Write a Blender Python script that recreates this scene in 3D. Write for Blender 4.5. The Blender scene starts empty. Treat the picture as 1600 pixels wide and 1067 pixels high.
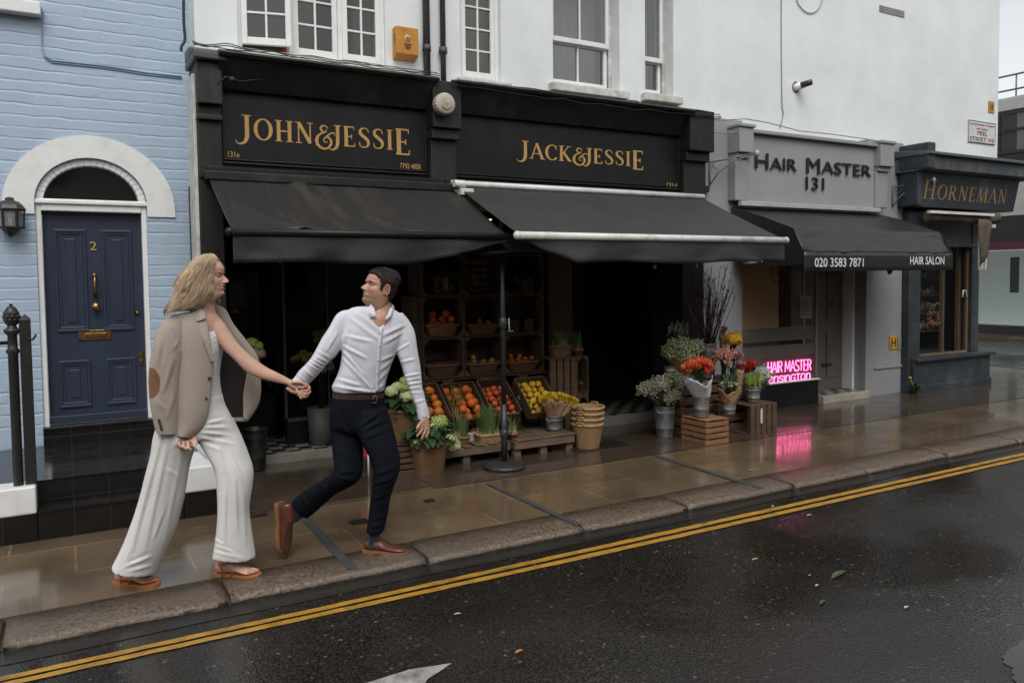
import bpy, bmesh, math, random
import numpy as np
from mathutils import Vector as V, Matrix, noise
random.seed(11)
S = bpy.context.scene; C = S.collection
R = math.radians
# ------------------------------------------------------------------ camera
FPX, YAW, PIT, ROL, CX, CY, EYE = 1228.23, R(29.556), R(2.818), R(-0.6765), 800.0, 495.09, 1.62
_fw = V((math.sin(YAW)*math.cos(PIT), math.cos(YAW)*math.cos(PIT), -math.sin(PIT)))
_r = V((math.cos(YAW), -math.sin(YAW), 0)); _u = _r.cross(_fw)
RT = _r*math.cos(ROL)+_u*math.sin(ROL); UP = _u*math.cos(ROL)-_r*math.sin(ROL)
CAM = V((0, 0, EYE))
cd = bpy.data.cameras.new('camera'); cam = bpy.data.objects.new('camera', cd); C.objects.link(cam)
cd.sensor_width = 36; cd.lens = FPX/1600*36; cd.shift_y = -(533.5-CY)/1600; cd.clip_end = 500; cd.clip_start = .05
m = Matrix((( RT.x, UP.x, -_fw.x, 0), (RT.y, UP.y, -_fw.y, 0), (RT.z, UP.z, -_fw.z, EYE), (0, 0, 0, 1)))
cam.matrix_world = m; S.camera = cam
# ------------------------------------------------------------------ sky, sun, exposure (overcast, wet day)
SUN_EL, SUN_AZ = R(52), R(200)
w = bpy.data.worlds.new('World'); S.world = w; w.use_nodes = True
nt = w.node_tree; bg = nt.nodes['Background']
sky = nt.nodes.new('ShaderNodeTexSky'); sky.sky_type = 'NISHITA'; sky.sun_disc = False
sky.sun_elevation = SUN_EL; sky.sun_rotation = SUN_AZ; sky.air_density = 1.0; sky.dust_density = 2.0; sky.ozone_density = 1.0
hs = nt.nodes.new('ShaderNodeHueSaturation'); hs.inputs['Saturation'].default_value = .12
nt.links.new(sky.outputs[0], hs.inputs['Color']); nt.links.new(hs.outputs[0], bg.inputs[0])
bg.inputs[1].default_value = 0.15
sl = bpy.data.lights.new('sun', 'SUN'); sl.energy = 1.2; sl.angle = R(40); sl.color = (1, .97, .93)
so = bpy.data.objects.new('sun', sl); C.objects.link(so)
sd = V((math.sin(SUN_AZ)*math.cos(SUN_EL), math.cos(SUN_AZ)*math.cos(SUN_EL), math.sin(SUN_EL)))
so.rotation_euler = sd.to_track_quat('Z', 'Y').to_euler(); so.location = (0, -3, 12)
S.view_settings.view_transform = 'Standard'; S.view_settings.look = 'None'; S.view_settings.gamma = 1
S.view_settings.exposure = 0.36
try:
    S.cycles.max_bounces = 7; S.cycles.diffuse_bounces = 3; S.cycles.glossy_bounces = 4; S.cycles.transparent_max_bounces = 12
    S.cycles.caustics_reflective = False; S.cycles.caustics_refractive = False; S.cycles.sample_clamp_indirect = 6
except Exception: pass
# ------------------------------------------------------------------ places: a pixel of the survey photo on a known plane
def ray(x, y): return RT*((x-CX)/FPX) - UP*((y-CY)/FPX) + _fw
def W(x, y, Y): d = ray(x, y); return CAM + d*(Y/d.y)
def G(x, y, z=0.0): d = ray(x, y); return CAM + d*((z-EYE)/d.z)
def XP(x, y, X): d = ray(x, y); return CAM + d*(X/d.x)
def mpp(P): return (V(P)-CAM).dot(_fw)/FPX
def PX(P):
    d = V(P)-CAM; q = d.dot(_fw); return CX+FPX*d.dot(RT)/q, CY-FPX*d.dot(UP)/q
# ------------------------------------------------------------------ mesh collecting
OFF = {}
class MB:
    def __init__(s): s.v = []; s.f = []; s.mi = []; s.sm = []
    def add(s, vs, fs, mi=0, sm=False):
        o = len(s.v); s.v += [V(p) for p in vs]
        for f in fs: s.f.append([i+o for i in f]); s.mi.append(mi); s.sm.append(sm)
        return s
    def obox(s, c, ax, ay, az, mi=0):
        c, ax, ay, az = V(c), V(ax), V(ay), V(az)
        vs = [c+ax*i+ay*j+az*k for k in (-1, 1) for j in (-1, 1) for i in (-1, 1)]
        fs = [(0, 2, 3, 1), (4, 5, 7, 6), (0, 1, 5, 4), (2, 6, 7, 3), (0, 4, 6, 2), (1, 3, 7, 5)]
        if ax.cross(ay).dot(az) < 0: fs = [f[::-1] for f in fs]
        return s.add(vs, fs, mi)
    def box(s, x0, x1, y0, y1, z0, z1, mi=0):
        return s.obox(((x0+x1)/2, (y0+y1)/2, (z0+z1)/2), ((x1-x0)/2, 0, 0), (0, (y1-y0)/2, 0), (0, 0, (z1-z0)/2), mi)
    def beam(s, p, q, wd, th, up=(0, 0, 1), mi=0):
        p, q = V(p), V(q); d = (q-p); n = d.normalized(); a = n.cross(V(up))
        if a.length < 1e-4: a = n.cross(V((1, 0, 0)))
        a.normalize(); b = a.cross(n)
        return s.obox((p+q)/2, d/2, a*wd/2, b*th/2, mi)
    def rings(s, rs, mi=0, sm=True, cap=True, closed=True):
        n = len(rs[0]); vs = [p for r in rs for p in r]; fs = []
        for i in range(len(rs)-1):
            for j in range(n if closed else n-1):
                a = i*n+j; b = i*n+(j+1) % n; fs.append((a, b, b+n, a+n))
        s.add(vs, fs, mi, sm)
        if cap and closed:
            o = len(s.v)-len(vs)
            s.f.append([o+j for j in range(n)][::-1]); s.mi.append(mi); s.sm.append(False)
            o2 = o+(len(rs)-1)*n
            s.f.append([o2+j for j in range(n)]); s.mi.append(mi); s.sm.append(False)
        return s
    def tube(s, pts, r, n=8, mi=0, cap=True, sm=True, flat=1.0):
        pts = [V(p) for p in pts]; k = len(pts); rs = []
        if not isinstance(r, (list, tuple)): r = [r]*k
        a = None
        for i in range(k):
            t = (pts[min(i+1, k-1)]-pts[max(i-1, 0)]).normalized()
            if a is None:
                a = t.cross(V((0, 0, 1)));
                if a.length < .05: a = t.cross(V((1, 0, 0)))
            a = (a-t*a.dot(t)).normalized(); b = t.cross(a)
            rs.append([pts[i]+(a*math.cos(2*math.pi*j/n)+b*flat*math.sin(2*math.pi*j/n))*r[i] for j in range(n)])
        return s.rings(rs, mi, sm, cap)
    def lathe(s, c, prof, n=24, mi=0, sm=True, cap=False, ax=None):
        c = V(c); rs = []
        M = V((0, 0, 1)).rotation_difference(V(ax)).to_matrix() if ax is not None else None
        for r, z in prof:
            ring = [V((r*math.cos(2*math.pi*j/n), r*math.sin(2*math.pi*j/n), z)) for j in range(n)]
            rs.append([c+(M @ p if M else p) for p in ring])
        return s.rings(rs, mi, sm, cap)
    def ell(s, c, rx, ry=None, rz=None, n=12, mi=0, M=None):
        ry = ry or rx; rz = rz or rx; c = V(c); k = max(6, n//2+1); rs = []
        for i in range(k):
            t = math.pi*i/(k-1); t = min(max(t, .02), math.pi-.02)
            ring = []
            for j in range(n):
                q = V((rx*math.sin(t)*math.cos(2*math.pi*j/n), ry*math.sin(t)*math.sin(2*math.pi*j/n), -rz*math.cos(t)))
                ring.append(c+(M @ q if M else q))
            rs.append(ring)
        return s.rings(rs, mi, True, True)
    def prism(s, poly, ext, mi=0, sm=False):
        n = len(poly); e = V(ext); vs = [V(p) for p in poly]+[V(p)+e for p in poly]
        fs = [list(range(n))[::-1], [n+i for i in range(n)]]+[(i, (i+1) % n, n+(i+1) % n, n+i) for i in range(n)]
        return s.add(vs, fs, mi, sm)
    def sheet(s, rows, th=0.0, mi=0, sm=True):
        """open grid of points; th>0 gives it thickness along its normals"""
        nr, nc = len(rows), len(rows[0]); P = [[V(p) for p in r] for r in rows]
        if th <= 0:
            return s.add([p for r in P for p in r], [(i*nc+j, i*nc+j+1, (i+1)*nc+j+1, (i+1)*nc+j) for i in range(nr-1) for j in range(nc-1)], mi, sm)
        N = [[None]*nc for _ in range(nr)]
        for i in range(nr):
            for j in range(nc):
                a = P[min(i+1, nr-1)][j]-P[max(i-1, 0)][j]; b = P[i][min(j+1, nc-1)]-P[i][max(j-1, 0)]
                q = a.cross(b); N[i][j] = q.normalized() if q.length > 1e-9 else V((0, 0, 1))
        Q = [[P[i][j]+N[i][j]*th for j in range(nc)] for i in range(nr)]
        vs = [p for r in P for p in r]+[p for r in Q for p in r]; o = nr*nc; fs = []
        for i in range(nr-1):
            for j in range(nc-1):
                a, b, c, d = i*nc+j, i*nc+j+1, (i+1)*nc+j+1, (i+1)*nc+j
                fs += [(a, d, c, b), (a+o, b+o, c+o, d+o)]
        bd = [(0, j) for j in range(nc)]+[(i, nc-1) for i in range(1, nr)]+[(nr-1, j) for j in range(nc-2, -1, -1)]+[(i, 0) for i in range(nr-2, 0, -1)]
        for k in range(len(bd)):
            a = bd[k][0]*nc+bd[k][1]; b = bd[(k+1) % len(bd)]; b = b[0]*nc+b[1]; fs.append((a, b, b+o, a+o))
        return s.add(vs, fs, mi, sm)
    def leaf(s, p, d, L, wd, droop=.25, up=(0, 0, 1), mi=0, n=4):
        p, d = V(p), V(d).normalized(); up = V(up); a = d.cross(up)
        if a.length < .05: a = d.cross(V((1, 0, 0)))
        a.normalize(); b = a.cross(d).normalized(); rows = []
        for i in range(n+1):
            t = i/n; wv = wd*math.sin(math.pi*min(1, t*.93+.05))**.8; c = p+d*L*t-V((0, 0, 1))*droop*L*t*t
            rows.append([c-a*wv/2+b*wv*.18, c, c+a*wv/2+b*wv*.18])
        return s.sheet(rows, 0, mi)
    def build(s, name, mats, parent=None, bevel=0, seg=2, off=None):
        o0 = OFF.get(parent.name, V((0, 0, 0))) if parent is not None else V((0, 0, 0))
        if off is not None: o0 = V(off)
        me = bpy.data.meshes.new(name); me.from_pydata([tuple(p-o0) for p in s.v], [], s.f)
        if not isinstance(mats, (list, tuple)): mats = [mats]
        for mt in mats: me.materials.append(mt)
        me.polygons.foreach_set('material_index', s.mi); me.polygons.foreach_set('use_smooth', s.sm); me.update()
        return link(name, me, parent, bevel, seg, o0, off)
def link(name, me, parent=None, bevel=0, seg=2, o0=V((0, 0, 0)), off=None):
    o = bpy.data.objects.new(name, me); C.objects.link(o)
    if parent is not None: o.parent = parent; OFF[o.name] = o0
    elif off is not None: o.location = off; OFF[o.name] = V(off)
    if bevel:
        b = o.modifiers.new('bevel', 'BEVEL'); b.width = bevel; b.segments = seg; b.limit_method = 'ANGLE'; b.angle_limit = R(35)
    return o
def tag(o, label=None, cat=None, group=None, kind=None):
    if label: o['label'] = label
    if cat: o['category'] = cat
    if group: o['group'] = group
    if kind: o['kind'] = kind
    return o
def thing(name, label, cat, loc=(0, 0, 0), group=None):
    o = bpy.data.objects.new(name, None); C.objects.link(o); o.location = loc; OFF[o.name] = V(loc)
    o.empty_display_size = .1
    return tag(o, label, cat, group)
def dup(root, loc=None, label=None, group=None, rot=None, scale=None):
    r = root.copy(); C.objects.link(r)
    if loc is not None: r.location = loc; OFF[r.name] = V(loc)
    if rot is not None: r.rotation_euler = rot
    if scale is not None: r.scale = scale if not isinstance(scale, (int, float)) else (scale,)*3
    if label: r['label'] = label
    if group: r['group'] = group
    for ch in list(root.children):
        c = ch.copy(); C.objects.link(c); c.parent = r
        for g in list(ch.children):
            d = g.copy(); C.objects.link(d); d.parent = c
    return r
def bake(o, mods):
    """evaluated mesh of a temporary object with modifiers"""
    for typ, kw in mods:
        md = o.modifiers.new(typ, typ)
        for k, v in kw.items(): setattr(md, k, v)
    dg = bpy.context.evaluated_depsgraph_get(); dg.update()
    me = bpy.data.meshes.new_from_object(o.evaluated_get(dg)); C.objects.unlink(o); bpy.data.objects.remove(o)
    return me
def fuse(mb, voxel, smooth=6, factor=.5, sub=0):
    o = mb.build('tmp', []); md = [('REMESH', dict(mode='VOXEL', voxel_size=voxel)), ('SMOOTH', dict(factor=factor, iterations=smooth))]
    if sub: md.append(('SUBSURF', dict(levels=sub, render_levels=sub)))
    me = bake(o, md)
    me.polygons.foreach_set('use_smooth', [True]*len(me.polygons)); return me
# ------------------------------------------------------------------ materials
def newmat(name):
    mt = bpy.data.materials.new(name); mt.use_nodes = True; n = mt.node_tree
    return mt, n, n.nodes['Principled BSDF'], n.nodes, n.links
def nd(n, typ, **kw):
    x = n.nodes.new(typ)
    for k, v in kw.items():
        if k in x.inputs: x.inputs[k].default_value = v
        else: setattr(x, k, v)
    return x
def coords(n, stretch=(1, 1, 1), rot=(0, 0, 0), rnd=True, space='Object'):
    tc = nd(n, 'ShaderNodeTexCoord'); mp = nd(n, 'ShaderNodeMapping'); mp.inputs['Scale'].default_value = stretch; mp.inputs['Rotation'].default_value = rot
    n.links.new(tc.outputs[space], mp.inputs['Vector'])
    if rnd:
        oi = nd(n, 'ShaderNodeObjectInfo'); mu = nd(n, 'ShaderNodeMath', operation='MULTIPLY'); mu.inputs[1].default_value = 37
        n.links.new(oi.outputs['Random'], mu.inputs[0]); n.links.new(mu.outputs[0], mp.inputs['Location'])
    return mp.outputs[0]
def ramp(n, fac, stops):
    r = nd(n, 'ShaderNodeValToRGB'); e = r.color_ramp.elements
    while len(e) < len(stops): e.new(.5)
    for x, (p, c) in zip(e, stops): x.position = p; x.color = (*c, 1) if len(c) == 3 else (c[0],)*3+(1,)
    n.links.new(fac, r.inputs[0]); return r.outputs[0]
def mix(n, fac, a, b, blend='MIX'):
    x = nd(n, 'ShaderNodeMix', data_type='RGBA', blend_type=blend)
    for k, v in ((0, fac), (6, a), (7, b)):
        if hasattr(v, 'is_linked'): n.links.new(v, x.inputs[k])
        elif isinstance(v, (int, float)): x.inputs[k].default_value = v
        else: x.inputs[k].default_value = (*v, 1)
    return x.outputs[2]
def bump(n, bs, h, strength=.3, dist=.01, prev=None):
    b = nd(n, 'ShaderNodeBump'); b.inputs['Strength'].default_value = strength; b.inputs['Distance'].default_value = dist
    n.links.new(h, b.inputs['Height'])
    if prev is not None: n.links.new(prev, b.inputs['Normal'])
    n.links.new(b.outputs[0], bs.inputs['Normal']); return b.outputs[0]
def noi(n, vec, scale=5, detail=6, rough=.55, dist=0):
    x = nd(n, 'ShaderNodeTexNoise', Scale=scale, Detail=detail, Roughness=rough, Distortion=dist)
    n.links.new(vec, x.inputs['Vector']); return x.outputs['Fac']
MATS = {}
def pm(name, c1, c2=None, rough=.6, rr=.12, scale=6, bs=60, bd=.002, bstr=.35, metal=0, stretch=(1, 1, 1), coat=0, spec=.5, dirt=None, rot=(0, 0, 0), objvar=0, sheen=0, trans=0, contrast=.22):
    if name in MATS: return MATS[name]
    mt, n, b, ns, L = newmat(name); vec = coords(n, stretch, rot)
    c2 = c2 or tuple(x*.72 for x in c1)
    f = noi(n, vec, scale)
    col = ramp(n, f, [(.5-contrast, c2), (.5+contrast, c1)])
    if dirt:
        f2 = noi(n, vec, scale*.45, 8, .7); col = mix(n, ramp(n, f2, [(.5, (0,)), (.72, (.8,))]), col, dirt)
    if objvar:
        oi = nd(n, 'ShaderNodeObjectInfo'); hv = nd(n, 'ShaderNodeHueSaturation'); mr = nd(n, 'ShaderNodeMapRange')
        mr.inputs[3].default_value = 1-objvar; mr.inputs[4].default_value = 1+objvar
        L.new(oi.outputs['Random'], mr.inputs[0]); L.new(mr.outputs[0], hv.inputs['Value']); L.new(col, hv.inputs['Color']); col = hv.outputs[0]
    L.new(col, b.inputs['Base Color'])
    mr = nd(n, 'ShaderNodeMapRange'); mr.inputs[3].default_value = max(.02, rough-rr); mr.inputs[4].default_value = min(1, rough+rr)
    L.new(noi(n, vec, scale*2.3), mr.inputs[0]); L.new(mr.outputs[0], b.inputs['Roughness'])
    b.inputs['Metallic'].default_value = metal; b.inputs['Coat Weight'].default_value = coat; b.inputs['Specular IOR Level'].default_value = spec
    if sheen: b.inputs['Sheen Weight'].default_value = sheen
    if trans:
        b.inputs['Transmission Weight'].default_value = trans
    if bs: bump(n, b, noi(n, vec, bs, 5, .6), bstr, bd)
    MATS[name] = mt; return mt
def glass(name, tint=(.02, .022, .022), rough=.03, alpha=.25, spec=.5, wav=.02):
    if name in MATS: return MATS[name]
    mt, n, b, ns, L = newmat(name); b.inputs['Base Color'].default_value = (*tint, 1); b.inputs['Roughness'].default_value = rough
    b.inputs['Alpha'].default_value = alpha; b.inputs['Specular IOR Level'].default_value = spec
    b.inputs['IOR'].default_value = 1.5
    bump(n, b, noi(n, coords(n), 3, 2), wav, .05); MATS[name] = mt; return mt
def emit(name, col, st):
    if name in MATS: return MATS[name]
    mt, n, b, ns, L = newmat(name); b.inputs['Base Color'].default_value = (*col, 1)
    b.inputs['Emission Color'].default_value = (*col, 1); b.inputs['Emission Strength'].default_value = st; MATS[name] = mt; return mt
# ------------------------------------------------------------------ lettering
def mesh_text(s, name, mat, parent, X0, X1, Z0, Z1, Y, depth=.003, fat=0.0, plane=None, fitx=True):
    """flat built-in lettering set on a wall plane facing -Y (or an arbitrary plane: origin, right, up)"""
    cu = bpy.data.curves.new('txt', 'FONT'); cu.body = s; cu.size = 1; cu.extrude = depth/2 if False else 0; cu.offset = fat; cu.fill_mode = 'BOTH'; cu.resolution_u = 3
    o = bpy.data.objects.new('txt', cu); C.objects.link(o); me = bake(o, [])
    co = np.array([v.co[:] for v in me.vertices]); lo, hi = co.min(0), co.max(0)
    fs = [list(p.vertices) for p in me.polygons]
    sx = (X1-X0)/(hi[0]-lo[0]); sz = (Z1-Z0)/(hi[1]-lo[1])
    if plane is None: O, ex, ez, nn = V((X0, Y, Z0)), V((1, 0, 0)), V((0, 0, 1)), V((0, -1, 0))
    else: O, ex, ez = V(plane[0]), V(plane[1]), V(plane[2]); nn = ex.cross(ez)
    base = [O+ex*((c[0]-lo[0])*sx)+ez*((c[1]-lo[1])*sz) for c in co]
    bpy.data.meshes.remove(me)
    nv = len(base); vs = base+[p+nn*depth for p in base]
    ed = {}
    for f in fs:
        for i in range(len(f)): ed[(f[i], f[(i+1) % len(f)])] = 1
    side = [(a, b, b+nv, a+nv) for (a, b) in ed if (b, a) not in ed]
    mb = MB(); mb.add(vs, [f[::-1] for f in fs]+[[i+nv for i in f] for f in fs]+side)
    return mb.build(name, mat, parent)
def arc(cx, cy, rx, ry, a0, a1, wf, n=18):
    out = []
    for i in range(n+1):
        a = R(a0+(a1-a0)*i/n); out.append((cx+rx*math.cos(a), cy+ry*math.sin(a), wf(i/n, a) if callable(wf) else wf))
    return out
T, t_ = .165, .05
cw = lambda t, a: t_+(T-t_)*abs(math.cos(a))**1.3
def ser(x, y, l): return [(x-l/2, y, .045), (x+l/2, y, .045)]
GL = {}
GL['I'] = (.34, [[(.17, 0, T), (.17, 1, T)], ser(.17, .02, .32), ser(.17, .98, .32)])
GL['J'] = (.36, [[(.2, 1, T), (.2, .15, T), (.17, 0, .15), (.1, -.13, .12), (-.02, -.2, .09), (-.14, -.21, .05), (-.22, -.15, .03), (-.26, -.06, .03)], ser(.19, .98, .36)])
GL['O'] = (.86, [arc(.43, .5, .34, .48, 0, 360, cw, 36)])
GL['H'] = (.84, [[(.16, 0, T), (.16, 1, T)], [(.66, 0, T), (.66, 1, T)], [(.16, .5, .055), (.66, .5, .055)], [(.36, .5, .02), (.41, .5, .13), (.46, .5, .02)], ser(.16, .02, .32), ser(.16, .98, .32), ser(.66, .02, .32), ser(.66, .98, .32)])
GL['N'] = (.84, [[(.14, 0, .06), (.14, 1, .06)], [(.68, 0, .06), (.68, 1, .06)], [(.15, .97, T), (.67, .03, T)], ser(.14, .02, .26), ser(.1, .98, .24), ser(.68, .98, .28)])
GL['E'] = (.66, [[(.16, 0, T), (.16, 1, T)], [(.04, .03, .06), (.56, .03, .06)], [(.04, .97, .06), (.54, .97, .06)], [(.16, .5, .055), (.44, .5, .055)], [(.56, 0, .05), (.58, .2, .03)], [(.54, 1, .05), (.555, .82, .03)], [(.43, .4, .05), (.43, .6, .05)]])
sw = lambda t, a: t_+(T-t_)*max(0, math.sin(t*math.pi))**1.2
GL['S'] = (.62, [[(.52, .74, .03), (.5, .88, .05), (.42, .955, .055), (.3, .975, .06), (.17, .93, .1), (.1, .82, .14), (.11, .7, T), (.2, .6, T), (.33, .51, T), (.45, .41, T), (.52, .28, .15), (.5, .14, .12), (.41, .05, .08), (.28, .02, .055), (.15, .04, .05), (.08, .12, .05), (.06, .28, .03)]])
GL['A'] = (.8, [[(.06, 0, .06), (.4, 1.02, .06)], [(.38, 1.02, T), (.74, 0, T)], [(.2, .34, .055), (.6, .34, .055)], ser(.06, .02, .24), ser(.74, .02, .3)])
GL['C'] = (.76, [[(p[0], p[1], p[2]) for p in arc(.44, .5, .35, .48, 45, 318, cw, 26)], [(.69, .66, .03), (.69, .93, .05)]])
GL['K'] = (.8, [[(.16, 0, T), (.16, 1, T)], [(.62, .98, .055), (.2, .44, .055)], [(.3, .56, T), (.68, .02, T)], ser(.16, .02, .32), ser(.16, .98, .32), ser(.63, .98, .26), ser(.69, .02, .28)])
GL['R'] = (.78, [[(.16, 0, T), (.16, 1, T)], [(.16, .96, .055), (.36, .96, .06), (.5, .9, .11), (.56, .75, .15), (.5, .59, .11), (.36, .52, .06), (.16, .51, .055)], [(.34, .52, T), (.7, .02, T)], ser(.16, .02, .32), ser(.08, .98, .16), ser(.72, .02, .2)])
GL['M'] = (.98, [[(.12, 0, .06), (.18, 1, .06)], [(.18, .98, T), (.46, .04, .13)], [(.46, .04, .06), (.76, .98, .06)], [(.78, 1, T), (.84, 0, T)], ser(.12, .02, .26), ser(.84, .02, .32), ser(.14, .98, .2), ser(.84, .98, .2)])
GL['&'] = (.9, [[(.6, .78, .03), (.56, .86, .05), (.44, .93, .06), (.3, .9, .08), (.24, .78, .11), (.3, .66, .09), (.44, .6, .06), (.5, .62, .05), (.52, .7, .04), (.46, .74, .03)],
                 [(.44, .6, .06), (.26, .54, .08), (.1, .4, .12), (.04, .2, T), (.08, .0, .15), (.22, -.14, .12), (.42, -.2, .09), (.62, -.12, .1), (.74, .06, .12), (.74, .24, .12), (.62, .38, .1), (.46, .36, .07), (.38, .24, .06), (.42, .12, .05), (.53, .12, .04), (.56, .2, .03)],
                 [(.46, .36, .06), (.6, .48, .07), (.76, .6, .07), (.88, .62, .05), (.94, .54, .03), (.88, .48, .03)]])
def sign_text(s, name, mat, parent, X0, X1, Z0, capH, Y, first=1.0, last=1.0, small=None, gap=.1, depth=.004, slope=0.0, wt=1.0):
    """serif letters as flat raised strokes; first/last letters may be larger, `small` scales the rest"""
    items = []; x = 0
    for i, ch in enumerate(s):
        sc = first if i == 0 else (last if i == len(s)-1 else (small or 1.0))
        wd, st = GL[ch]; items.append((x, sc, ch)); x += (wd+gap)*sc*(.86 if ch == '&' else 1)
    k = (X1-X0)/x; mb = MB(); j = 0
    for x, sc, ch in items:
        zo = 0.0
        if sc == last and last > 1 and ch == 'E' and x > 1: zo = 1-sc
        for st in GL[ch][1]:
            P = [V((p[0], p[1])) for p in st]; L, Rr = [], []
            for i in range(len(P)):
                d = (P[min(i+1, len(P)-1)]-P[max(i-1, 0)])
                closed = (P[0]-P[-1]).length < 1e-4
                if closed and i in (0, len(P)-1): d = P[1]-P[-2]
                d.normalize(); q = V((-d.y, d.x))*st[i][2]*wt/2
                L.append(P[i]+q); Rr.append(P[i]-q)
            e = depth+.00025*(j % 9); j += 1
            f = lambda p, yy: V((X0+(x+p.x*sc)*k, Y-yy-slope*(p.y*sc+zo)*capH, Z0+(p.y*sc+zo)*capH))
            n = len(P); vs = [f(p, e) for p in L]+[f(p, e) for p in Rr]+[f(p, 0) for p in L]+[f(p, 0) for p in Rr]; fs = []
            for i in range(n-1):
                fs += [(i, i+n, i+1+n, i+1), (i, i+1, i+1+2*n, i+2*n), (i+n, i+3*n, i+1+3*n, i+1+n)]
            mb.add(vs, fs)
    return mb.build(name, mat, parent)
# ================================================================== SETTING MATERIALS
def m_asphalt():
    mt, n, b, ns, L = newmat('wet_asphalt'); vec = coords(n, rnd=False)
    vo = nd(n, 'ShaderNodeTexVoronoi', Scale=72.0); L.new(vec, vo.inputs['Vector'])
    stone = mix(n, ramp(n, vo.outputs['Distance'], [(.1, (1,)), (.62, (0,))]), (.010, .009, .008), (.045, .039, .033))
    gr = nd(n, 'ShaderNodeSeparateColor'); L.new(vo.outputs['Color'], gr.inputs[0])
    stone = mix(n, ramp(n, gr.outputs[0], [(.88, (0,)), (.99, (.2,))]), stone, (.13, .115, .095))
    stone = mix(n, ramp(n, gr.outputs[1], [(.988, (0,)), (.996, (.5,))]), stone, (.24, .215, .18))
    big = noi(n, vec, .7, 6, .65)
    col = mix(n, ramp(n, big, [(.42, (0,)), (.62, (.6,))]), stone, (.017, .014, .012)); L.new(col, b.inputs['Base Color'])
    wet = noi(n, vec, .55, 5, .6, .5)
    L.new(ramp(n, wet, [(.34, (.44,)), (.46, (.26,)), (.58, (.09,))]), b.inputs['Roughness'])
    h = mix(n, .35, vo.outputs['Distance'], noi(n, vec, 130, 3))
    bp = nd(n, 'ShaderNodeBump', Distance=.005); L.new(h, bp.inputs['Height']); L.new(ramp(n, wet, [(.36, (.75,)), (.56, (.14,))]), bp.inputs['Strength'])
    L.new(bp.outputs[0], b.inputs['Normal']); b.inputs['Specular IOR Level'].default_value = .5
    return mt
def m_paving(name, c1, c2, joint, bw, rh, rough, seed=0, off=.37, ms=.009, spk=(.3, .24, .17)):
    mt, n, b, ns, L = newmat(name); vec = coords(n, rnd=False); mp = nd(n, 'ShaderNodeMapping'); mp.inputs['Location'].default_value = (seed, -4.49+.02, 0); L.new(vec, mp.inputs[0])
    dn = nd(n, 'ShaderNodeTexNoise', Scale=9.0, Detail=3.0); L.new(vec, dn.inputs[0])
    add = nd(n, 'ShaderNodeMix', data_type='VECTOR'); add.inputs[0].default_value = .006; L.new(mp.outputs[0], add.inputs[4]); L.new(dn.outputs['Color'], add.inputs[5])
    br = nd(n, 'ShaderNodeTexBrick', Scale=1.0); br.offset = off; br.inputs['Brick Width'].default_value = bw; br.inputs['Row Height'].default_value = rh
    br.inputs['Mortar Size'].default_value = ms; br.inputs['Mortar Smooth'].default_value = .35; br.inputs['Bias'].default_value = 0
    br.inputs['Color1'].default_value = (*c1, 1); br.inputs['Color2'].default_value = (*c2, 1); br.inputs['Mortar'].default_value = (*joint, 1)
    L.new(add.outputs[1], br.inputs['Vector'])
    sp = noi(n, vec, 210, 3, .7); big = noi(n, vec, 1.7, 7, .65)
    col = mix(n, ramp(n, sp, [(.58, (0,)), (.72, (.35,))]), br.outputs['Color'], spk)
    col = mix(n, ramp(n, big, [(.38, (.55,)), (.6, (0,))]), col, tuple(x*.5 for x in c2))
    L.new(col, b.inputs['Base Color'])
    wet = noi(n, vec, 1.3, 5, .6)
    L.new(ramp(n, wet, [(.38, (rough+.2,)), (.56, (max(.04, rough-.06),))]), b.inputs['Roughness'])
    h = mix(n, br.outputs['Fac'], mix(n, .5, sp, noi(n, vec, 22, 4)), (0, 0, 0))
    bump(n, b, h, .16, .004); b.inputs['Specular IOR Level'].default_value = .55; b.inputs['Coat Weight'].default_value = .35; b.inputs['Coat Roughness'].default_value = .07
    return mt
def m_granite():
    mt, n, b, ns, L = newmat('wet_granite'); vec = coords(n, rnd=False)
    f = noi(n, vec, 55, 6, .7); col = ramp(n, f, [(.36, (.02, .016, .013)), (.46, (.10, .072, .052)), (.56, (.16, .115, .08)), (.68, (.25, .185, .135))])
    oi = noi(n, vec, .8, 2); col = mix(n, ramp(n, oi, [(.4, (0,)), (.6, (.55,))]), col, (.1, .085, .07))
    L.new(col, b.inputs['Base Color']); L.new(ramp(n, noi(n, vec, 5, 5), [(.35, (.5,)), (.65, (.22,))]), b.inputs['Roughness'])
    bump(n, b, mix(n, .5, noi(n, vec, 60, 5, .75), noi(n, vec, 14, 5, .7)), .75, .012); return mt
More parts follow.
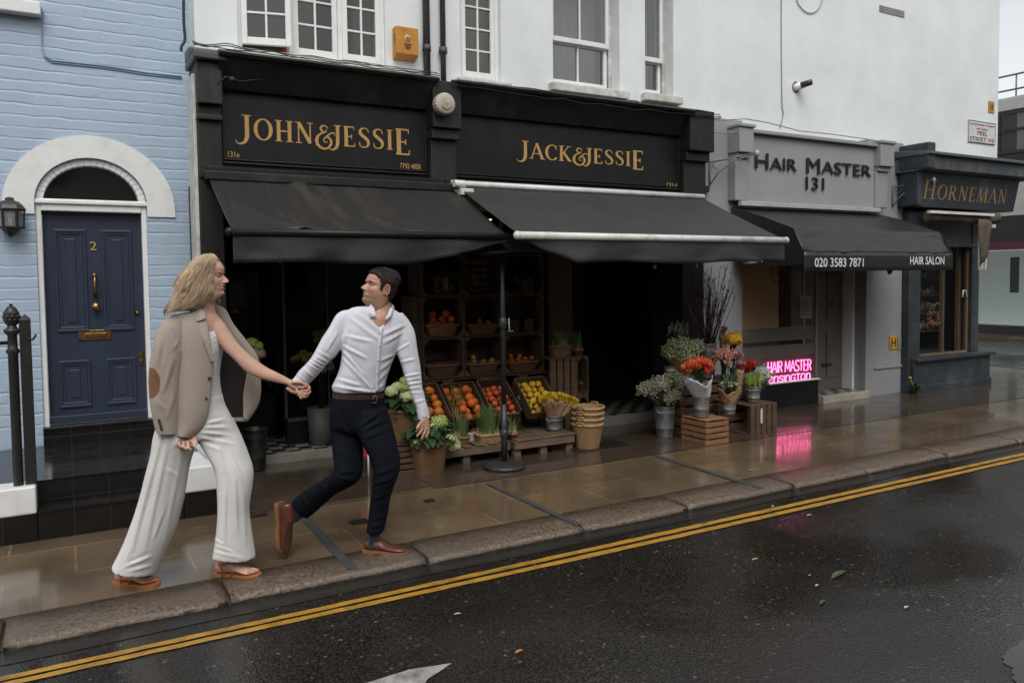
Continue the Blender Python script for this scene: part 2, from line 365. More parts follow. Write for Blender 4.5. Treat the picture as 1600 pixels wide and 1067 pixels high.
def m_brick(name, c, c2, bw=.235, rh=.086, strength=.8, dist=.02, mortar=None, face=None):
    mt, n, b, ns, L = newmat(name); tc = nd(n, 'ShaderNodeTexCoord'); sx = nd(n, 'ShaderNodeSeparateXYZ'); cx = nd(n, 'ShaderNodeCombineXYZ')
    L.new(tc.outputs['Object'], sx.inputs[0]); L.new(sx.outputs['Y' if face == 'x' else 'X'], cx.inputs[0]); L.new(sx.outputs['Z'], cx.inputs[1])
    dn = nd(n, 'ShaderNodeTexNoise', Scale=7.0, Detail=4.0); L.new(tc.outputs['Object'], dn.inputs[0])
    add = nd(n, 'ShaderNodeMix', data_type='VECTOR'); add.inputs[0].default_value = .03; L.new(cx.outputs[0], add.inputs[4]); L.new(dn.outputs['Color'], add.inputs[5])
    br = nd(n, 'ShaderNodeTexBrick', Scale=1.0); br.offset = .5; br.inputs['Brick Width'].default_value = bw; br.inputs['Row Height'].default_value = rh
    br.inputs['Mortar Size'].default_value = .009; br.inputs['Mortar Smooth'].default_value = .7
    br.inputs['Color1'].default_value = (*c, 1); br.inputs['Color2'].default_value = (*c2, 1); br.inputs['Mortar'].default_value = (*(mortar or c), 1)
    L.new(add.outputs[1], br.inputs['Vector']); vec = tc.outputs['Object']
    col = mix(n, ramp(n, noi(n, vec, 2.2, 7, .65), [(.35, (.35,)), (.6, (0,))]), br.outputs['Color'], tuple(x*.82 for x in c2))
    if mortar is None: col = mix(n, ramp(n, noi(n, vec, 30, 5, .7), [(.66, (0,)), (.74, (.5,))]), col, tuple(min(1, x*1.2) for x in c))
    L.new(col, b.inputs['Base Color']); b.inputs['Roughness'].default_value = .55
    inv = nd(n, 'ShaderNodeMath', operation='SUBTRACT'); inv.inputs[0].default_value = 1; L.new(br.outputs['Fac'], inv.inputs[1])
    if mortar is None:
        bh = nd(n, 'ShaderNodeTexBrick', Scale=1.0); bh.inputs['Brick Width'].default_value = 90; bh.inputs['Row Height'].default_value = rh; bh.inputs['Mortar Size'].default_value = .013; bh.inputs['Mortar Smooth'].default_value = 1
        L.new(add.outputs[1], bh.inputs['Vector']); hinv = mix(n, bh.outputs['Fac'], (1, 1, 1), (0, 0, 0))
        st = nd(n, 'ShaderNodeMapping'); st.inputs['Scale'].default_value = (3.2, 3.2, 11); L.new(vec, st.inputs[0]); g1 = ramp(n, noi(n, st.outputs[0], 1, 4, .6), [(.38, (.1,)), (.62, (1,))])
        h1 = mix(n, g1, (1, 1, 1), hinv); g2 = ramp(n, noi(n, vec, 3.4, 2), [(.5, (0,)), (.68, (.6,))]); h1 = mix(n, g2, h1, inv.outputs[0], 'MULTIPLY')
        st2 = nd(n, 'ShaderNodeMapping'); st2.inputs['Scale'].default_value = (9, 9, 20); L.new(vec, st2.inputs[0])
        h = mix(n, .42, h1, mix(n, .45, noi(n, st2.outputs[0], 1, 6, .6), noi(n, vec, 34, 6, .75)))
    else: h = mix(n, .45, inv.outputs[0], noi(n, vec, 16, 6, .7))
    bump(n, b, h, strength, dist); return mt
def m_stucco(name, c, dirtc=(.42, .4, .36), lines=True):
    mt, n, b, ns, L = newmat(name); tc = nd(n, 'ShaderNodeTexCoord'); vec = tc.outputs['Object']
    f = noi(n, vec, 1.2, 8, .65); col = ramp(n, f, [(.3, tuple(x*.86 for x in c)), (.62, c)])
    st = nd(n, 'ShaderNodeMapping'); st.inputs['Scale'].default_value = (4, 4, .35); L.new(vec, st.inputs[0])
    col = mix(n, ramp(n, noi(n, st.outputs[0], 1.6, 6, .6), [(.6, (0,)), (.82, (.35,))]), col, dirtc)
    col = mix(n, ramp(n, noi(n, vec, 3.5, 9, .75), [(.6, (0,)), (.68, (.35,))]), col, tuple(x*.78 for x in c))
    L.new(col, b.inputs['Base Color']); b.inputs['Roughness'].default_value = .62
    h = mix(n, .35, noi(n, vec, 40, 6, .65), noi(n, vec, 5, 4))
    if lines:
        sx = nd(n, 'ShaderNodeSeparateXYZ'); cx = nd(n, 'ShaderNodeCombineXYZ'); L.new(vec, sx.inputs[0]); L.new(sx.outputs['X'], cx.inputs[0]); L.new(sx.outputs['Z'], cx.inputs[1])
        br = nd(n, 'ShaderNodeTexBrick', Scale=1.0); br.inputs['Brick Width'].default_value = 60; br.inputs['Row Height'].default_value = .43; br.inputs['Mortar Size'].default_value = .004; br.inputs['Mortar Smooth'].default_value = .6
        L.new(cx.outputs[0], br.inputs['Vector']); h = mix(n, br.outputs['Fac'], h, (0, 0, 0))
    bump(n, b, h, .3, .008); return mt
def m_tile(name, c, joint, s=.19, rough=.12, axes='XZ', checker=False, c2=None):
    mt, n, b, ns, L = newmat(name); tc = nd(n, 'ShaderNodeTexCoord'); sx = nd(n, 'ShaderNodeSeparateXYZ'); cx = nd(n, 'ShaderNodeCombineXYZ'); L.new(tc.outputs['Object'], sx.inputs[0])
    L.new(sx.outputs[axes[0]], cx.inputs[0]); L.new(sx.outputs[axes[1]], cx.inputs[1]); vec = tc.outputs['Object']
    br = nd(n, 'ShaderNodeTexBrick', Scale=1.0); br.offset = 0; br.inputs['Brick Width'].default_value = s; br.inputs['Row Height'].default_value = s; br.inputs['Mortar Size'].default_value = .004
    br.inputs['Color1'].default_value = (*c, 1); br.inputs['Color2'].default_value = (*tuple(x*.6 for x in c), 1); br.inputs['Mortar'].default_value = (*joint, 1); L.new(cx.outputs[0], br.inputs['Vector'])
    col = br.outputs['Color']
    if checker:
        ck = nd(n, 'ShaderNodeTexChecker', Scale=1/s); ck.inputs['Color1'].default_value = (*c, 1); ck.inputs['Color2'].default_value = (*c2, 1); L.new(cx.outputs[0], ck.inputs['Vector']); col = ck.outputs['Color']
    col = mix(n, ramp(n, noi(n, vec, 6, 6, .7), [(.45, (0,)), (.75, (.4,))]), col, joint)
    L.new(col, b.inputs['Base Color']); L.new(ramp(n, noi(n, vec, 9, 4), [(.3, (rough+.16,)), (.7, (rough,))]), b.inputs['Roughness'])
    inv = mix(n, br.outputs['Fac'], (1, 1, 1), (0, 0, 0)); h = mix(n, .12, inv, noi(n, vec, 12, 3)); bump(n, b, h, .35, .005); return mt
ASPH = m_asphalt()
PAVE = m_paving('wet_flagstones', (.165, .118, .072), (.105, .074, .046), (.25, .165, .08), .93, .515, .11, ms=.009)
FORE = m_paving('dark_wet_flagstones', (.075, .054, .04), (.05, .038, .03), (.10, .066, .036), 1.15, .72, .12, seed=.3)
GRAN = m_granite()
BLUE = m_brick('blue_painted_brick', (.365, .455, .555), (.345, .435, .535), strength=.45)
WHITE = m_stucco('white_render', (.70, .735, .735), (.5, .49, .45))
WPAINT = pm('white_gloss_paint', (.74, .75, .735), (.68, .69, .68), .38, .1, 9, 50, .002, .25, dirt=(.58, .56, .52))
OLDW = pm('weathered_white_paint', (.66, .66, .63), (.42, .4, .36), .5, .1, 10, 60, .003, .4, dirt=(.2, .17, .13))
BLACK = pm('black_shop_paint', (.008, .008, .0085), (.005, .005, .0055), .45, .1, 5, 45, .002, .3, dirt=(.018, .0175, .017), spec=.32)
BLACK2 = pm('weathered_black_paint', (.017, .0165, .016), (.008, .008, .008), .5, .12, 7, 50, .003, .5, dirt=(.045, .042, .038), stretch=(1, 1, .4), spec=.35)
LEAD = pm('lead_flashing', (.07, .07, .072), (.035, .035, .037), .45, .12, 6, 40, .004, .4, dirt=(.13, .12, .1))
GREY = m_stucco('grey_painted_render', (.27, .275, .285), (.2, .2, .2), lines=False)
SLATE = pm('blue_grey_paint', (.032, .041, .049), (.021, .028, .034), .45, .1, 5, 60, .002, .35, dirt=(.085, .09, .09))
NAVYD = pm('navy_gloss_paint', (.026, .036, .062), (.021, .029, .052), .36, .07, 4, 120, .0008, .2)
BRASS = pm('old_brass', (.36, .22, .08), (.16, .09, .04), .38, .12, 30, 80, .001, .3, metal=1)
GOLD = pm('gold_leaf_paint', (.5, .3, .095), (.4, .235, .07), .45, .08, 14, 60, .001, .2)
IRON = pm('black_iron', (.012, .012, .013), (.02, .019, .018), .4, .1, 20, 80, .002, .4)
BTILE = m_tile('black_step_tiles', (.016, .014, .014), (.035, .03, .027), .19, .07, 'XY')
BTILEV = m_tile('black_riser_tiles', (.009, .0085, .0085), (.018, .016, .015), .21, .16, 'XZ')
CHECK = m_tile('chequer_tiles', (.025, .024, .023), (.1, .09, .08), .12, .2, 'XY', True, (.36, .34, .3))
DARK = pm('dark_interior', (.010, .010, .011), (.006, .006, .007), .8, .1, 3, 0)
SKYG = glass('sash_glass', (.03, .033, .035), .03, .55, .9, .03); SKYG.node_tree.nodes['Principled BSDF'].inputs['IOR'].default_value = 2.1
PANE = glass('window_glass', (.014, .016, .018), .03, .45, .7, .035); PANE.node_tree.nodes['Principled BSDF'].inputs['IOR'].default_value = 1.85
SHOPG = glass('shop_glass', (.006, .006, .007), .03, .32, .35, .02)
STONE = pm('pale_stone', (.3, .28, .24), (.2, .185, .16), .5, .1, 8, 60, .003, .4, dirt=(.12, .11, .09))
YEL = pm('road_yellow', (.46, .25, .03), (.33, .175, .025), .42, .12, 18, 110, .003, .6, dirt=(.07, .05, .03))
RWH = pm('road_white', (.42, .4, .37), (.22, .21, .2), .5, .1, 20, 110, .003, .6, dirt=(.06, .06, .06))
CORD = pm('grey_cable', (.3, .3, .28), (.2, .2, .19), .5)
BCORD = pm('black_cable', (.012, .012, .012), None, .5)
BCAB = pm('blue_painted_cable', (.26, .37, .52), None, .5)
# ================================================================== GROUND
ZR = -.048
mb = MB(); mb.sheet([[(-150, -120, ZR), (250, -120, ZR)], [(-150, 220, ZR), (250, 220, ZR)]])
mb = MB(); mb.add([(-150, -120, ZR), (250, -120, ZR), (250, 220, ZR), (-150, 220, ZR)], [(0, 1, 2, 3)])
tag(mb.build('road', ASPH), kind='structure')
XE = 13.6
mb = MB(); mb.box(-8, XE, 4.495, 7.9, -.1, 0); tag(mb.build('pavement', PAVE), kind='structure')
mb = MB(); mb.add([(2.45, 5.52, .004), (XE-.3, 5.52, .004), (XE-.3, 7.9, .004), (2.45, 7.9, .004)], [(0, 1, 2, 3)])
mb.add([(1.0, 5.62, .004), (2.44, 5.62, .004), (2.44, 7.9, .004), (1.0, 7.9, .004)], [(0, 1, 2, 3)])
tag(mb.build('forecourt', FORE), kind='structure')
mb = MB(); mb.box(20, 21, -10, 60, -.1, 0.02); mb.box(XE, XE+.3, 4.3, 40, -.1, -.005); mb.box(XE-1.1, XE, 7.9, 40, -.1, 0); tag(mb.build('side_pavement', PAVE), kind='structure')
# kerb: worn granite stones with open joints
rk = random.Random(4)
xs = [-7.6, -6.5, -5.5, -4.4, -3.4, -2.4, -1.35, -.31, .68, 1.78, 2.88, 3.78, 4.86, 5.74, 6.85, 7.98, 8.95, 10.05, 11.0, 12.1, 13.0, XE]
mb = MB()
for a, b_ in zip(xs[:-1], xs[1:]):
    a += .008; b_ -= .008; dz = rk.uniform(-.004, .006); dy = rk.uniform(-.012, .012); rs = []
    for i in range(19):
        t = i/18; x = a+(b_-a)*t; e = min(t, 1-t)*(b_-a); rd = max(0, .014-e)*.9
        nz = noise.noise((x*3, 1, 0))*.006; ny = noise.noise((x*2.2, 7, 3))*.012+noise.noise((x*11, 3, 3))*.004
        y0 = 4.15+dy+ny+rd; zt = dz+nz-rd*.7
        rs.append([V(p) for p in ((x, 4.488, -.13), (x, y0, -.13), (x, y0, ZR), (x, y0+.001, zt-.03), (x, y0+.006, zt-.014), (x, y0+.017, zt-.004), (x, y0+.035, zt+.001), (x, 4.3, zt+.004), (x, 4.488, zt*.6))])
    k0 = len(mb.f); mb.rings([r[::-1] for r in rs])
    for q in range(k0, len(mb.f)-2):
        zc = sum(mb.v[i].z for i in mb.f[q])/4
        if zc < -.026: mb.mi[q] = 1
mb.box(-8, XE, 4.19, 4.487, -.12, -.04)
GRIME_SHADE = pm('grimy_shaded_granite', (.045, .034, .026), (.014, .012, .009), .3, .1, 16, 60, .008, .7)  # lower kerb face: grime, plus shading painted into the colour
tag(mb.build('kerb', [GRAN, GRIME_SHADE]), kind='structure')
mb = MB(); rs = [[(x, 4.32+.03*math.sin(x*1.3), ZR+.003), (x, 4.03+.04*noise.noise((x, 0, 5)), ZR+.003)] for x in [i*.25-8 for i in range(88)]]
mb.sheet([[V(p) for p in r[::-1]] for r in rs]); GUT = pm('wet_gutter', (.03, .026, .022), (.016, .015, .014), .16, .1, 2, 120, .003, .35, stretch=(.5, 2, 1))
tag(mb.build('gutter', GUT), kind='structure')
mb = MB()
for ln in (0, 1):
    rs = []
    for i in range(340):
        x = -5+i*.06; sp = .062+.028*min(1, max(0, (x-.3)/3)); yc = 3.895-sp*ln; hw = .021+.006*min(1, max(0, (x-.3)/3)); j1 = noise.noise((x*9, yc*7, 0))*.006; j2 = noise.noise((x*9, yc*7, 5))*.006; c_ = yc+.008*noise.noise((x*.5, 2, 1))
        rs.append([V((x, c_+hw+j1, ZR+.005)), V((x, c_-hw+j2, ZR+.005))])
    mb.sheet([r[::-1] for r in rs])
tag(mb.build('yellow_lines', YEL), kind='structure')
mb = MB(); A = [G(x, y, ZR)+V((0, 0, .005)) for x, y in ((706, 1037), (640, 1047), (560, 1072), (480, 1100), (640, 1110), (668, 1062), (690, 1048))]
mb.add(A, [list(range(7))]); tag(mb.build('road_arrow', RWH), kind='structure')
mb = MB(); pc = G(1632, 1042, ZR); P = []
for i in range(90):
    a = 2*math.pi*i/90; rr = 1+.3*noise.noise((math.cos(a)*1.5, math.sin(a)*1.5, 2))+.10*noise.noise((math.cos(a)*5, math.sin(a)*5, 5))+.04*noise.noise((math.cos(a)*14, math.sin(a)*14, 5)); P.append(pc+V((.5*rr*math.cos(a)+.25, .2*rr*math.sin(a)-.05, .004)))
mb.add(P, [list(range(90))]); PUD = pm('puddle_water', (.015, .015, .015), None, .04, .02, 4, 60, .002, .12); tag(mb.build('puddle', PUD), kind='structure')
SLST = pm('slate_strip', (.075, .079, .083), (.05, .053, .057), .35, .1, 12, 90, .001, .3)
mb = MB()
for (x0, y0, x1, y1, wd) in ((470, 803, 549, 889, .055), (764, 756, 905, 822, .045), (1024, 712, 1190, 764, .045)):
    a, b_ = G(x0, y0), G(x1, y1); mb.beam((a.x, a.y, .006), (b_.x, 4.2, .008), wd, .004)
tag(mb.build('paving_strips', SLST), kind='structure')
cov = pm('cast_iron_cover', (.018, .017, .016), (.03, .028, .025), .4, .1, 30, 160, .004, .6)
def cover(px, py, w_, d_, label, name='access_cover'):
    c = G(px, py); o = thing(name, label, 'cover', (c.x, c.y, 0))
    f = MB(); f.box(c.x-w_/2, c.x+w_/2, c.y-d_/2, c.y+d_/2, .003, .009); f.build('plate', cov, o)
    f = MB(); k = max(3, int(w_/.03))
    for i in range(k): x = c.x-w_/2+w_*(i+.5)/k; f.box(x-.005, x+.005, c.y-d_*.4, c.y+d_*.4, .009, .013)
    f.build('rib', cov, o)
cover(561, 816, .12, .09, 'small black iron cover in the flagstones beside the running man'); cover(671, 783, .07, .06, 'tiny black iron cover in the flagstones between man and pallet')
cover(404, 806, .12, .06, 'small black drain cover beside the front of the woman\'s knee'); cover(935, 698, .62, .3, 'long black cellar grating beneath the stacked wicker baskets', 'cellar_grating')
# litter on the road
LEAFY = pm('fallen_leaf_yellow', (.32, .25, .1), None, .4); LEAFG = pm('fallen_leaf_green', (.06, .09, .04), None, .3); LITW = pm('paper_scrap', (.5, .48, .45), None, .6); LITO = pm('orange_petal', (.5, .18, .03), None, .5)
for (x, y, L_, mt, lab, nm) in ((1316, 900, .17, LEAFG, 'long dark green fallen leaf lying on the wet road', 'fallen_leaf'), (1290, 943, .08, LEAFG, 'small pale green fallen leaf near the long leaf on the road', 'fallen_leaf'), (1181, 875, .06, LEAFY, 'curled pale fallen leaf on the wet road left of the green leaves', 'fallen_leaf'),
        (1278, 916, .035, LITW, 'white scrap of litter between the two green leaves', 'litter'), (1417, 950, .04, LITW, 'white oval scrap of litter alone on the road at right', 'litter'), (813, 1020, .05, LITO, 'small curled tan petal on the road below the arrow', 'litter'), (715, 960, .04, LITW, 'white scrap by the yellow lines near the arrow', 'litter'),
        (1266, 806, .06, LEAFY, 'thin straw twig just outside the yellow lines', 'litter'), (1209, 792, .04, LITW, 'white scrap in the gutter beside the yellow lines', 'litter'), (1266, 900, .03, LITO, 'orange petal left of the long green leaf', 'litter'), (1175, 735, .06, LEAFY, 'flat tan leaf on the wet pavement in front of the neon reflection', 'fallen_leaf')):
    c = G(x, y, ZR if y > 760 else 0.004); f = MB(); f.leaf(c+V((-L_/2, 0, .006)), (1, .15+.3*math.sin(x), .04), L_, L_*(.24 if L_ > .07 else .4), .05); tag(f.build(nm, mt), lab, 'leaf' if 'leaf' in nm else 'litter')
# ================================================================== BLUE HOUSE
BY = 7.15; XC, SPR, ARX, ARZ = .21, 2.25, .395, .36
hs_ = thing('blue_house', 'pale blue painted brick house with a navy front door', 'house', (-1, BY, 0))
mb = MB(); zt = 7.2; ap = [(XC+ARX*math.cos(math.pi*i/24), SPR+ARZ*math.sin(math.pi*i/24)) for i in range(25)]
def wall_with_arch(mb, x0, x1, z0, z1, y, dep, arch, mi=0):
    xl, xr = arch[-1][0], arch[0][0]
    mb.box(x0, xl, y, y+dep, z0, z1, mi); mb.box(xr, x1, y, y+dep, z0, z1, mi)
    for (a, b_) in zip(arch[:-1], arch[1:]):
        mb.add([(a[0], y, a[1]), (b_[0], y, b_[1]), (b_[0], y, z1), (a[0], y, z1)], [(0, 3, 2, 1)][::1], mi)
        mb.add([(a[0], y, a[1]), (b_[0], y, b_[1]), (b_[0], y+dep, b_[1]), (a[0], y+dep, a[1])], [(0, 1, 2, 3)], mi)
wall_with_arch(mb, -9, 1.04, 0, zt, BY, .25, ap); mb.build('wall', BLUE, hs_)
# arch surround (white smooth render band)
mb = MB(); n_ = 32; inn = [(XC+(ARX+.004)*math.cos(math.pi*i/n_), SPR+(ARZ+.004)*math.sin(math.pi*i/n_)) for i in range(n_+1)]; out = [(XC+.61*math.cos(math.pi*i/n_), SPR-.03+.57*math.sin(math.pi*i/n_)) for i in range(n_+1)]
inn = [(XC+ARX+.004, SPR-.09)]+inn+[(XC-ARX-.004, SPR-.09)]; out = [(XC+.61, SPR-.09)]+out+[(XC-.61, SPR-.09)]
for i in range(len(inn)-1):
    q = [inn[i], out[i], out[i+1], inn[i+1]]; mb.prism([(p[0], BY-.014, p[1]) for p in q], (0, .012, 0))
mb.build('arch_surround', WPAINT, hs_)
# door frame
df = MB(); df.box(XC-ARX, XC-.355, BY+.02, BY+.14, .34, SPR); df.box(XC+.355, XC+ARX, BY+.02, BY+.14, .34, SPR); df.box(XC-.356, XC+.356, BY+.015, BY+.13, 2.19, 2.285); df.box(XC-.40, XC+.40, BY-.005, BY+.02, 2.245, 2.275)
for i in range(24):
    a0, a1 = math.pi*i/24, math.pi*(i+1)/24; o_ = lambda a, k: (XC+(ARX-k)*math.cos(a), BY+.02, SPR+(ARZ-k)*math.sin(a)); df.prism([o_(a0, .055), o_(a0, .001), o_(a1, .001), o_(a1, .055)], (0, .1, 0))
dfo = df.build('door_frame', WPAINT, hs_, bevel=.006)
mb = MB(); mb.add([(XC+(ARX-.05)*math.cos(math.pi*i/24), BY+.09, SPR+.03+(ARZ-.05)*math.sin(math.pi*i/24)*.95) for i in range(25)], [list(range(25))]); mb.build('fanlight_pane', PANE, dfo)
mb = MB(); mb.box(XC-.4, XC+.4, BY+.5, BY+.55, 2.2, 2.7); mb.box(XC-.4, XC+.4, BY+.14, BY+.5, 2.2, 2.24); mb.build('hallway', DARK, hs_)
# door
dr = MB(); x0, x1, z0, z1 = XC-.353, XC+.353, .50, 2.188; dr.box(x0, x1, BY+.09, BY+.13, z0, z1)
cols = [(x0+.075, XC-.055), (XC+.055, x1-.075)]; rows = [(1.23, 2.05), (.62, 1.0)]
for (a, b_) in cols:
    for (c, d) in rows:
        for k, (wd, yy) in enumerate(((.022, .075), (.02, .082))):
            e = k*.022; dr.box(a+e, b_-e, BY+yy, BY+.092, d-e-wd, d-e); dr.box(a+e, b_-e, BY+yy, BY+.092, c+e, c+e+wd); dr.box(a+e, a+e+wd, BY+yy+.001, BY+.092, c+e, d-e); dr.box(b_-e-wd, b_-e, BY+yy+.001, BY+.092, c+e, d-e)
        dr.box(a+.075, b_-.075, BY+.083, BY+.092, c+.075, d-.075)
dr.box(x0, x1, BY+.06, BY+.092, .5, .56)
dro = dr.build('door', NAVYD, hs_, bevel=.004)
mesh_text('2', 'house_number', GOLD, dro, XC-.028, XC+.022, 1.885, 1.955, BY+.089, .008)
f = MB(); zc = 1.6; f.tube([(XC-.002, BY+.085, zc+.075), (XC-.002, BY+.05, zc+.08), (XC-.002, BY+.035, zc+.03), (XC-.002, BY+.035, zc-.03), (XC-.002, BY+.05, zc-.08), (XC-.002, BY+.085, zc-.075)], .012, 8); f.ell((XC-.002, BY+.075, zc+.08), .02, .015, .022); f.ell((XC-.002, BY+.07, zc-.075), .018, .02, .018); f.build('knocker', BRASS, dro)
f = MB(); f.lathe((XC, BY+.09, 1.43), [(.0, .0), (.022, .0), (.022, .008), (.012, .02), (.028, .035), (.034, .05), (.028, .062), (.001, .07)], 16, ax=(0, -1, 0)); f.build('door_knob', BRASS, dro)
f = MB(); f.box(XC-.13, XC+.105, BY+.078, BY+.09, 1.16, 1.24); f.box(XC-.09, XC+.07, BY+.07, BY+.079, 1.18, 1.215); f.build('letter_plate', BRASS, dro, bevel=.003)
f = MB(); f.lathe((x1-.05, BY+.09, 1.37), [(.0, 0), (.02, 0), (.022, .01), (.001, .02)], 14, ax=(0, -1, 0)); f.build('lock', BRASS, dro)
f = MB(); f.box(x1-.05, x1-.02, BY+.078, BY+.09, .94, 1.05); f.ell((x1-.035, BY+.075, .97), .01); f.build('lock', BRASS, dro)
# sill above, cable
mb = MB(); mb.box(-1.5, -.09, BY-.1, BY-.002, 3.66, 3.76); mb.build('window_sill', WPAINT, hs_, bevel=.01)
mb = MB(); pp = [W(x, y, BY-.008) for x, y in ((64, 10), (68, 22), (66, 40), (65, 72), (70, 88), (82, 95), (160, 103), (230, 114), (284, 120))]; mb.tube(pp, .006, 6); mb.tube([p+V((0, 0, -.016)) for p in pp[3:]], .004, 6); mb.build('cable', BCAB, hs_)
# steps
st = thing('door_steps', 'wet black tiled steps rising to the navy front door', 'steps', (0, 6, 0))
mb = MB(); mb.box(-9, .655, 5.935, BY-.002, 0, .34, 1); mb.add([(-9, 5.92, .343), (.655, 5.92, .343), (.655, BY-.003, .343), (-9, BY-.003, .343)], [(0, 1, 2, 3)], 0)
mb.build('landing', [BTILE, BTILEV], st)
mb = MB(); mb.box(-.2, .655, 5.735, 5.93, 0, .178, 1); mb.add([(-.2, 5.725, .181), (.655, 5.725, .181), (.655, 5.93, .181), (-.2, 5.93, .181)], [(0, 1, 2, 3)], 0); mb.build('step', [BTILE, BTILEV], st)
mb = MB(); mb.box(XC-.4, XC+.4, BY-.04, BY+.09, .345, .47, 0); mb.box(XC-.4, XC+.4, BY-.05, BY+.14, .47, .495, 0); mb.build('threshold', [BTILEV], st, bevel=.004)
for (a, b_, lab) in ((-9, -.205, 'low white and black plinth wall left of the tiled steps'), (.66, .95, 'short white and black plinth wall right of the tiled steps, behind the woman')):
    o = thing('plinth_wall', lab, 'wall', (a, 5.8, 0)); f = MB(); f.box(a, b_, 5.73, 5.92 if b_ < 0 else 7.14, .175, .352); f.build('render', WPAINT, o, bevel=.012); f = MB(); f.box(a, b_, 5.735, 5.925 if b_ < 0 else 7.14, 0, .174); f.build('base', BTILEV, o)
# railing
ra = thing('railing', 'black iron railing post with a pineapple finial and side rail', 'railing', (-.26, 5.82, .35))
f = MB(); f.box(-.262, -.2, 5.79, 5.85, .352, 1.40); f.prism([(-.262, 5.79, 1.40), (-.2, 5.79, 1.40), (-.231, 5.82, 1.43)], (0, .06, 0)); f.build('post', IRON, ra, bevel=.004)
f = MB(); f.lathe((-.30, 5.81, 0), [(.028, .352), (.028, 1.18), (.04, 1.2), (.028, 1.22), (.026, 1.3), (.045, 1.32), (.048, 1.335), (.03, 1.345), (.024, 1.36)], 14); f.build('post', IRON, ra)
f = MB(); rs = [(.02, 1.355), (.036, 1.375), (.043, 1.4), (.042, 1.43), (.034, 1.46), (.02, 1.478), (.004, 1.487)]; f.lathe((-.30, 5.81, 0), rs, 14)
for i in range(5):
    for j in range(9):
        z = 1.375+i*.021; r = .041*math.sin(.6+i*.5); a = 2*math.pi*(j+.5*(i % 2))/9; f.ell((-.30+r*math.cos(a), 5.81+r*math.sin(a), z), .011, n=6)
for j in range(6):
    a = j*1.05; f.leaf((-.3, 5.81, 1.475), (math.cos(a)*.5, math.sin(a)*.5, 1), .035, .014)
f.build('finial', IRON, ra)
f = MB(); f.tube([(-.30, 5.81, 1.255), (-6, 5.81, 1.22)], .011, 8); f.tube([(-.235, 5.8, 1.28), (-.19, 5.775, 1.27), (-.17, 5.78, 1.3)], .008, 6); f.build('rail', IRON, ra)
# lantern
ln = thing('wall_lantern', 'black glazed half lantern on the blue brick wall left of the door', 'lantern', (-.335, 7.1, 2.1))
lc = V((-.345, 7.06, 0)); f = MB(); f.lathe(lc, [(.001, 1.97), (.02, 1.985), (.045, 2.01), (.06, 2.035), (.095, 2.04), (.1, 2.05), (.001, 2.052)], 6, sm=False); f.lathe(lc, [(.1, 2.175), (.105, 2.185), (.085, 2.215), (.06, 2.24), (.03, 2.252), (.028, 2.268), (.001, 2.278)], 6, sm=False)
for k in range(6):
    a = k*math.pi/3; f.beam(lc+V((.085*math.cos(a), .085*math.sin(a), 2.05)), lc+V((.093*math.cos(a), .093*math.sin(a), 2.18)), .014, .014)
f.box(-.37, -.32, 7.1, 7.149, 2.02, 2.2); f.build('frame', IRON, ln)
f = MB(); f.lathe(lc, [(.076, 2.052), (.083, 2.176)], 6, sm=False); f.build('pane', glass('lantern_glass', (.35, .36, .36), .08, .45), ln)
f = MB(); f.tube([lc+V((0, 0, 2.06)), lc+V((0, 0, 2.12))], .014, 8); f.ell(lc+V((0, 0, 2.135)), .022); f.build('bulb', pm('bulb_glass', (.6, .58, .5), None, .2), ln)
# ================================================================== WHITE UPPER BUILDING
UY = 6.85
wb = thing('white_building', 'white rendered upper storeys above the row of shops', 'building', (6, UY, 2.4))
wins = [('casement', W(372, 70, UY).x, W(602, 70, UY).x, 3.53, 4.75, .02), ('casement', W(719, 100, UY).x, W(783, 100, UY).x, 3.53, 4.75, .05), ('sash', W(864, 100, UY).x, W(968, 100, UY).x, 3.6, 4.9, .14), ('sash', W(1008, 120, UY).x, W(1052, 120, UY).x, 3.62, 4.9, .14)]
mb = MB(); XA, XB = .975, 12.42; xx = XA; dep = .32
for (_, a, b_, c, d, r) in wins:
    mb.box(xx, a, UY, UY+dep, 2.3, 7.2); mb.box(a, b_, UY, UY+dep, 2.3, c); mb.box(a, b_, UY, UY+dep, d, 7.2); xx = b_
mb.box(xx, XB, UY, UY+dep, 2.3, 7.2); mb.box(XB-.3, XB, UY+dep, 18, 2.3, 7.2); mb.box(XB-.3, XB, 8.1, 18, 0, 2.3); mb.build('wall', WHITE, wb)
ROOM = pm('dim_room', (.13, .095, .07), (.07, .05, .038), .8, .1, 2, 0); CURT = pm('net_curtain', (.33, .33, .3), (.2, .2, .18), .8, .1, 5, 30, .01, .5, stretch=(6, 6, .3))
mb = MB()
mb.box(XA, 8, UY+.75, UY+.8, 3.2, 5.2); mb.box(XA, 8, UY+dep, UY+.75, 3.2, 3.25); mb.build('room', ROOM, wb)
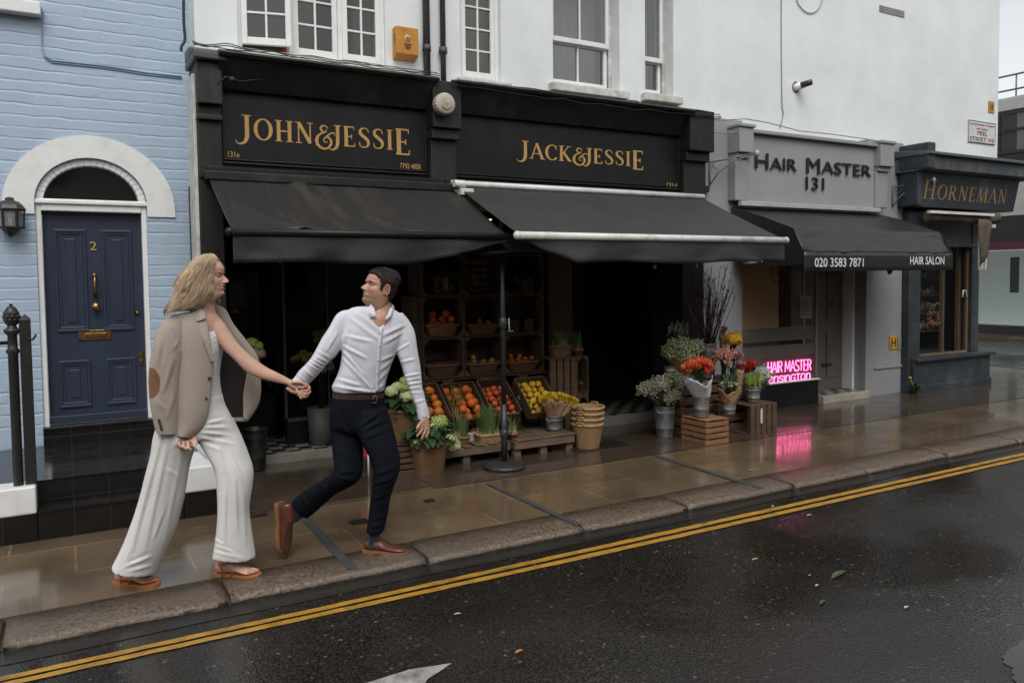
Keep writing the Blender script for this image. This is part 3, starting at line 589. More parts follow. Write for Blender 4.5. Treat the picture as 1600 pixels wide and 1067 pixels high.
def leafwin(parent, o, ex, nn, wd, z0, z1, cols, rows, fr=.045, bar=.018, gl=None):
    """casement leaf: origin o at its lower left, ex along its width, nn its outward normal"""
    o, ex, nn = V(o), V(ex), V(nn); up = V((0, 0, 1)); f = MB(); h = z1-z0; c0 = lambda u, z: o+ex*u+up*z
    def bar_(u0, u1, za, zb, th=.04, pr=0): c = c0((u0+u1)/2, (za+zb)/2)+nn*pr; f.obox(c, ex*(u1-u0)/2, nn*th/2, up*(zb-za)/2)
    bar_(0, fr, 0, h); bar_(wd-fr, wd, 0, h); bar_(fr, wd-fr, 0, fr*1.3); bar_(fr, wd-fr, h-fr, h)
    for i in range(1, cols): u = fr+(wd-2*fr)*i/cols; bar_(u-bar/2, u+bar/2, fr*1.3, h-fr, .03)
    for j in range(1, rows): z = fr*1.3+(h-fr*2.3)*j/rows; bar_(fr, wd-fr, z-bar/2, z+bar/2, .027)
    w_ = f.build('casement', WPAINT, parent, bevel=.004)
    g = MB(); a, b_ = c0(fr, fr)-nn*.006, c0(wd-fr, h-fr)-nn*.006; g.add([a, c0(wd-fr, fr)-nn*.006, b_, c0(fr, h-fr)-nn*.006], [(0, 1, 2, 3)]); g.build('pane', gl or PANE, w_)
N_ = V((0, -1, 0)); EX = V((1, 0, 0))
for k, (ty, a, b_, c, d, r) in enumerate(wins):
    f = MB(); y0 = UY+r
    f.box(a, a+.04, y0, y0+.09, c, d); f.box(b_-.04, b_, y0, y0+.09, c, d); f.box(a+.04, b_-.04, y0, y0+.09, c, c+.035)
    if ty == 'casement' and k == 0:
        t1, t2 = a+(b_-a)*.345, a+(b_-a)*.68; f.box(t1-.02, t1+.02, y0, y0+.09, c+.035, d); f.box(t2-.02, t2+.02, y0, y0+.09, c+.035, d)
    wo = f.build('window', OLDW if k > 1 else WPAINT, wb, bevel=.004); z1 = d-.05
    if k == 0:
        hw = t1-a-.05; leafwin(wo, (a+.03, y0-.03, c+.05), V((math.cos(R(-14)), math.sin(R(-14)), 0)), V((math.sin(R(-14)), -math.cos(R(-14)), 0)), hw, c+.05, z1, 2, 5)
        leafwin(wo, (t1+.022, y0+.03, c+.036), EX, N_, t2-t1-.044, c+.036, z1, 2, 5); leafwin(wo, (t2+.02, y0+.012, c+.036), EX, N_, b_-t2-.06, c+.036, z1, 2, 5)
    elif k == 1: leafwin(wo, (a+.042, y0+.02, c+.036), EX, N_, b_-a-.084, c+.036, z1, 2, 5)
    else:
        mz = c+.5 if k == 2 else c+.42
        leafwin(wo, (a+.042, y0+.03, c+.04), EX, N_, b_-a-.1, c+.04, mz, 2 if k == 2 else 1, 1, .04, gl=SKYG); leafwin(wo, (a+.042, y0-.012, mz-.03), EX, N_, b_-a-.1, mz-.03, z1, 2 if k == 2 else 1, 1, .04, gl=SKYG)
        g = MB(); g.box(a+.05, b_-.05, y0+.25, y0+.27, c, d); g.build('curtain', CURT, wo)
    f = MB(); zs = c-.09 if k != 0 else c-.1
    f.box(a-.06 if k else a-.05, b_+(.07 if k else .06), UY-.09, y0-.001, zs, c-.004); f.build('sill', OLDW, wo, bevel=.01)
g = MB(); g.box(wins[1][1]+.03, wins[1][2]-.03, UY+.2, UY+.22, 3.5, 4.8); g.build('blind', pm('roman_blind', (.3, .27, .2), (.22, .2, .14), .8), wb)
f = MB(); f.box(wins[0][1]+.55, wins[0][1]+.75, UY+.3, UY+.36, 3.4, 4.9); f.box(wins[0][2]-.2, wins[0][2]-.02, UY+.3, UY+.36, 3.4, 4.9); f.build('curtain', pm('brown_curtain', (.2, .13, .08), (.12, .08, .05), .8, .1, 5, 20, .01, .5, stretch=(8, 8, .4)), wb)
f = MB(); f.box(1.75, 2.0, UY+.3, UY+.5, 3.55, 3.68); f.build('box', pm('red_box', (.4, .04, .03), None, .5), wb)
def catm(P, k=6):
    P = [np.array(p) for p in P]; out = []
    for i in range(len(P)-1):
        p0, p1, p2, p3 = P[max(i-1, 0)], P[i], P[i+1], P[min(i+2, len(P)-1)]
        for j in range(k): t = j/k; out.append(.5*((2*p1)+(-p0+p2)*t+(2*p0-5*p1+4*p2-p3)*t*t+(-p0+3*p1-3*p2+p3)*t**3))
    return out+[P[-1]]
# pipes, flue, vent and cables fixed to the wall
for px in (666.5, 692):
    p = W(px, 60, UY-.05); f = MB(); f.tube([(p.x, UY-.05, 3.32), (p.x, UY-.05, 7)], .033 if px < 680 else .026, 12)
    for z in (3.75,): f.lathe((p.x, UY-.05, z), [(.034, -.03), (.04, -.03), (.04, .03), (.034, .03)], 12)
    f.build('drainpipe', LEAD, wb)
p = W(1243, 137, UY); q = V((.28, -.62, .13)).normalized(); f = MB(); f.lathe(p-q*.02, [(.03, 0), (.045, .01), (.045, .09), (.03, .092)], 14, ax=q); fo = f.build('flue', WPAINT, wb)
f = MB(); f.lathe(p+q*.07, [(.036, 0), (.04, 0), (.036, .13), (.026, .132), (.024, .06)], 14, ax=q); f.build('flue_end', IRON, fo)
f = MB(); rg = [(p.x+(.065+.02*noise.noise((i, 0, 0)))*math.cos(i*.52), UY-.004, p.z+(.075+.02*noise.noise((i, 4, 0)))*math.sin(i*.52)) for i in range(12)]; f.add(rg, [list(range(12))]); f.build('broken_render', pm('bare_plaster', (.2, .14, .09), None, .8), wb)
a, b_ = W(1374, 8, UY-.004), W(1413, 28, UY-.004); f = MB(); f.box(a.x, b_.x, UY-.006, UY-.001, b_.z, a.z)
for i in range(4): z = b_.z+(a.z-b_.z)*(i+.5)/4; f.box(a.x+.01, b_.x-.01, UY-.012, UY-.006, z-.008, z+.004)
f.build('vent', pm('vent_grille', (.36, .35, .33), (.26, .25, .23), .6, dirt=(.3, .16, .08)), wb)
for pts, mt, r in (([(1221, -30), (1221, 60), (1222, 160), (1224, 178), (1219, 200)], CORD, .006), ([(1238, -30), (1243, -8), (1249, 9), (1264, 21), (1280, 13), (1290, -20)], CORD, .006), ([(287, -20), (287, 30), (289, 62), (284, 72), (283, 80)], BCORD, .012)):
    f = MB(); f.tube([V(q) for q in catm([tuple(W(x, y, UY-.012)) for x, y in pts])], r, 6); f.build('cable', mt, wb)
# street name plate, yellow plate
a, b_ = W(1513, 205, UY-.012), W(1555, 205, UY-.012); zc = a.z; o = thing('street_sign', 'white street name plate with red and black lettering near the building corner', 'street sign', (a.x, UY, zc))
x0, x1, z0, z1 = a.x, b_.x, zc-.155, zc+.165
SW = pm('enamel_white', (.62, .63, .62), (.52, .53, .52), .3); SB = pm('sign_black', (.02, .02, .02), None, .4); SR = pm('sign_red', (.42, .04, .04), None, .4)
f = MB(); f.box(x0, x1, UY-.014, UY-.002, z0, z1); f.build('plate', SW, o); f = MB(); e = .008
f.box(x0, x1, UY-.018, UY-.0145, z0, z0+e); f.box(x0, x1, UY-.018, UY-.0145, z1-e, z1); f.box(x0, x0+e, UY-.0175, UY-.0145, z0+e, z1-e); f.box(x1-e, x1, UY-.0175, UY-.0145, z0+e, z1-e); f.build('border', SB, o)
wd = x1-x0; mesh_text('The Royal Borough of Kensington', 'lettering', SR, o, x0+.03, x1-.03, z1-.07, z1-.035, UY-.015, .002); mesh_text('and Chelsea', 'lettering', SR, o, x0+wd*.3, x1-wd*.3, z1-.125, z1-.09, UY-.015, .002)
mesh_text('PEEL', 'lettering', SB, o, x0+wd*.33, x0+wd*.7, z0+.115, z0+.175, UY-.015, .002); mesh_text('STREET', 'lettering', SB, o, x0+.04, x0+wd*.66, z0+.025, z0+.085, UY-.015, .002); mesh_text('W8', 'lettering', SR, o, x0+wd*.72, x1-.04, z0+.025, z0+.085, UY-.015, .002)
a, b_ = W(1545, 158, UY-.01), W(1553.5, 177, UY-.01); o = thing('yellow_plate', 'small yellow hydrant plate above the street sign', 'sign', (a.x, UY, a.z)); YP = pm('plate_yellow', (.5, .3, .03), (.36, .2, .03), .45)
f = MB(); f.box(a.x, b_.x, UY-.012, UY-.002, b_.z, a.z); f.build('plate', YP, o); f = MB(); cx_ = (a.x+b_.x)/2; f.box(cx_-.03, cx_-.018, UY-.016, UY-.0125, b_.z+.03, a.z-.03); f.box(cx_+.018, cx_+.03, UY-.016, UY-.0125, b_.z+.03, a.z-.03); f.box(cx_-.018, cx_+.018, UY-.016, UY-.0125, (a.z+b_.z)/2-.008, (a.z+b_.z)/2+.008); f.build('mark', SB, o)
# ================================================================== FAR BUILDING ACROSS THE SIDE STREET
FX = 21.0; fb = thing('far_building', 'brown brick building with a dark shopfront across the side street', 'building', (FX, 12, 0))
BRK = m_brick('brown_brick', (.13, .075, .052), (.1, .06, .045), .23, .075, .4, .01, (.16, .14, .12), face='x'); PALE = pm('pale_band', (.5, .5, .48), (.4, .4, .38), .6); FDK = pm('dark_bronze', (.03, .029, .028), None, .5); PURP = pm('purple_fascia', (.1, .03, .06), None, .5)
f = MB(); f.box(FX, FX+.4, -6, 40, 4.6, 5.72); f.box(FX, FX+10, -6, 40, 4.59, 4.6); f.build('wall', BRK, fb)
f = MB(); f.box(FX-.05, FX+.4, -6, 40, 5.722, 6.0); f.box(FX-.02, FX+.4, -6, 40, 3.06, 4.24); f.box(FX, FX+8, -6, 40, 6.0, 6.05); f.build('band', PALE, fb)
f = MB(); f.box(FX-.04, FX+.4, -6, 40, 4.245, 4.595); f.box(FX-.12, FX+.4, -6, 40, 2.4, 3.05); f.box(FX-.03, FX+.4, -6, 40, 0.02, .24); 
for y in range(-6, 40, 3): f.box(FX-.03, FX+.4, y+.45, y+.85, .24, 2.2)
f.build('shopfront', FDK, fb)
f = MB(); f.box(FX-.18, FX+.3, -6, 40, 2.2, 2.395); f.build('awning_box', PURP, fb)
WARMG = emit('lit_shop_interior', (.55, .64, .6), .22)
f = MB(); f.box(FX+.9, FX+1, -6, 40, .24, 2.2); f.box(FX+.4, FX+.9, -6, 40, .22, .26); f.build('shop_interior', WARMG, fb)
f = MB(); f.add([(FX+.05, -6, .24), (FX+.05, 40, .24), (FX+.05, 40, 2.2), (FX+.05, -6, 2.2)], [(0, 3, 2, 1)]); f.build('shop_pane', SHOPG, fb)
f = MB(); f.box(FX-.02, FX+.03, 11.0, 11.2, 1.1, 2.0); f.build('poster', pm('dark_poster', (.03, .04, .05), None, .4), fb)
for y in (6.2, 8.8, 11.15, 13.7):
    f = MB(); y0, y1 = y-.95, y+.95
    f.box(FX-.05, FX-.005, y0, y1, 4.62, 4.7); f.box(FX-.05, FX-.005, y0, y1, 5.62, 5.7)
    for yy in (y0, y0+.55, y1-.6, y1-.06): f.box(FX-.045, FX-.005, yy, yy+.06, 4.7, 5.62)
    f.box(FX-.043, FX-.005, y0+.06, y1-.06, 5.2, 5.25); wo = f.build('window', FDK, fb)
    f = MB(); f.box(FX-.012, FX-.008, y0+.05, y0+.9, 4.7, 5.62); f.build('curtain', PALE, wo)
    f = MB(); f.add([(FX-.02, y0, 4.7), (FX-.02, y1, 4.7), (FX-.02, y1, 5.62), (FX-.02, y0, 5.62)], [(0, 3, 2, 1)]); f.build('pane', PANE, wo)
f = MB()
for z in (6.25, 6.62): f.tube([(FX+.1, -6, z), (FX+.1, 40, z)], .025, 6)
for y in range(-5, 40, 1): f.tube([(FX+.1, y+.2, 6.0), (FX+.1, y+.2, 6.63)], .02, 6)
f.build('railing', pm('grey_rail', (.12, .13, .13), None, .5), fb)
# ================================================================== ACROSS THE ROAD (seen only in reflections)
CREAMB = m_stucco('cream_render', (.5, .42, .32), (.3, .26, .2)); op = thing('opposite_terrace', 'cream terrace across the road, seen only in the shop glass', 'building', (4, -10, 0)); f = MB(); f.box(-22, 32, -10.6, -10, ZR, 7.6); f.build('wall', CREAMB, op)
f = MB()
for i in range(16):
    x = -20+i*3.2; f.box(x, x+1.1, -10, -9.96, .9, 2.6); f.box(x, x+1.1, -10, -9.96, 4.2, 6.0)
f.build('window', SKYG, op); f = MB(); f.box(-22, 32, -10, -9.9, 3.1, 3.4); f.box(-22, 32, -10.65, -9.85, 7.6, 7.8); f.build('cornice', WPAINT, op)
f = MB(); f.box(-22, 32, -10, -6.5, ZR-.05, .0); tag(f.build('opposite_pavement', PAVE), kind='structure')
# ================================================================== SHOP ROW: one dark interior shell behind the fronts
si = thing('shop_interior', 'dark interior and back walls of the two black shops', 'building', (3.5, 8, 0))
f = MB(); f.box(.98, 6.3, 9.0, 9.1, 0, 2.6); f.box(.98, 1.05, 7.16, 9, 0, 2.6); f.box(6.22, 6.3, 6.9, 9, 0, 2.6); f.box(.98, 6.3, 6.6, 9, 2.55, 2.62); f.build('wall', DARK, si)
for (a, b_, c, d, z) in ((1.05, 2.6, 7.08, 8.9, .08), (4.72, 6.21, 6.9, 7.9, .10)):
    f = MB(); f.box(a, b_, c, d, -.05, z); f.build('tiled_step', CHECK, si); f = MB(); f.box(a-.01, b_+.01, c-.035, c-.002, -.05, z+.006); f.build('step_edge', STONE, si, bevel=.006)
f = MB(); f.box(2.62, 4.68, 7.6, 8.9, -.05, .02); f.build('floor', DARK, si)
WOODK = pm('dark_stained_wood', (.05, .032, .02), (.028, .018, .012), .6, .1, 4, 60, .003, .4, stretch=(1, 6, 1))
# ---- left shop: door, window
pdr = f = MB(); dx0, dx1 = 1.22, 1.84; f.box(dx0, dx0+.07, 7.9, 7.95, .09, 2.3); f.box(dx1-.07, dx1, 7.9, 7.95, .09, 2.3); f.box(dx0, dx1, 7.9, 7.95, .09, .5); f.box(dx0, dx1, 7.9, 7.95, 2.2, 2.3); d_ = f.build('door', BLACK, si, bevel=.004)
f = MB(); f.add([(dx0, 7.92, .5), (dx1, 7.92, .5), (dx1, 7.92, 2.2), (dx0, 7.92, 2.2)], [(0, 1, 2, 3)]); f.build('pane', SHOPG, d_)
NOTE = pm('notice_paper', (.16, .15, .14), (.11, .1, .1), .6, scale=9); NRED = pm('notice_red', (.16, .02, .02), None, .5); TXT = pm('small_print', (.03, .03, .03), None, .6)
def notice(px0, py0, px1, py1, Y, parent, head=None, lines=8, mat=NOTE):
    a, b_ = W(px0, py0, Y), W(px1, py1, Y); f = MB(); f.box(a.x, b_.x, Y-.006, Y-.002, b_.z, a.z); o = f.build('notice', mat, parent); h = a.z-b_.z
    if head: f = MB(); f.box(a.x+.002, b_.x-.002, Y-.009, Y-.0065, a.z-h*.13, a.z-.002); f.build('heading', head, o)
    f = MB(); r = random.Random(int(px0))
    for i in range(lines): z = a.z-h*(.22+.7*i/lines); f.box(a.x+.02, a.x+.02+(b_.x-a.x-.04)*r.uniform(.6, 1), Y-.008, Y-.0065, z-h*.012, z+h*.012)
    f.build('print', TXT, o)
notice(357, 440, 382, 478, 7.88, d_, NRED, 9); notice(361, 483, 372, 490, 7.88, d_, None, 2, pm('small_card', (.3, .3, .28), None, .5))
a = W(360, 563, 7.88); f = MB(); f.box(a.x-.06, a.x+.06, 7.87, 7.898, a.z-.03, a.z+.03); f.build('letter_plate', BRASS, d_, bevel=.003)
wx0, wx1, wy = W(444, 500, 7.42).x, 3.05, 7.42; FRM = pm('worn_grey_frame', (.075, .07, .06), (.045, .042, .038), .5)
f = MB(); f.box(wx0-.012, wx0+.012, wy, wy+.05, .33, 2.3); xm = W(512, 500, wy).x; f.box(xm-.008, xm+.008, wy, wy+.05, .33, 2.3); f.box(wx0, wx1, wy-.04, wy+.1, .3, .33); wo = f.build('shop_window', FRM, si)
f = MB(); f.box(wx0, wx1, wy+.0, wy+.08, .02, .3); f.build('stall_riser', BLACK, wo)
f = MB(); f.add([(wx0, wy+.02, .33), (wx1, wy+.02, .33), (wx1, wy+.02, 2.3), (wx0, wy+.02, 2.3)], [(0, 1, 2, 3)]); f.build('pane', SHOPG, wo)
f = MB(); p = W(307, 330, 6.72); q = W(316, 400, 6.72); f.tube([p, W(311, 322, 6.72), q, (q.x, 6.72, .02)], .007, 6); f.build('pull_rod', FRM, si)
# ---- right shop: plywood reveal, black doors
p0, p1 = W(853, 470, 7.25), W(893, 470, 7.25); f = MB(); f.box(p0.x, p0.x+.1, 7.2, 7.26, 0, 2.3); f.box(p0.x+.1, p1.x, 7.23, 7.29, 0, 2.3); f.build('timber_panel', pm('brown_timber', (.10, .06, .034), (.065, .04, .024), .6, .1, 4, 60, .003, .4, stretch=(5, 5, .6)), si, bevel=.004)
q0, q1 = p1.x+.05, 6.15; f = MB(); f.box(q0, q1, 7.75, 7.8, .1, 2.4)
for (a, b_) in ((q0, (q0+q1)/2-.02), ((q0+q1)/2+.02, q1)):
    for (c, d) in ((.25, .95), (1.1, 2.2)): f.box(a+.1, b_-.1, 7.735, 7.751, c, c+.04); f.box(a+.1, b_-.1, 7.735, 7.751, d-.04, d); f.box(a+.1, a+.14, 7.734, 7.751, c, d); f.box(b_-.14, b_-.1, 7.734, 7.751, c, d)
bd_ = f.build('door', BLACK, si, bevel=.004)
a, b_ = W(984, 478, 7.72), W(1008, 486, 7.72); f = MB(); f.box(a.x, b_.x, 7.72, 7.748, b_.z, a.z); f.box(a.x+.04, b_.x-.04, 7.715, 7.72, b_.z+.012, a.z-.012); f.build('letter_plate', BRASS, bd_, bevel=.003)
a, b_ = W(985, 403, 7.73), W(1004, 408, 7.73); mesh_text('131c', 'house_number', GOLD, bd_, a.x, b_.x, b_.z, a.z, 7.733, .003)
f = MB(); f.ell(W(964, 483, 7.73), .018); f.build('knob', BRASS, bd_)
# ================================================================== BLACK SHOPFRONTS
def black_front(name, label, xl, xr, zt, zb, left_cap, sx0, sx1, text, tpx, small):
    o = thing(name, label, 'shopfront', (xl, 6.6, 0))
    PY = 6.55
    f = MB(); f.box(sx0, sx1, PY, PY+.06, zb-.02, zt); f.build('sign_panel', BLACK, o)
    f = MB(); zbm = zb; f.box(sx0+.01, sx1-.01, PY-.022, PY-.001, zbm, zbm+.018); f.box(sx0+.01, sx1-.01, PY-.016, PY-.0015, zbm+.03, zbm+.042); f.box(sx0+.01, sx0+.028, PY-.018, PY-.001, zbm+.042, zt); f.box(sx1-.028, sx1-.01, PY-.018, PY-.001, zbm+.042, zt)
    f.box(sx0-.12, sx1+.12, PY-.06, PY+.08, zb-.16, zb-.03); f.box(sx0-.12, sx1+.12, PY-.10, PY-.06, zb-.075, zb-.035); f.build('sign_moulding', BLACK, o, bevel=.005)
    fz = zt; f = MB(); f.prism([(sx0-.02, PY+.02, fz), (sx0-.02, PY-.05, fz), (sx0-.02, PY-.19, fz+.21), (sx0-.02, PY+.02, fz+.21)], (sx1-sx0+.04, 0, 0)); f.build('frieze', BLACK2, o)
    f = MB(); f.prism([(sx0-.03, PY+.02, fz+.212), (sx0-.03, PY-.215, fz+.212), (sx0-.03, PY-.235, fz+.235), (sx0-.03, PY-.2, fz+.26), (sx0-.03, PY+.02, fz+.262)], (sx1-sx0+.06, 0, 0)); f.build('cornice', BLACK2, o)
    return o
Zt = 3.12; Zb = 2.545
c0 = W(309, 200, 6.5).x; c1 = W(346, 200, 6.5).x; m0 = W(671, 220, 6.5).x; m1 = W(711, 220, 6.5).x; r0 = W(1066, 250, 6.5).x; r1 = W(1100, 250, 6.5).x
sa = black_front('shopfront', 'black shopfront with the gold JOHN & JESSIE sign', c0, m0, Zt, Zb, True, c1, m0, None, None, None)
f = MB(); f.box(c0, c1, 6.5, 7.14, 0, 2.42); f.box(c0, c1, 6.48, 6.6, 2.42, 2.98); f.box(c0-.01, c1+.005, 6.44, 6.6, 2.86, 2.9); f.box(c0-.005, c1+.003, 6.42, 6.84, 2.98, 3.3); f.build('pilaster', BLACK2, sa, bevel=.008)
f = MB(); f.box(c0-.035, c1+.03, 6.36, 6.84, 3.3, 3.36); f.prism([(c0-.035, 6.36, 3.36), (c0-.035, 6.84, 3.36), (c0-.035, 6.84, 3.45), (c0-.035, 6.6, 3.44)], (c1-c0+.065, 0, 0)); f.build('lead_cap', LEAD, sa, bevel=.012)
f = MB(); f.box(c0-.028, c0-.002, 6.53, 6.83, 0, 3.22); f.build('side_board', OLDW, sa, bevel=.005)
f = MB(); f.box(m0, m1, 6.47, 6.6, 2.42, 2.95); f.box(m0-.01, m1+.01, 6.42, 6.6, 2.86, 2.95); f.box(m0-.012, m1+.012, 6.38, 6.84, 2.951, 3.36); f.build('pilaster', BLACK2, sa, bevel=.008)
# white weathered flashing between fascia top and wall
f = MB(); n_ = 40; rs = []
for i in range(n_+1):
    x = c1+.03+(m0-c1-.03)*i/n_; rs.append([V((x, 6.37, 3.385+.012*noise.noise((x*3, 0, 0)))), V((x, 6.6, 3.42+.012*noise.noise((x*3, 3, 0)))), V((x, 6.845, 3.46+.01*noise.noise((x*4, 5, 0))))])
f.sheet(rs, -.012); f.build('flashing', OLDW, sa)
f = MB()
for k in range(3): f.tube([V(q) for q in catm([V((c0-.02+(m0-c0+.1)*i/24, 6.5-.03*k+.03*noise.noise((i*.4, k, 0)), 3.455-.02*k+.02*noise.noise((i*.5, k, 9)))) for i in range(25)], 4)], .0042, 6)
f.tube([W(x, y, 6.36) for x, y in ((340, 133), (352, 120), (362, 122), (375, 128), (390, 126), (410, 124))], .005, 5); f.ell(W(363, 125, 6.34), .025)
f.build('cable', BCORD, sa)
capH = .19; a, b_ = W(378, 210, 6.55), W(643, 225, 6.55); sign_text('JOHN&JESSIE', 'lettering', GOLD, sa, a.x, b_.x+.02, W(470, 224, 6.55).z, capH, 6.55, first=1.0, last=1.2, small=.9)
def small(s, px0, py0, px1, py1, Y, parent, mat=GOLD, dep=.002): a, b_ = W(px0, py0, Y), W(px1, py1, Y); return mesh_text(s, 'lettering', mat, parent, a.x, b_.x, W((px0+px1)/2, py1, Y).z, W((px0+px1)/2, py0, Y).z, Y, dep)
small('131e', 356, 237, 374, 246, 6.55, sa); small('7792 4858', 625, 256, 657, 264, 6.55, sa)
sb = black_front('shopfront', 'black shopfront with the gold JACK & JESSIE sign', m1, r1, Zt, Zb, False, m1, r0, None, None, None)
f = MB(); f.box(r0, r1, 6.5, 7.0, 0, 2.42); f.box(r0, r1, 6.47, 6.62, 2.42, 2.95); f.box(r0-.01, r1+.01, 6.42, 6.62, 2.85, 2.95); f.box(r0-.012, r1+.02, 6.36, 6.84, 2.951, 3.38); f.build('pilaster', BLACK2, sb, bevel=.008)
f = MB(); rs = []
for i in range(n_+1):
    x = m1+.03+(r1-m1-.03)*i/n_; rs.append([V((x, 6.37, 3.385+.012*noise.noise((x*3, 0, 0)))), V((x, 6.6, 3.4+.015*noise.noise((x*3, 3, 0)))), V((x, 6.845, 3.44+.02*noise.noise((x*4, 5, 0))))])
f.sheet(rs, -.012); f.build('flashing', LEAD, sb)
f = MB()
for k in range(4): f.tube([V(q) for q in catm([V((m1-.1+(r1-m1+.2)*i/30, 6.36-.02*(k % 2)+.02*noise.noise((i*.4, k, 2)), 3.36+.04*math.sin(i*.11+k)*.5-.012*k+.02*noise.noise((i*.5, k, 7)))) for i in range(31)], 4)], .005, 6)
f.build('cable', BCORD, sb)
a, b_ = W(815, 240, 6.55), W(1007, 255, 6.55); sign_text('JACK&JESSIE', 'lettering', GOLD, sb, a.x, b_.x+.02, W(880, 252, 6.55).z, .165, 6.55, first=1.0, last=1.2, small=.9)
small('131d', 1042, 286, 1057, 295, 6.55, sb)
# siren, alarm box
sr = thing('alarm_siren', 'round ribbed cream alarm siren on the black pilaster between the two signs', 'alarm', W(692, 165, 6.36)); CREAM = pm('cream_plastic', (.5, .46, .37), (.4, .37, .29), .45, dirt=(.2, .17, .12))
f = MB(); c = W(690.5, 165, 6.377); n = 44; rs = []
for (r, z) in ((.001, .0), (.085, .0), (.092, .01), (.092, .075), (.082, .088), (.05, .094), (.001, .096)):
    rs.append([c+V((r*(1+(.045 if (j % 2 and .005 < z < .08) else 0))*math.cos(2*math.pi*j/n), -z, r*(1+(.045 if (j % 2 and .005 < z < .08) else 0))*math.sin(2*math.pi*j/n))) for j in range(n)])
f.rings(rs, sm=False, cap=False); f.build('cover', CREAM, sr); f = MB(); f.ell(c+V((0, -.096, 0)), .006); f.tube([c+V((.05*math.cos(a), -.097+.01*0, .05*math.sin(a))) for a in [R(205+i*13) for i in range(11)]], .003, 5); f.build('mark', pm('grey_print', (.2, .22, .22), None, .5), sr)
a, b_ = W(619, 60, 6.75), W(654, 60, 6.75); zt_, zb_ = W(620, 40, 6.75).z, W(622, 87, 6.75).z
al = thing('alarm_box', 'weathered orange alarm box on the white wall beside the drainpipes', 'alarm', (a.x, 6.84, zb_)); ORP = pm('alarm_orange', (.52, .235, .02), (.42, .17, .015), .42, .1, 7, 60, .002, .3, dirt=(.3, .12, .03))
f = MB(); f.prism([(a.x, 6.75, zb_+.02), (a.x, 6.75, zt_), (a.x, 6.848, zt_+.0), (a.x, 6.848, zb_-.02)][::-1], (b_.x-a.x, 0, 0)); ab = f.build('case', ORP, al, bevel=.008)
f = MB()
for i in range(4): f.obox((a.x-.001, 6.785+.0*i, zt_-.07-i*.022), (.002, 0, 0), (0, .018, .006), (0, -.001, .004))
f.build('louvre', IRON, al)
cx_ = (a.x+b_.x)/2; f = MB(); f.lathe((cx_, 6.748, zt_-.1), [(.001, .004), (.03, .003), (.031, 0)], 20, ax=(0, -1, 0)); f.build('badge', pm('badge_cream', (.5, .4, .22), None, .5), al)
f = MB(); f.ell((cx_-.006, 6.743, zt_-.1), .009, .003, .011); f.ell((cx_+.01, 6.743, zt_-.1), .006, .003, .009)
for i in range(4): f.box(cx_-.035+.006*i, cx_+.035-.004*i, 6.7445, 6.7485, zt_-.155-i*.014, zt_-.149-i*.014)
f.build('print', pm('brown_print', (.16, .08, .02), None, .5), al)
# ================================================================== AWNINGS
AWN = pm('black_awning_canvas', (.019, .018, .017), (.013, .0125, .012), .62, .1, 3, 260, .001, .25, dirt=(.034, .031, .027), stretch=(1, 3, 1))
AWN2 = pm('dark_grey_awning_canvas', (.030, .030, .030), (.022, .022, .022), .65, .08, 3, 300, .001, .25)
AWN1 = pm('stained_awning_canvas', (.017, .0165, .016), (.012, .012, .0115), .55, .1, 2.4, 200, .001, .2, dirt=(.05, .036, .02), stretch=(5, .5, .5))
WBAR = pm('white_awning_bar', (.66, .66, .64), (.56, .56, .53), .35, .08, 12, 0, dirt=(.3, .26, .2))
def flat_awning(o, xl, xr, Yb, zb, Yf, zf, canvas, barmat, barr, folds, val, valmat, sag=.02):
    f = MB(); n, k = 160, 16; rs = []; folds = list(folds)+[(q/5, .0045, .0035, 0, -.5) for q in range(1, 5)]
    for i in range(n+1):
        t = i/n; x = xl+(xr-xl)*t; row = []
        for j in range(k+1):
            u = j/k; z = zb+(zf-zb)*u-sag*math.sin(math.pi*u)*(1-.6*abs(2*t-1)); y = Yb+(Yf-Yb)*u
            for (tc, amp, wd, dr, u0) in folds:
                d = t-(tc+dr*(u-.5)); z += amp*math.exp(-(d/wd)**2)*(max(0, min(1, (u-u0)/(1-u0+1e-6))) if u0 >= 0 else max(0, 1-u))
            z += .006*noise.noise((x*2.5, u*3, 1))
            row.append(V((x, y, z)))
        rs.append(row)
    f.sheet(rs, .004); f.build('canopy', canvas, o)
    f = MB(); f.tube([(xl-.02, Yf-.01, zf-.012), (xr+.02, Yf-.01, zf-.012)], barr, 14); f.ell((xl-.02, Yf-.01, zf-.012), barr*1.12, n=10); f.ell((xr+.02, Yf-.01, zf-.012), barr*1.12, n=10); f.build('front_bar', barmat, o)
    f = MB(); rs = []
    for i in range(n+1):
        t = i/n; x = xl+(xr-xl)*t; h = val(t); row = []
        for j in range(7):
            u = j/6; row.append(V((x+.01*math.sin(t*60)*u, Yf-.012+.016*u*math.sin(t*21+1)+.02*noise.noise((x*4, u*2, 3))*u, zf-.02-h*u)))
        rs.append(row)
    f.sheet(rs, .003); f.build('valance', valmat, o)
    f = MB(); f.tube([(xl+.12, Yb-.02, zb-.1), (xl+.45, (Yb+Yf)/2, (zb+zf)/2-.13), (xl+.1, Yf+.02, zf-.03)], .016, 8); f.build('arm', barmat if barmat != BLACK else IRON, o)
    f = MB(); f.tube([(xr-.12, Yb-.02, zb-.1), (xr-.45, (Yb+Yf)/2, (zb+zf)/2-.13), (xr-.1, Yf+.02, zf-.03)], .016, 8); f.build('arm', barmat if barmat != BLACK else IRON, o)
xl1 = W(363, 355, 5.54).x; a1 = thing('awning', 'black canvas awning with a stained sagging top under the JOHN & JESSIE sign', 'awning', (2, 6.5, 2.4))
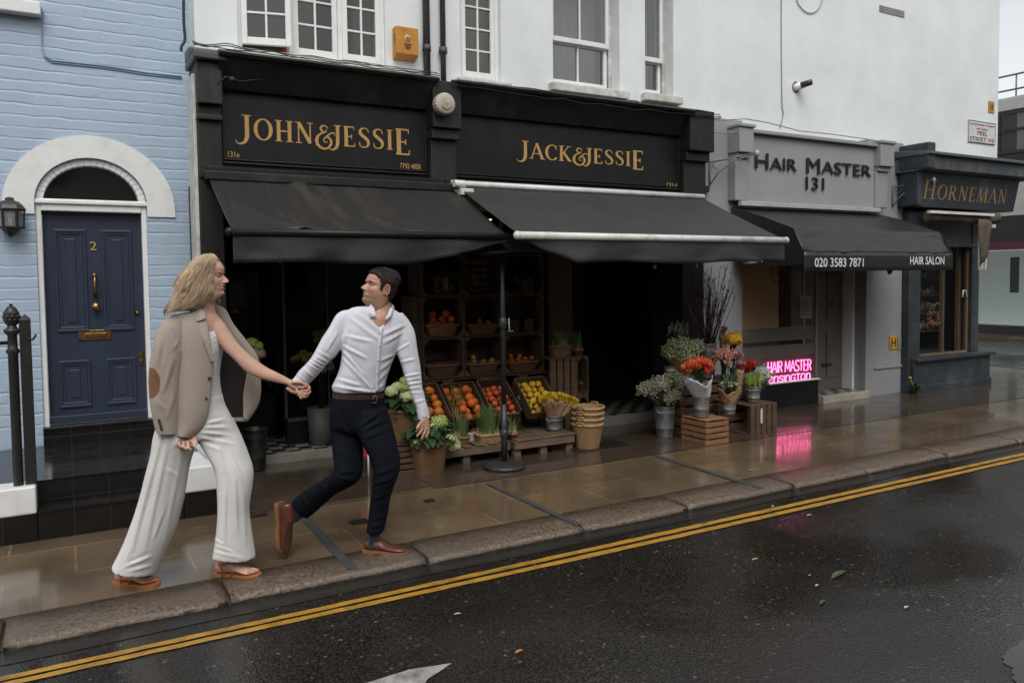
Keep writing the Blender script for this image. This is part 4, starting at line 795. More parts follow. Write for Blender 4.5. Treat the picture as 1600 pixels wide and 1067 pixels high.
flat_awning(a1, xl1, 3.12, 6.44, 2.415, 5.54, 1.965, AWN1, BLACK, .028, [(.42, .03, .03, .22, -1), (.08, .03, .03, .3, .2), (.14, .022, .014, .35, .3), (.19, .022, .014, .4, .3), (.24, .02, .012, .42, .4), (.29, .018, .012, .45, .45), (.5, .02, .02, .3, .3), (.62, .015, .02, .3, .5)], lambda t: (.205 if t < .55 else .205*(1-((t-.55)/.45)**1.6*.85))-.01*math.sin(t*9), AWN, .045)
f = MB(); f.box(xl1-.03, 3.05, 6.40, 6.5, 2.40, 2.47); f.build('cassette', BLACK2, a1, bevel=.008)
f = MB(); f.box(3.07, 3.2, 6.3, 6.48, 2.36, 2.42); f.tube([(3.02, 6.34, 2.46), (3.13, 6.34, 2.46)], .035, 10); f.build('bracket', WBAR, a1, bevel=.005)
a2 = thing('awning', 'dark grey canvas awning with a white front bar under the JACK & JESSIE sign', 'awning', (4.5, 6.5, 2.4))
flat_awning(a2, 3.10, 6.06, 6.44, 2.455, 5.34, 1.965, AWN2, WBAR, .031, [(.5, .006, .05, .2, .3)], lambda t: (.03+.175*min(1, max(0, (t-.02)/.16)))+.012*math.sin(t*14)-(.02 if t > .9 else 0), AWN2, .02)
f = MB(); f.tube([(3.04, 6.44, 2.475), (6.06, 6.44, 2.475)], .03, 12); f.build('roller', WBAR, a2)
# parasol under the awnings
ps = thing('parasol', 'grey parasol on a blue-grey pole with a round iron base in front of the fruit', 'parasol', (3.215, 5.83, 0)); PC = pm('taupe_parasol_cloth', (.075, .065, .06), (.055, .048, .045), .8, .05, 3, 200, .001, .2); PPOLE = pm('blue_grey_pole', (.022, .029, .033), (.016, .02, .023), .45)
f = MB(); f.lathe((3.215, 5.83, 0), [(.001, .006), (.178, .006), (.182, .02), (.176, .032), (.14, .045), (.05, .055), (.04, .06), (.001, .062)], 40); f.build('base', pm('grey_iron_base', (.03, .033, .034), (.02, .022, .023), .42, .1, 8, 80, .002, .4), ps)
f = MB(); f.tube([(3.215, 5.83, .06), (3.215, 5.83, .55)], .027, 12); f.tube([(3.215, 5.83, .55), (3.215, 5.83, 2.1)], .021, 12); f.lathe((3.215, 5.83, .26), [(.027, 0), (.036, .01), (.036, .06), (.027, .07)], 12); f.ell((3.26, 5.82, .29), .02); zc = W(788, 505, 5.8).z; f.lathe((3.215, 5.83, zc-.05), [(.022, 0), (.034, .008), (.034, .09), (.022, .1)], 12); f.tube([(3.215, 5.83, zc), (3.26, 5.82, zc)], .01, 6); f.build('pole', PPOLE, ps)
f = MB(); p = W(788, 505, 5.8); f.tube([p+V((.045, 0, .04)), p+V((.045, 0, -.07)), p+V((.08, 0, -.07))], .006, 6); f.build('crank', pm('pale_crank', (.4, .36, .3), None, .5), ps)
cz = W(757, 397, 5.62).z; cn = [V((W(757, 397, 5.62).x, 5.62, cz)), V((4.35, 5.62, cz)), V((4.3, 6.42, cz+.02)), V((2.55, 6.42, cz+.02))]; apx = V((3.4, 5.98, cz+.2)); f = MB()
for k in range(4):
    A_, B_ = cn[k], cn[(k+1) % 4]; rs = []
    for i in range(9):
        t = i/8; e = A_.lerp(B_, t)+V((0, 0, .03*math.sin(math.pi*t))); rs.append([e+V((0, 0, -.0)), e.lerp(apx, .5)+V((0, 0, -.02*math.sin(math.pi*t)+.03)), apx])
    f.sheet(rs, .002)
f.build('canopy', PC, ps)
# ================================================================== GREY SALON FRONT
sg = thing('shopfront', 'grey painted salon front with raised black HAIR MASTER lettering', 'shopfront', (7.9, 6.6, 0))
gx0, gx1 = W(1150, 316, 6.55).x, W(1372, 331, 6.55).x; ztop = 3.27
f = MB(); f.box(6.13, 6.86, 6.65, 7.2, 0, 3.4); f.box(9.1, 9.84, 6.65, 7.2, 0, 3.36); f.box(6.861, 9.099, 6.66, 7.2, 1.98, 3.3); f.build('wall', GREY, sg, bevel=.006)
f = MB(); f.box(gx0+.12, gx1-.02, 6.56, 6.66, 2.47, ztop-.03); f.build('sign_panel', GREY, sg)
f = MB(); f.box(gx0+.1, gx1+.02, 6.5, 6.68, ztop-.03, ztop+.01); f.prism([(gx0+.1, 6.5, ztop+.011), (gx0+.1, 6.86, ztop+.011), (gx0+.1, 6.86, ztop+.08)], (gx1-gx0-.08, 0, 0)); f.build('cornice', GREY, sg, bevel=.008)
for (pa, pb, yt, yb) in ((1152, 1174, 196, 240), (1372, 1393, 222, 262)):
    xa, xb = W(pa, yb, 6.5).x, W(pb, yb, 6.5).x; zt_, zb_ = W(pa, yt, 6.5).z, W(pb, yb, 6.5).z
    f = MB(); f.box(xa, xb, 6.46, 6.7, zb_, zt_-.02); f.box(xa-.01, xb+.015, 6.44, 6.7, zt_-.02, zt_+.02); f.box(xa+.015, xb-.01, 6.5, 6.7, zb_-.06, zb_); f.box(xa+.005, xb-.025, 6.53, 6.7, 2.47, zb_-.06); f.build('corbel', GREY, sg, bevel=.01)
HB = pm('raised_black_letters', (.012, .012, .012), None, .35)
def raised(s, px0, py0, px1, py1, fat=.0):
    Y = 6.56; a, b_ = W(px0, (py0+py1)/2, Y), W(px1, (py0+py1)/2, Y); zc = W((px0+px1)/2, (py0+py1)/2, Y).z; h = (py1-py0)*mpp((a+b_)/2); return mesh_text(s, 'lettering', HB, sg, a.x, b_.x, zc-h/2, zc+h/2, Y-.012, .014, fat)
Hc = 26
for (t_x, xa, xb, yc_, hh) in (('H', 1178, 1198.5, 252, 24.6), ('AIR', 1201.5, 1243, 257.5, 18.5), ('M', 1258.5, 1279, 260, 24), ('ASTER', 1282, 1359, 265, 18.5), ('131', 1257.5, 1285.5, 287.5, 19.5)): raised(t_x, xa, yc_-hh/2, xb, yc_+hh/2)
f = MB(); f.tube([W(x, y, 6.5) for x, y in ((1080, 182), (1110, 187), (1130, 188), (1165, 186), (1200, 192), (1250, 205), (1300, 210), (1350, 217), (1400, 225))], .006, 6); f.tube([W(x, y, 6.5) for x, y in ((1100, 206), (1130, 208), (1165, 205), (1178, 200))], .006, 6); f.build('cable', CORD, sg)
# shop window, stall riser
f = MB(); X0, X1 = 6.87, 8.2; f.box(X0, X1, 6.66, 6.8, -.05, .30); f.build('stall_riser', BLACK, sg, bevel=.006)
for k in range(5): pass
f = MB(); f.box(X0, X1+.02, 6.645, 6.86, .302, .322); f.build('sill', WPAINT, sg, bevel=.006)
f = MB(); f.box(X1-.03, X1, 6.68, 6.72, .336, 1.98); f.box(X0, X1-.03, 6.68, 6.72, 1.94, 1.98); f.box(X0, X0+.03, 6.68, 6.72, .336, 1.94); wo = f.build('window_frame', pm('satin_grey_frame', (.22, .21, .2), None, .4), sg)
f = MB(); f.add([(X0, 6.7, .336), (X1, 6.7, .336), (X1, 6.7, 1.96), (X0, 6.7, 1.96)], [(0, 1, 2, 3)]); f.build('pane', glass('salon_glass', (.02, .02, .02), .03, .22, .6, .01), wo)
zf = W(1210, 512, 6.7).z; FROST = glass('frosted_film', (.2, .185, .16), .4, .9, .3, 0)
z2, z3 = W(1210, 533, 6.7).z, W(1210, 540, 6.7).z
f = MB(); f.box(X0, X1-.031, 6.703, 6.706, z2, zf); f.box(X0, X1-.031, 6.703, 6.706, .34, z3); f.build('frosted_film', FROST, wo)
f = MB(); c = W(1216, 424, 6.68); f.tube([c+V((.135*math.cos(a), 0, .135*math.sin(a))) for a in [2*math.pi*i/40 for i in range(41)]], .005, 6); rg = f.build('roundel', HB, wo); mesh_text('131', 'lettering', HB, wo, c.x-.07, c.x+.07, c.z-.055, c.z+.045, 6.69, .003)
notice(1250, 462, 1267, 497, 6.68, wo, None, 8, pm('white_notice', (.3, .29, .27), None, .5))
BEIGE = pm('warm_salon_beige', (.72, .53, .32), (.6, .43, .25), .7, .1, 2, 0); f = MB(); f.box(6.86, 8.2, 7.28, 7.33, 0, 2.3); f.box(6.83, 6.86, 6.9, 8, 0, 2.3); f.box(8.2, 8.23, 6.9, 8, 0, 2.3); f.build('inner_wall', BEIGE, sg)
f = MB(); f.box(6.86, 8.2, 6.87, 7.27, .0, .05); f.box(7.72, 7.78, 7.24, 7.275, .05, 1.9); f.build('inner_floor', DARK, sg)
f = MB(); f.box(6.9, 7.7, 6.86, 6.88, .34, 2.1); f.build('reflection_panel', BEIGE, sg)  # added tan panel, stands in for the street's reflection in the glass
CUR = pm('pale_curtain', (.34, .32, .29), (.24, .23, .21), .8, .1, 4, 20, .01, .5, stretch=(8, 8, .4)); f = MB(); f.box(7.93, 8.12, 6.86, 6.89, .8, 2.2); f.build('curtain', CUR, sg)
# neon
NEON = emit('pink_neon', (1.0, .13, .36), 3.6); NB = pm('neon_board', (.3, .1, .16), None, .3)
NG = {'H': (.6, [[(.05, 0), (.05, 1)], [(.5, 0), (.5, 1)], [(.05, .5), (.5, .5)]]), 'A': (.66, [[(0, 0), (.3, 1), (.6, 0)], [(.12, .35), (.48, .35)]]), 'I': (.16, [[(.05, 0), (.05, 1)]]), 'R': (.58, [[(.05, 0), (.05, 1), (.32, 1), (.46, .9), (.46, .62), (.32, .52), (.05, .52)], [(.28, .52), (.5, 0)]]),
      'M': (.8, [[(.05, 0), (.1, 1), (.38, .25), (.66, 1), (.72, 0)]]), 'S': (.56, [[(.48, .88), (.36, 1), (.14, 1), (.04, .86), (.06, .64), (.42, .42), (.5, .22), (.4, .03), (.14, 0), (.02, .14)]]), 'T': (.6, [[(0, 1), (.54, 1)], [(.27, 1), (.27, 0)]]), 'E': (.54, [[(.46, 1), (.05, 1), (.05, 0), (.46, 0)], [(.05, .52), (.4, .52)]]), ' ': (.3, []),
      'k': (.56, [[(.05, 0), (.05, 1)], [(.45, .7), (.05, .35), (.48, 0)]]), 'e': (.6, [[(.06, .38), (.5, .42), (.46, .66), (.28, .74), (.08, .6), (.04, .3), (.14, .04), (.34, 0), (.5, .12)]]), 'n': (.56, [[(.05, 0), (.05, .72)], [(.05, .5), (.2, .72), (.4, .7), (.46, .5), (.46, 0)]]), 's': (.5, [[(.42, .62), (.26, .72), (.08, .64), (.08, .46), (.4, .28), (.42, .1), (.24, 0), (.04, .1)]]),
      'i': (.2, [[(.07, 0), (.07, .72)]]), 'G': (.62, [[(.52, .62), (.36, .74), (.12, .66), (.04, .36), (.14, .06), (.36, 0), (.52, .1), (.52, .34), (.32, .34)]]), 'o': (.62, [[(.28, 0), (.08, .12), (.05, .4), (.14, .66), (.3, .74), (.48, .62), (.53, .36), (.46, .1), (.28, 0)]]), 't': (.5, [[(.0, .74), (.46, .74)], [(.23, .74), (.23, 0)]])}
ne = thing('neon_sign', 'pink lit neon HAIR MASTER KENSINGTON sign low in the salon window', 'sign', (7.7, 6.66, .4))
nY = 6.672; sk = .006
for (txt, pa, pb) in (('HAIR MASTER', (1199.5, 583, 566), (1268, 578, 561)), ('kensinGton', (1192, 600, 586), (1267, 592, 577))):
    A0, A1 = W(pa[0], pa[1], nY), W(pb[0], pb[1], nY); hgt = W(pa[0], pa[2], nY).z-A0.z
    tot = sum(NG[c][0] for c in txt); x = 0; ln_ = A1.x-A0.x; f = MB()
    for ch in txt:
        wd, sts = NG[ch]
        for st_ in sts:
            P = [V((A0.x+(x+p[0])/tot*ln_, nY, A0.z+(A1.z-A0.z)*(x/tot)+p[1]*hgt)) for p in st_]; f.tube(P, .006, 6)
        x += wd
    f.build('lettering', NEON, ne)
f = MB(); f.box(W(1190, 600, 6.69).x, 8.17, 6.684, 6.688, .345, W(1199, 560, 6.69).z+.02); f.build('backboard', glass('neon_backing', (.12, .03, .05), .2, .12), ne)
# door recess
f = MB(); f.box(8.45, 9.098, 6.98, 7.03, .09, 1.98); f.box(8.52, 8.66, 6.965, 6.979, .2, 1.8); f.box(8.74, 9.02, 6.965, 6.979, .25, .85); f.box(8.74, 9.02, 6.965, 6.979, 1.0, 1.8); do_ = f.build('door', pm('taupe_door', (.15, .125, .11), (.12, .1, .09), .4), sg, bevel=.006)
f = MB(); p = W(1298, 470, 6.95); f.tube([p, p+V((0, -.03, -.03)), p+V((0, -.02, -.07))], .013, 6); f.build('knocker', IRON, do_); p = W(1290, 570, 6.955); f = MB(); f.box(p.x-.07, p.x+.12, 6.95, 6.964, p.z-.016, p.z+.016); f.build('letter_plate', IRON, do_)
f = MB(); f.box(9.055, 9.097, 6.82, 6.979, .09, 1.98); f.build('door_frame', WPAINT, sg); f = MB(); f.box(8.2, 8.45, 6.98, 7.0, .09, 1.98); f.build('side_pane', FRM, sg)
f = MB(); f.box(8.225, 9.098, 6.68, 6.979, -.05, .085); f.build('tiled_step', CHECK, sg); f = MB(); f.box(8.225, 9.12, 6.6, 6.679, -.05, .09); f.build('step_edge', pm('worn_step_edge', (.45, .4, .33), (.3, .27, .22), .5), sg, bevel=.008)
f = MB(); p = W(1375, 592, 6.645); f.box(p.x-.12, 9.84, 6.63, 6.65, .36, .385); f.build('ledge', GREY, sg)
# hydrant sign on the pier
a, b_ = W(1390, 525, 6.64), W(1401, 545, 6.64); hy = thing('hydrant_sign', 'yellow hydrant sign with a black H on the grey pier', 'sign', (a.x, 6.64, b_.z)); f = MB(); f.box(a.x, b_.x, 6.635, 6.648, b_.z, a.z); f.build('plate', pm('hydrant_yellow', (.62, .33, .02), None, .45), hy, bevel=.003)
mesh_text('H', 'lettering', SB, hy, a.x+.03, b_.x-.03, b_.z+.03, a.z-.03, 6.634, .003); f = MB(); f.box(b_.x+.02, b_.x+.1, 6.638, 6.649, b_.z-.02, a.z-.02); f.build('plate', pm('grey_plate', (.25, .25, .25), None, .5), hy)
# salon awning
a3 = thing('awning', 'black curved awning with a white phone number and HAIR SALON on its valance', 'awning', (8, 6.5, 2.3))
SAL = pm('black_pvc_canopy', (.021, .021, .021), (.016, .016, .016), .4, .08, 3, 140, .002, .3); XL, XR = 6.66, 9.25
def salprof(t):
    P = [(6.62, 2.40), (6.4, 2.34), (6.15, 2.26), (5.92, 2.175), (5.765, 2.118), (5.735, 2.102), (5.70, 2.03), (5.65, 1.94), (5.6, 1.855)]
    k = t*(len(P)-1); i = min(int(k), len(P)-2); u = k-i; return (P[i][0]*(1-u)+P[i+1][0]*u, P[i][1]*(1-u)+P[i+1][1]*u)
f = MB(); rs = []
for i in range(61):
    s = i/60; x = XL+(XR-XL)*s; row = []
    for j in range(33):
        y, z = salprof(j/32); t = j/32; e = max(0, 1-min(s, 1-s)*14); w_ = .034*noise.noise((x*5+t*6, t*7, 0))*(t > .6)*(.5+e)+.008*noise.noise((x*9, t*12, 4)); row.append(V((x, y+w_*.7+.02*e*t, z-.035*math.sin(math.pi*min(1, t/.55))*(t < .55)*(1-e)+w_*.6)))
    rs.append(row)
f.sheet(rs, .003); f.build('canopy', SAL, a3)
for xs_, sgn in ((XL, 1), (XR, -1)):
    f = MB(); P = [V((xs_, *salprof(j/16))) for j in range(17)]; P += [V((xs_, 5.6, 1.72)), V((xs_, 6.1, 1.72)), V((xs_, 6.55, 1.80))]; f.prism(P, (.004*sgn, 0, 0)); f.build('side_panel', SAL, a3)
zv = W(1255, 424, 5.595).z; f = MB(); rs = [[V((XL+(XR-XL)*i/40, 5.598+.006*math.sin(i*.9)*j/4, 1.857+(zv-1.857)*j/4)) for j in range(5)] for i in range(41)]; f.sheet(rs, .003); va = f.build('valance', SAL, a3)
WT = pm('white_print', (.7, .7, .7), None, .5)
for (s, pa, pb) in (('020 3583 7871', (1272.5, 402.5, 417.5), (1349, 0, 0)), ('HAIR SALON', (1421.5, 400.5, 414), (1475, 0, 0))):
    A0, A1 = W(pa[0], pa[2], 5.585), W(pb[0], pa[2], 5.585); zc = (W(pa[0], pa[1], 5.585).z+W(pb[0], pa[2], 5.585).z)/2; h = (pa[2]-pa[1]-1)*mpp((A0+A1)/2); mesh_text(s, 'lettering', WT, va, A0.x, A1.x, zc-h/2, zc+h/2, 5.582, .0015, .012)
f = MB(); f.box(gx0+.04, gx1-.01, 6.5, 6.56, 2.41, 2.465); f.build('head_rail', pm('aluminium_rail', (.42, .42, .41), None, .4), a3, bevel=.006)
f = MB(); f.tube([W(1150, 400, 5.9), W(1165, 412, 5.75), W(1190, 408, 5.75)], .012, 6); f.build('arm', WBAR, a3)
# ragged flaps hanging at the ends of the salon awning
f = MB(); f.prism([W(x, y, 5.9) for x, y in ((1384, 417), (1398, 417), (1393, 428), (1388, 429))], (0, .004, 0)); f.build('flap', SAL, a3)
# ================================================================== CORNER SHOP
so_ = thing('shopfront', 'blue-grey corner shop with gold HORNEMAN lettering and a glazed window', 'shopfront', (10.8, 6.6, 0))
f = MB(); f.box(9.845, 10.1, 6.55, 7.2, 0, 2.45); f.box(11.36, 11.53, 6.58, 6.75, .45, 2.45); f.box(10.1, 11.36, 6.6, 6.7, 1.98, 2.47); f.box(10.1, 11.55, 6.57, 6.599, 1.98, 2.03); f.build('pilaster', SLATE, so_, bevel=.008)
f = MB(); f.box(9.9, 11.7, 6.5, 6.72, 0, .43); f.box(9.9, 11.74, 6.44, 6.72, .43, .475); f.box(9.9, 11.72, 6.485, 6.499, 0, .1); f.build('stall_riser', SLATE, so_, bevel=.008)
f = MB(); f.prism([(11.53, 6.75, 0), (12.3, 7.16, 0), (12.35, 8.1, 0), (11.6, 8.1, 0)], (0, 0, 2.5)); f.build('wall', SLATE, so_)
f = MB(); FB = [(9.72, 6.5, 2.5), (9.72, 6.42, 2.5), (9.72, 6.34, 2.94), (9.72, 6.84, 2.94), (9.72, 6.84, 2.5)]; f.prism(FB, (2.36, 0, 0)); f.build('sign_panel', SLATE, so_)
f = MB(); f.prism([(9.66, 6.36, 2.945), (9.66, 6.22, 2.97), (9.66, 6.2, 3.14), (9.66, 6.84, 3.14), (9.66, 6.84, 2.945)], (2.62, 0, 0)); f.prism([(9.64, 6.14, 3.142), (9.64, 6.14, 3.18), (9.64, 6.84, 3.26), (9.64, 6.84, 3.142)], (2.68, 0, 0)); f.build('cornice', pm('streaked_blue_grey', (.10, .115, .125), (.05, .06, .07), .5, .1, 3, 60, .002, .4, stretch=(4, 4, .5), dirt=(.16, .16, .15)), so_, bevel=.008)
f = MB(); f.box(9.655, 9.8, 6.17, 6.6, 2.96, 3.3); f.box(9.69, 9.78, 6.33, 6.6, 2.5, 2.96); f.build('corbel', SLATE, so_, bevel=.02)
O = W(1443, 318, 6.38); mw = W(1575, 318, 6.38).x-O.x
sign_text('HORNEMAN', 'lettering', pm('faded_gold', (.36, .22, .085), (.27, .165, .065), .5), so_, O.x, O.x+mw, 2.605, .195, 6.404, first=1.25, last=1.0, small=1.0, gap=.12, slope=.18, wt=.66)
f = MB(); X0, X1 = 10.1, 11.36; f.box(X0, X0+.03, 6.64, 6.68, .476, 1.98); f.box(X1-.03, X1, 6.64, 6.68, .476, 1.98); f.box(X0+.03, X1-.03, 6.64, 6.68, .476, .5); wo = f.build('window_frame', pm('oak_bead', (.2, .13, .07), (.14, .09, .05), .5), so_)
f = MB(); f.add([(X0, 6.66, .476), (X1, 6.66, .476), (X1, 6.66, 1.98), (X0, 6.66, 1.98)], [(0, 1, 2, 3)]); f.build('pane', glass('corner_glass', (.01, .011, .012), .03, .3, .5, .02), wo)
OAK = pm('pale_oak', (.22, .15, .09), (.15, .1, .06), .5, stretch=(6, 6, .5))
f = MB()
for px in (1474, 1500, 1516): p = W(px, 500, 6.74 if px > 1480 else 6.8); wd = .02 if px < 1480 else .045; f.box(p.x-wd, p.x+wd, p.y, p.y+.05, .48, 2.2)
f.build('mullion', OAK, so_)
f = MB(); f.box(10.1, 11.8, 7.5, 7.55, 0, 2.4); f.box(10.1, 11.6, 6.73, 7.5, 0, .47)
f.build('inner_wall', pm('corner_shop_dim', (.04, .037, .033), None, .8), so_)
SH = pm('shelf_wood', (.09, .065, .045), None, .6); f = MB()
for z in (.75, 1.02, 1.28, 1.54, 1.78): f.box(10.12, 11.5, 7.1, 7.49, z, z+.015)
f.build('shelf', SH, so_)
rr = random.Random(3); cols_ = [pm('ware_red', (.3, .04, .03), None, .5), pm('ware_white', (.4, .38, .35), None, .5), pm('ware_blue', (.06, .09, .14), None, .5), pm('ware_straw', (.26, .17, .08), None, .6)]
tmp = [MB() for _ in cols_]
for z in (.765, 1.035, 1.295, 1.555):
    for i in range(17):
        x = 10.2+i*.075+rr.uniform(-.02, .02); k = rr.randrange(4); h = rr.uniform(.07, .17); tmp[k].lathe((x, 7.2, z), [(.001, 0), (.025, 0), (.032, h*.5), (.015, h), (.001, h)], 8)
for k, f in enumerate(tmp): f.build('wares', cols_[k], so_)
wr = thing('dried_wreath', 'red and straw dried wreath hanging in the corner shop window', 'wreath', W(1458, 495, 6.78)); f = MB(); c = W(1458, 497, 6.8); g = MB()
for i in range(70):
    a = rr.uniform(0, 6.3); r = .1+rr.uniform(-.03, .03); q = c+V((r*math.cos(a), rr.uniform(-.03, .03), r*math.sin(a))); (f if i % 2 else g).ell(q, rr.uniform(.012, .024), n=6)
for i in range(10): a = c+V((-.14+.03*i, 0, .19+.02*math.sin(i))); g.ell(a, .02, .015, .012, n=6)
f.build('berries', cols_[0], wr); g.build('straw', cols_[3], wr)
lb = thing('shop_lamp', 'small warm glowing bulb low in the corner shop window', 'lamp', W(1456, 555, 6.8)); p = W(1456, 555, 6.8); f = MB(); f.ell(p, .022); f.build('bulb', emit('warm_bulb', (1, .55, .2), 6), lb); f = MB(); f.tube([(p.x, p.y, .475), (p.x, p.y, p.z-.02)], .012, 6); f.build('stem', BRASS, lb)
f = MB(); p = W(1508, 555, 6.63); f.box(p.x-.05, p.x+.03, 6.632, 6.638, p.z-.06, p.z+.05); f.build('sticker', pm('blue_sticker', (.2, .4, .55), None, .4), so_)
f = MB(); p = W(1507, 459, 6.63); f.tube([p+V((-.05, 0, -.05)), p+V((-.03, 0, .05)), p+V((.03, 0, .05)), p+V((.05, 0, -.05))], .012, 6); f.build('decal', WT, so_)
# folded old awning
fa = thing('folded_awning', 'rolled brown canvas awning with folded white arms on the corner shop', 'awning', (11, 6.4, 2.4)); BRN = pm('brown_canvas', (.10, .078, .055), (.06, .047, .034), .8, .1, 5, 60, .004, .5)
f = MB(); rs = []
for i in range(31):
    x = 10.0+1.62*i/30; rs.append([V((x, 6.4+(.07+.015*noise.noise((x*6, j, 0)))*math.cos(2*math.pi*j/14), 2.385+(.075+.02*noise.noise((x*5, j*.7, 3)))*math.sin(2*math.pi*j/14)-.02*noise.noise((x*2, 0, 0)))) for j in range(14)])
f.rings(rs); rs = []
for i in range(9):
    t = i/8; p, q = W(1530+18*t, 342+2*t, 6.25), W(1532+17*t, 415-50*t*t, 6.25); rs.append([p.lerp(q, j/6)+V((0, .02*math.sin(t*9+j), 0)) for j in range(7)])
f.sheet(rs, .006); f.build('canvas', BRN, fa)
f = MB(); p, q = W(1451, 331, 6.3), W(1552, 335, 6.3); f.beam((p.x, 6.3, p.z), (q.x, 6.3, p.z), .04, .035); f.build('head_rail', WBAR, fa)
for k, (xa, xb) in enumerate(((1530, 1530), (1534, 1534), (1543, 1539))):
    f = MB(); p, q = W(xa, 355, 6.28), W(xb, 421, 6.28); f.beam(p, q, .022, .022, (0, 1, 0)); f.build('arm', WBAR, fa)
# iron brackets with glass lamps
for (px, py, lab) in ((1108, 250, 'curved iron wall bracket with a glass lamp left of the salon sign'), (1394, 288, 'curved iron wall bracket with a glass lamp right of the salon sign')):
    o = thing('wall_bracket', lab, 'bracket', W(px, py, 6.64), 'iron lamp brackets beside the salon sign'); f = MB(); Y = 6.64
    base = W(px, py+10, Y); x = base.x; z = base.z; f.tube([(x, Y-.01, z+.06), (x, Y-.01, z-.22)], .008, 6)
    f.tube([(x, Y-.02, z+.04), (x+.2, Y-.15, z+.08), (x+.42, Y-.3, z+.14)], .008, 6); f.tube([(x, Y-.02, z-.2), (x+.06, Y-.08, z-.08), (x+.2, Y-.18, z+.05), (x+.42, Y-.3, z+.13)], .008, 6)
    f.tube([(x+.05, Y-.02, z+.05), (x+.02, Y-.04, z-.0), (x+.07, Y-.05, z-.04), (x+.1, Y-.07, z+.02)], .005, 6); f.build('arm', IRON if px > 9999 else pm('grey_iron', (.12, .12, .12), None, .4), o)
    f = MB(); f.ell((x+.43, Y-.3, z+.13), .03, .03, .04); f.build('lamp', pm('clear_lamp', (.4, .42, .42), None, .1, spec=.8), o)
# hanging festoon bulbs under the awnings
for (px, py, lab) in ((438, 406, 'clear bulb hanging beneath the left black awning above the linked hands'), (1023, 417, 'clear bulb hanging before the black shop door'), (1087, 416, 'clear bulb hanging beside the grey pier above the bare twigs')):
    p = W(px, py, 6.3); o = thing('hanging_bulb', lab, 'bulb', p, 'unlit bulbs hanging under the awnings'); f = MB(); f.ell(p, .02, .02, .026); f.build('glass', pm('pearl_bulb', (.42, .38, .33), None, .2), o); f = MB(); f.tube([p+V((0, 0, .02)), p+V((0, 0, .3 if px < 600 else .42))], .004, 5); f.lathe(p+V((0, 0, .018)), [(.012, 0), (.012, .03), (.004, .035)], 8); f.build('flex', BCORD, o)
p = W(765, 343, 6.3); o = thing('ceiling_lamp', 'small warm lit lamp glimpsed between the two black awnings', 'lamp', p); f = MB(); f.ell(p, .02, .02, .01); f.build('bulb', emit('warm_spot', (1, .6, .3), 3), o); f = MB(); f.lathe(p, [(.03, 0), (.034, .02), (.01, .03), (.01, .2)], 12); f.build('shade', IRON, o)
# weed by the corner
wd_ = thing('weed', 'dandelion weed growing at the foot of the blue-grey pilaster', 'plant', W(1420, 607, 6.5)); f = MB(); c = V((9.9, 6.47, .0)); r9 = random.Random(8)
for i in range(22): a = r9.uniform(2.6, 6.6); f.leaf(c+V((0, 0, r9.uniform(0, .16))), (math.cos(a), math.sin(a)*.5-.2, r9.uniform(.2, 1.4)), r9.uniform(.08, .16), .035, .4)
f.build('leaves', pm('weed_green', (.05, .08, .025), (.03, .05, .02), .5), wd_); f = MB(); p = W(1422, 590, 6.45); f.tube([c, p], .004, 5); f.ell(p, .02, .02, .014); f.build('flower', pm('dandelion_yellow', (.6, .4, .02), None, .6), wd_)
# ================================================================== FRUIT AND FLOWER DISPLAY
CRW = pm('crate_wood', (.15, .085, .043), (.075, .042, .023), .65, .12, 5, 90, .003, .5, stretch=(.7, 5, 5), dirt=(.04, .026, .016), objvar=.15)
CRD = pm('dark_crate_wood', (.10, .058, .033), (.05, .03, .019), .65, .12, 5, 90, .003, .5, stretch=(.7, 5, 5), objvar=.15)
CRL = pm('orange_crate_wood', (.27, .135, .06), (.15, .075, .036), .6, .12, 4, 90, .003, .5, stretch=(.7, 5, 5), dirt=(.09, .05, .028))
PAL = pm('grey_pallet_wood', (.17, .115, .075), (.09, .062, .042), .6, .12, 5, 80, .003, .5, stretch=(.7, 5, 5), dirt=(.05, .035, .025))
WIK = pm('wicker', (.25, .14, .06), (.14, .076, .033), .6, .12, 14, 120, .002, .5, dirt=(.10, .055, .026), objvar=.1)
WIKD = pm('dark_wicker', (.14, .07, .032), (.075, .04, .02), .6, .12, 14, 120, .002, .5, objvar=.1)
WIKL = pm('pale_wicker', (.42, .27, .13), (.27, .16, .075), .55, .12, 14, 120, .002, .5, dirt=(.16, .09, .04))
WDK = {'wicker': pm('wicker_brown_willow', (.15, .08, .035), (.09, .048, .022), .7, .1, 14, 120), 'dark_wicker': pm('dark_wicker_willow', (.07, .035, .017), None, .7), 'pale_wicker': pm('pale_wicker_willow', (.26, .155, .07), (.17, .1, .045), .7, .1, 14, 120)}  # second willow tone of each basket, alternating through the weave
SOIL = pm('potting_soil', (.03, .02, .014), (.015, .01, .008), .9, .05, 30, 60, .01, .8)
TERR = pm('terracotta', (.36, .13, .06), (.27, .095, .045), .75, .1, 8, 60, .002, .3)
GALV = pm('galvanised_steel', (.36, .36, .355), (.2, .205, .2), .38, .12, 4, 40, .001, .25, metal=.6, dirt=(.14, .14, .135), stretch=(1, 1, .5))
PAPER = pm('brown_kraft_paper', (.3, .18, .095), (.22, .13, .068), .75, .1, 6, 30, .006, .5)
PAPW = pm('white_wrap_paper', (.62, .63, .64), (.5, .51, .53), .6, .1, 6, 18, .008, .6)
ORA = pm('orange_peel', (.62, .20, .02), (.52, .15, .012), .55, .06, 5, 170, .001, .35, objvar=.12)
ORB = pm('red_orange_peel', (.6, .13, .015), (.5, .09, .01), .55, .06, 5, 170, .001, .35, objvar=.12)
TOM = pm('tomato_skin', (.48, .06, .025), (.42, .1, .02), .38, .05, 4, 0, objvar=.12)
LEM = pm('lemon_peel', (.62, .40, .025), (.52, .31, .02), .55, .06, 5, 150, .001, .35, objvar=.1)
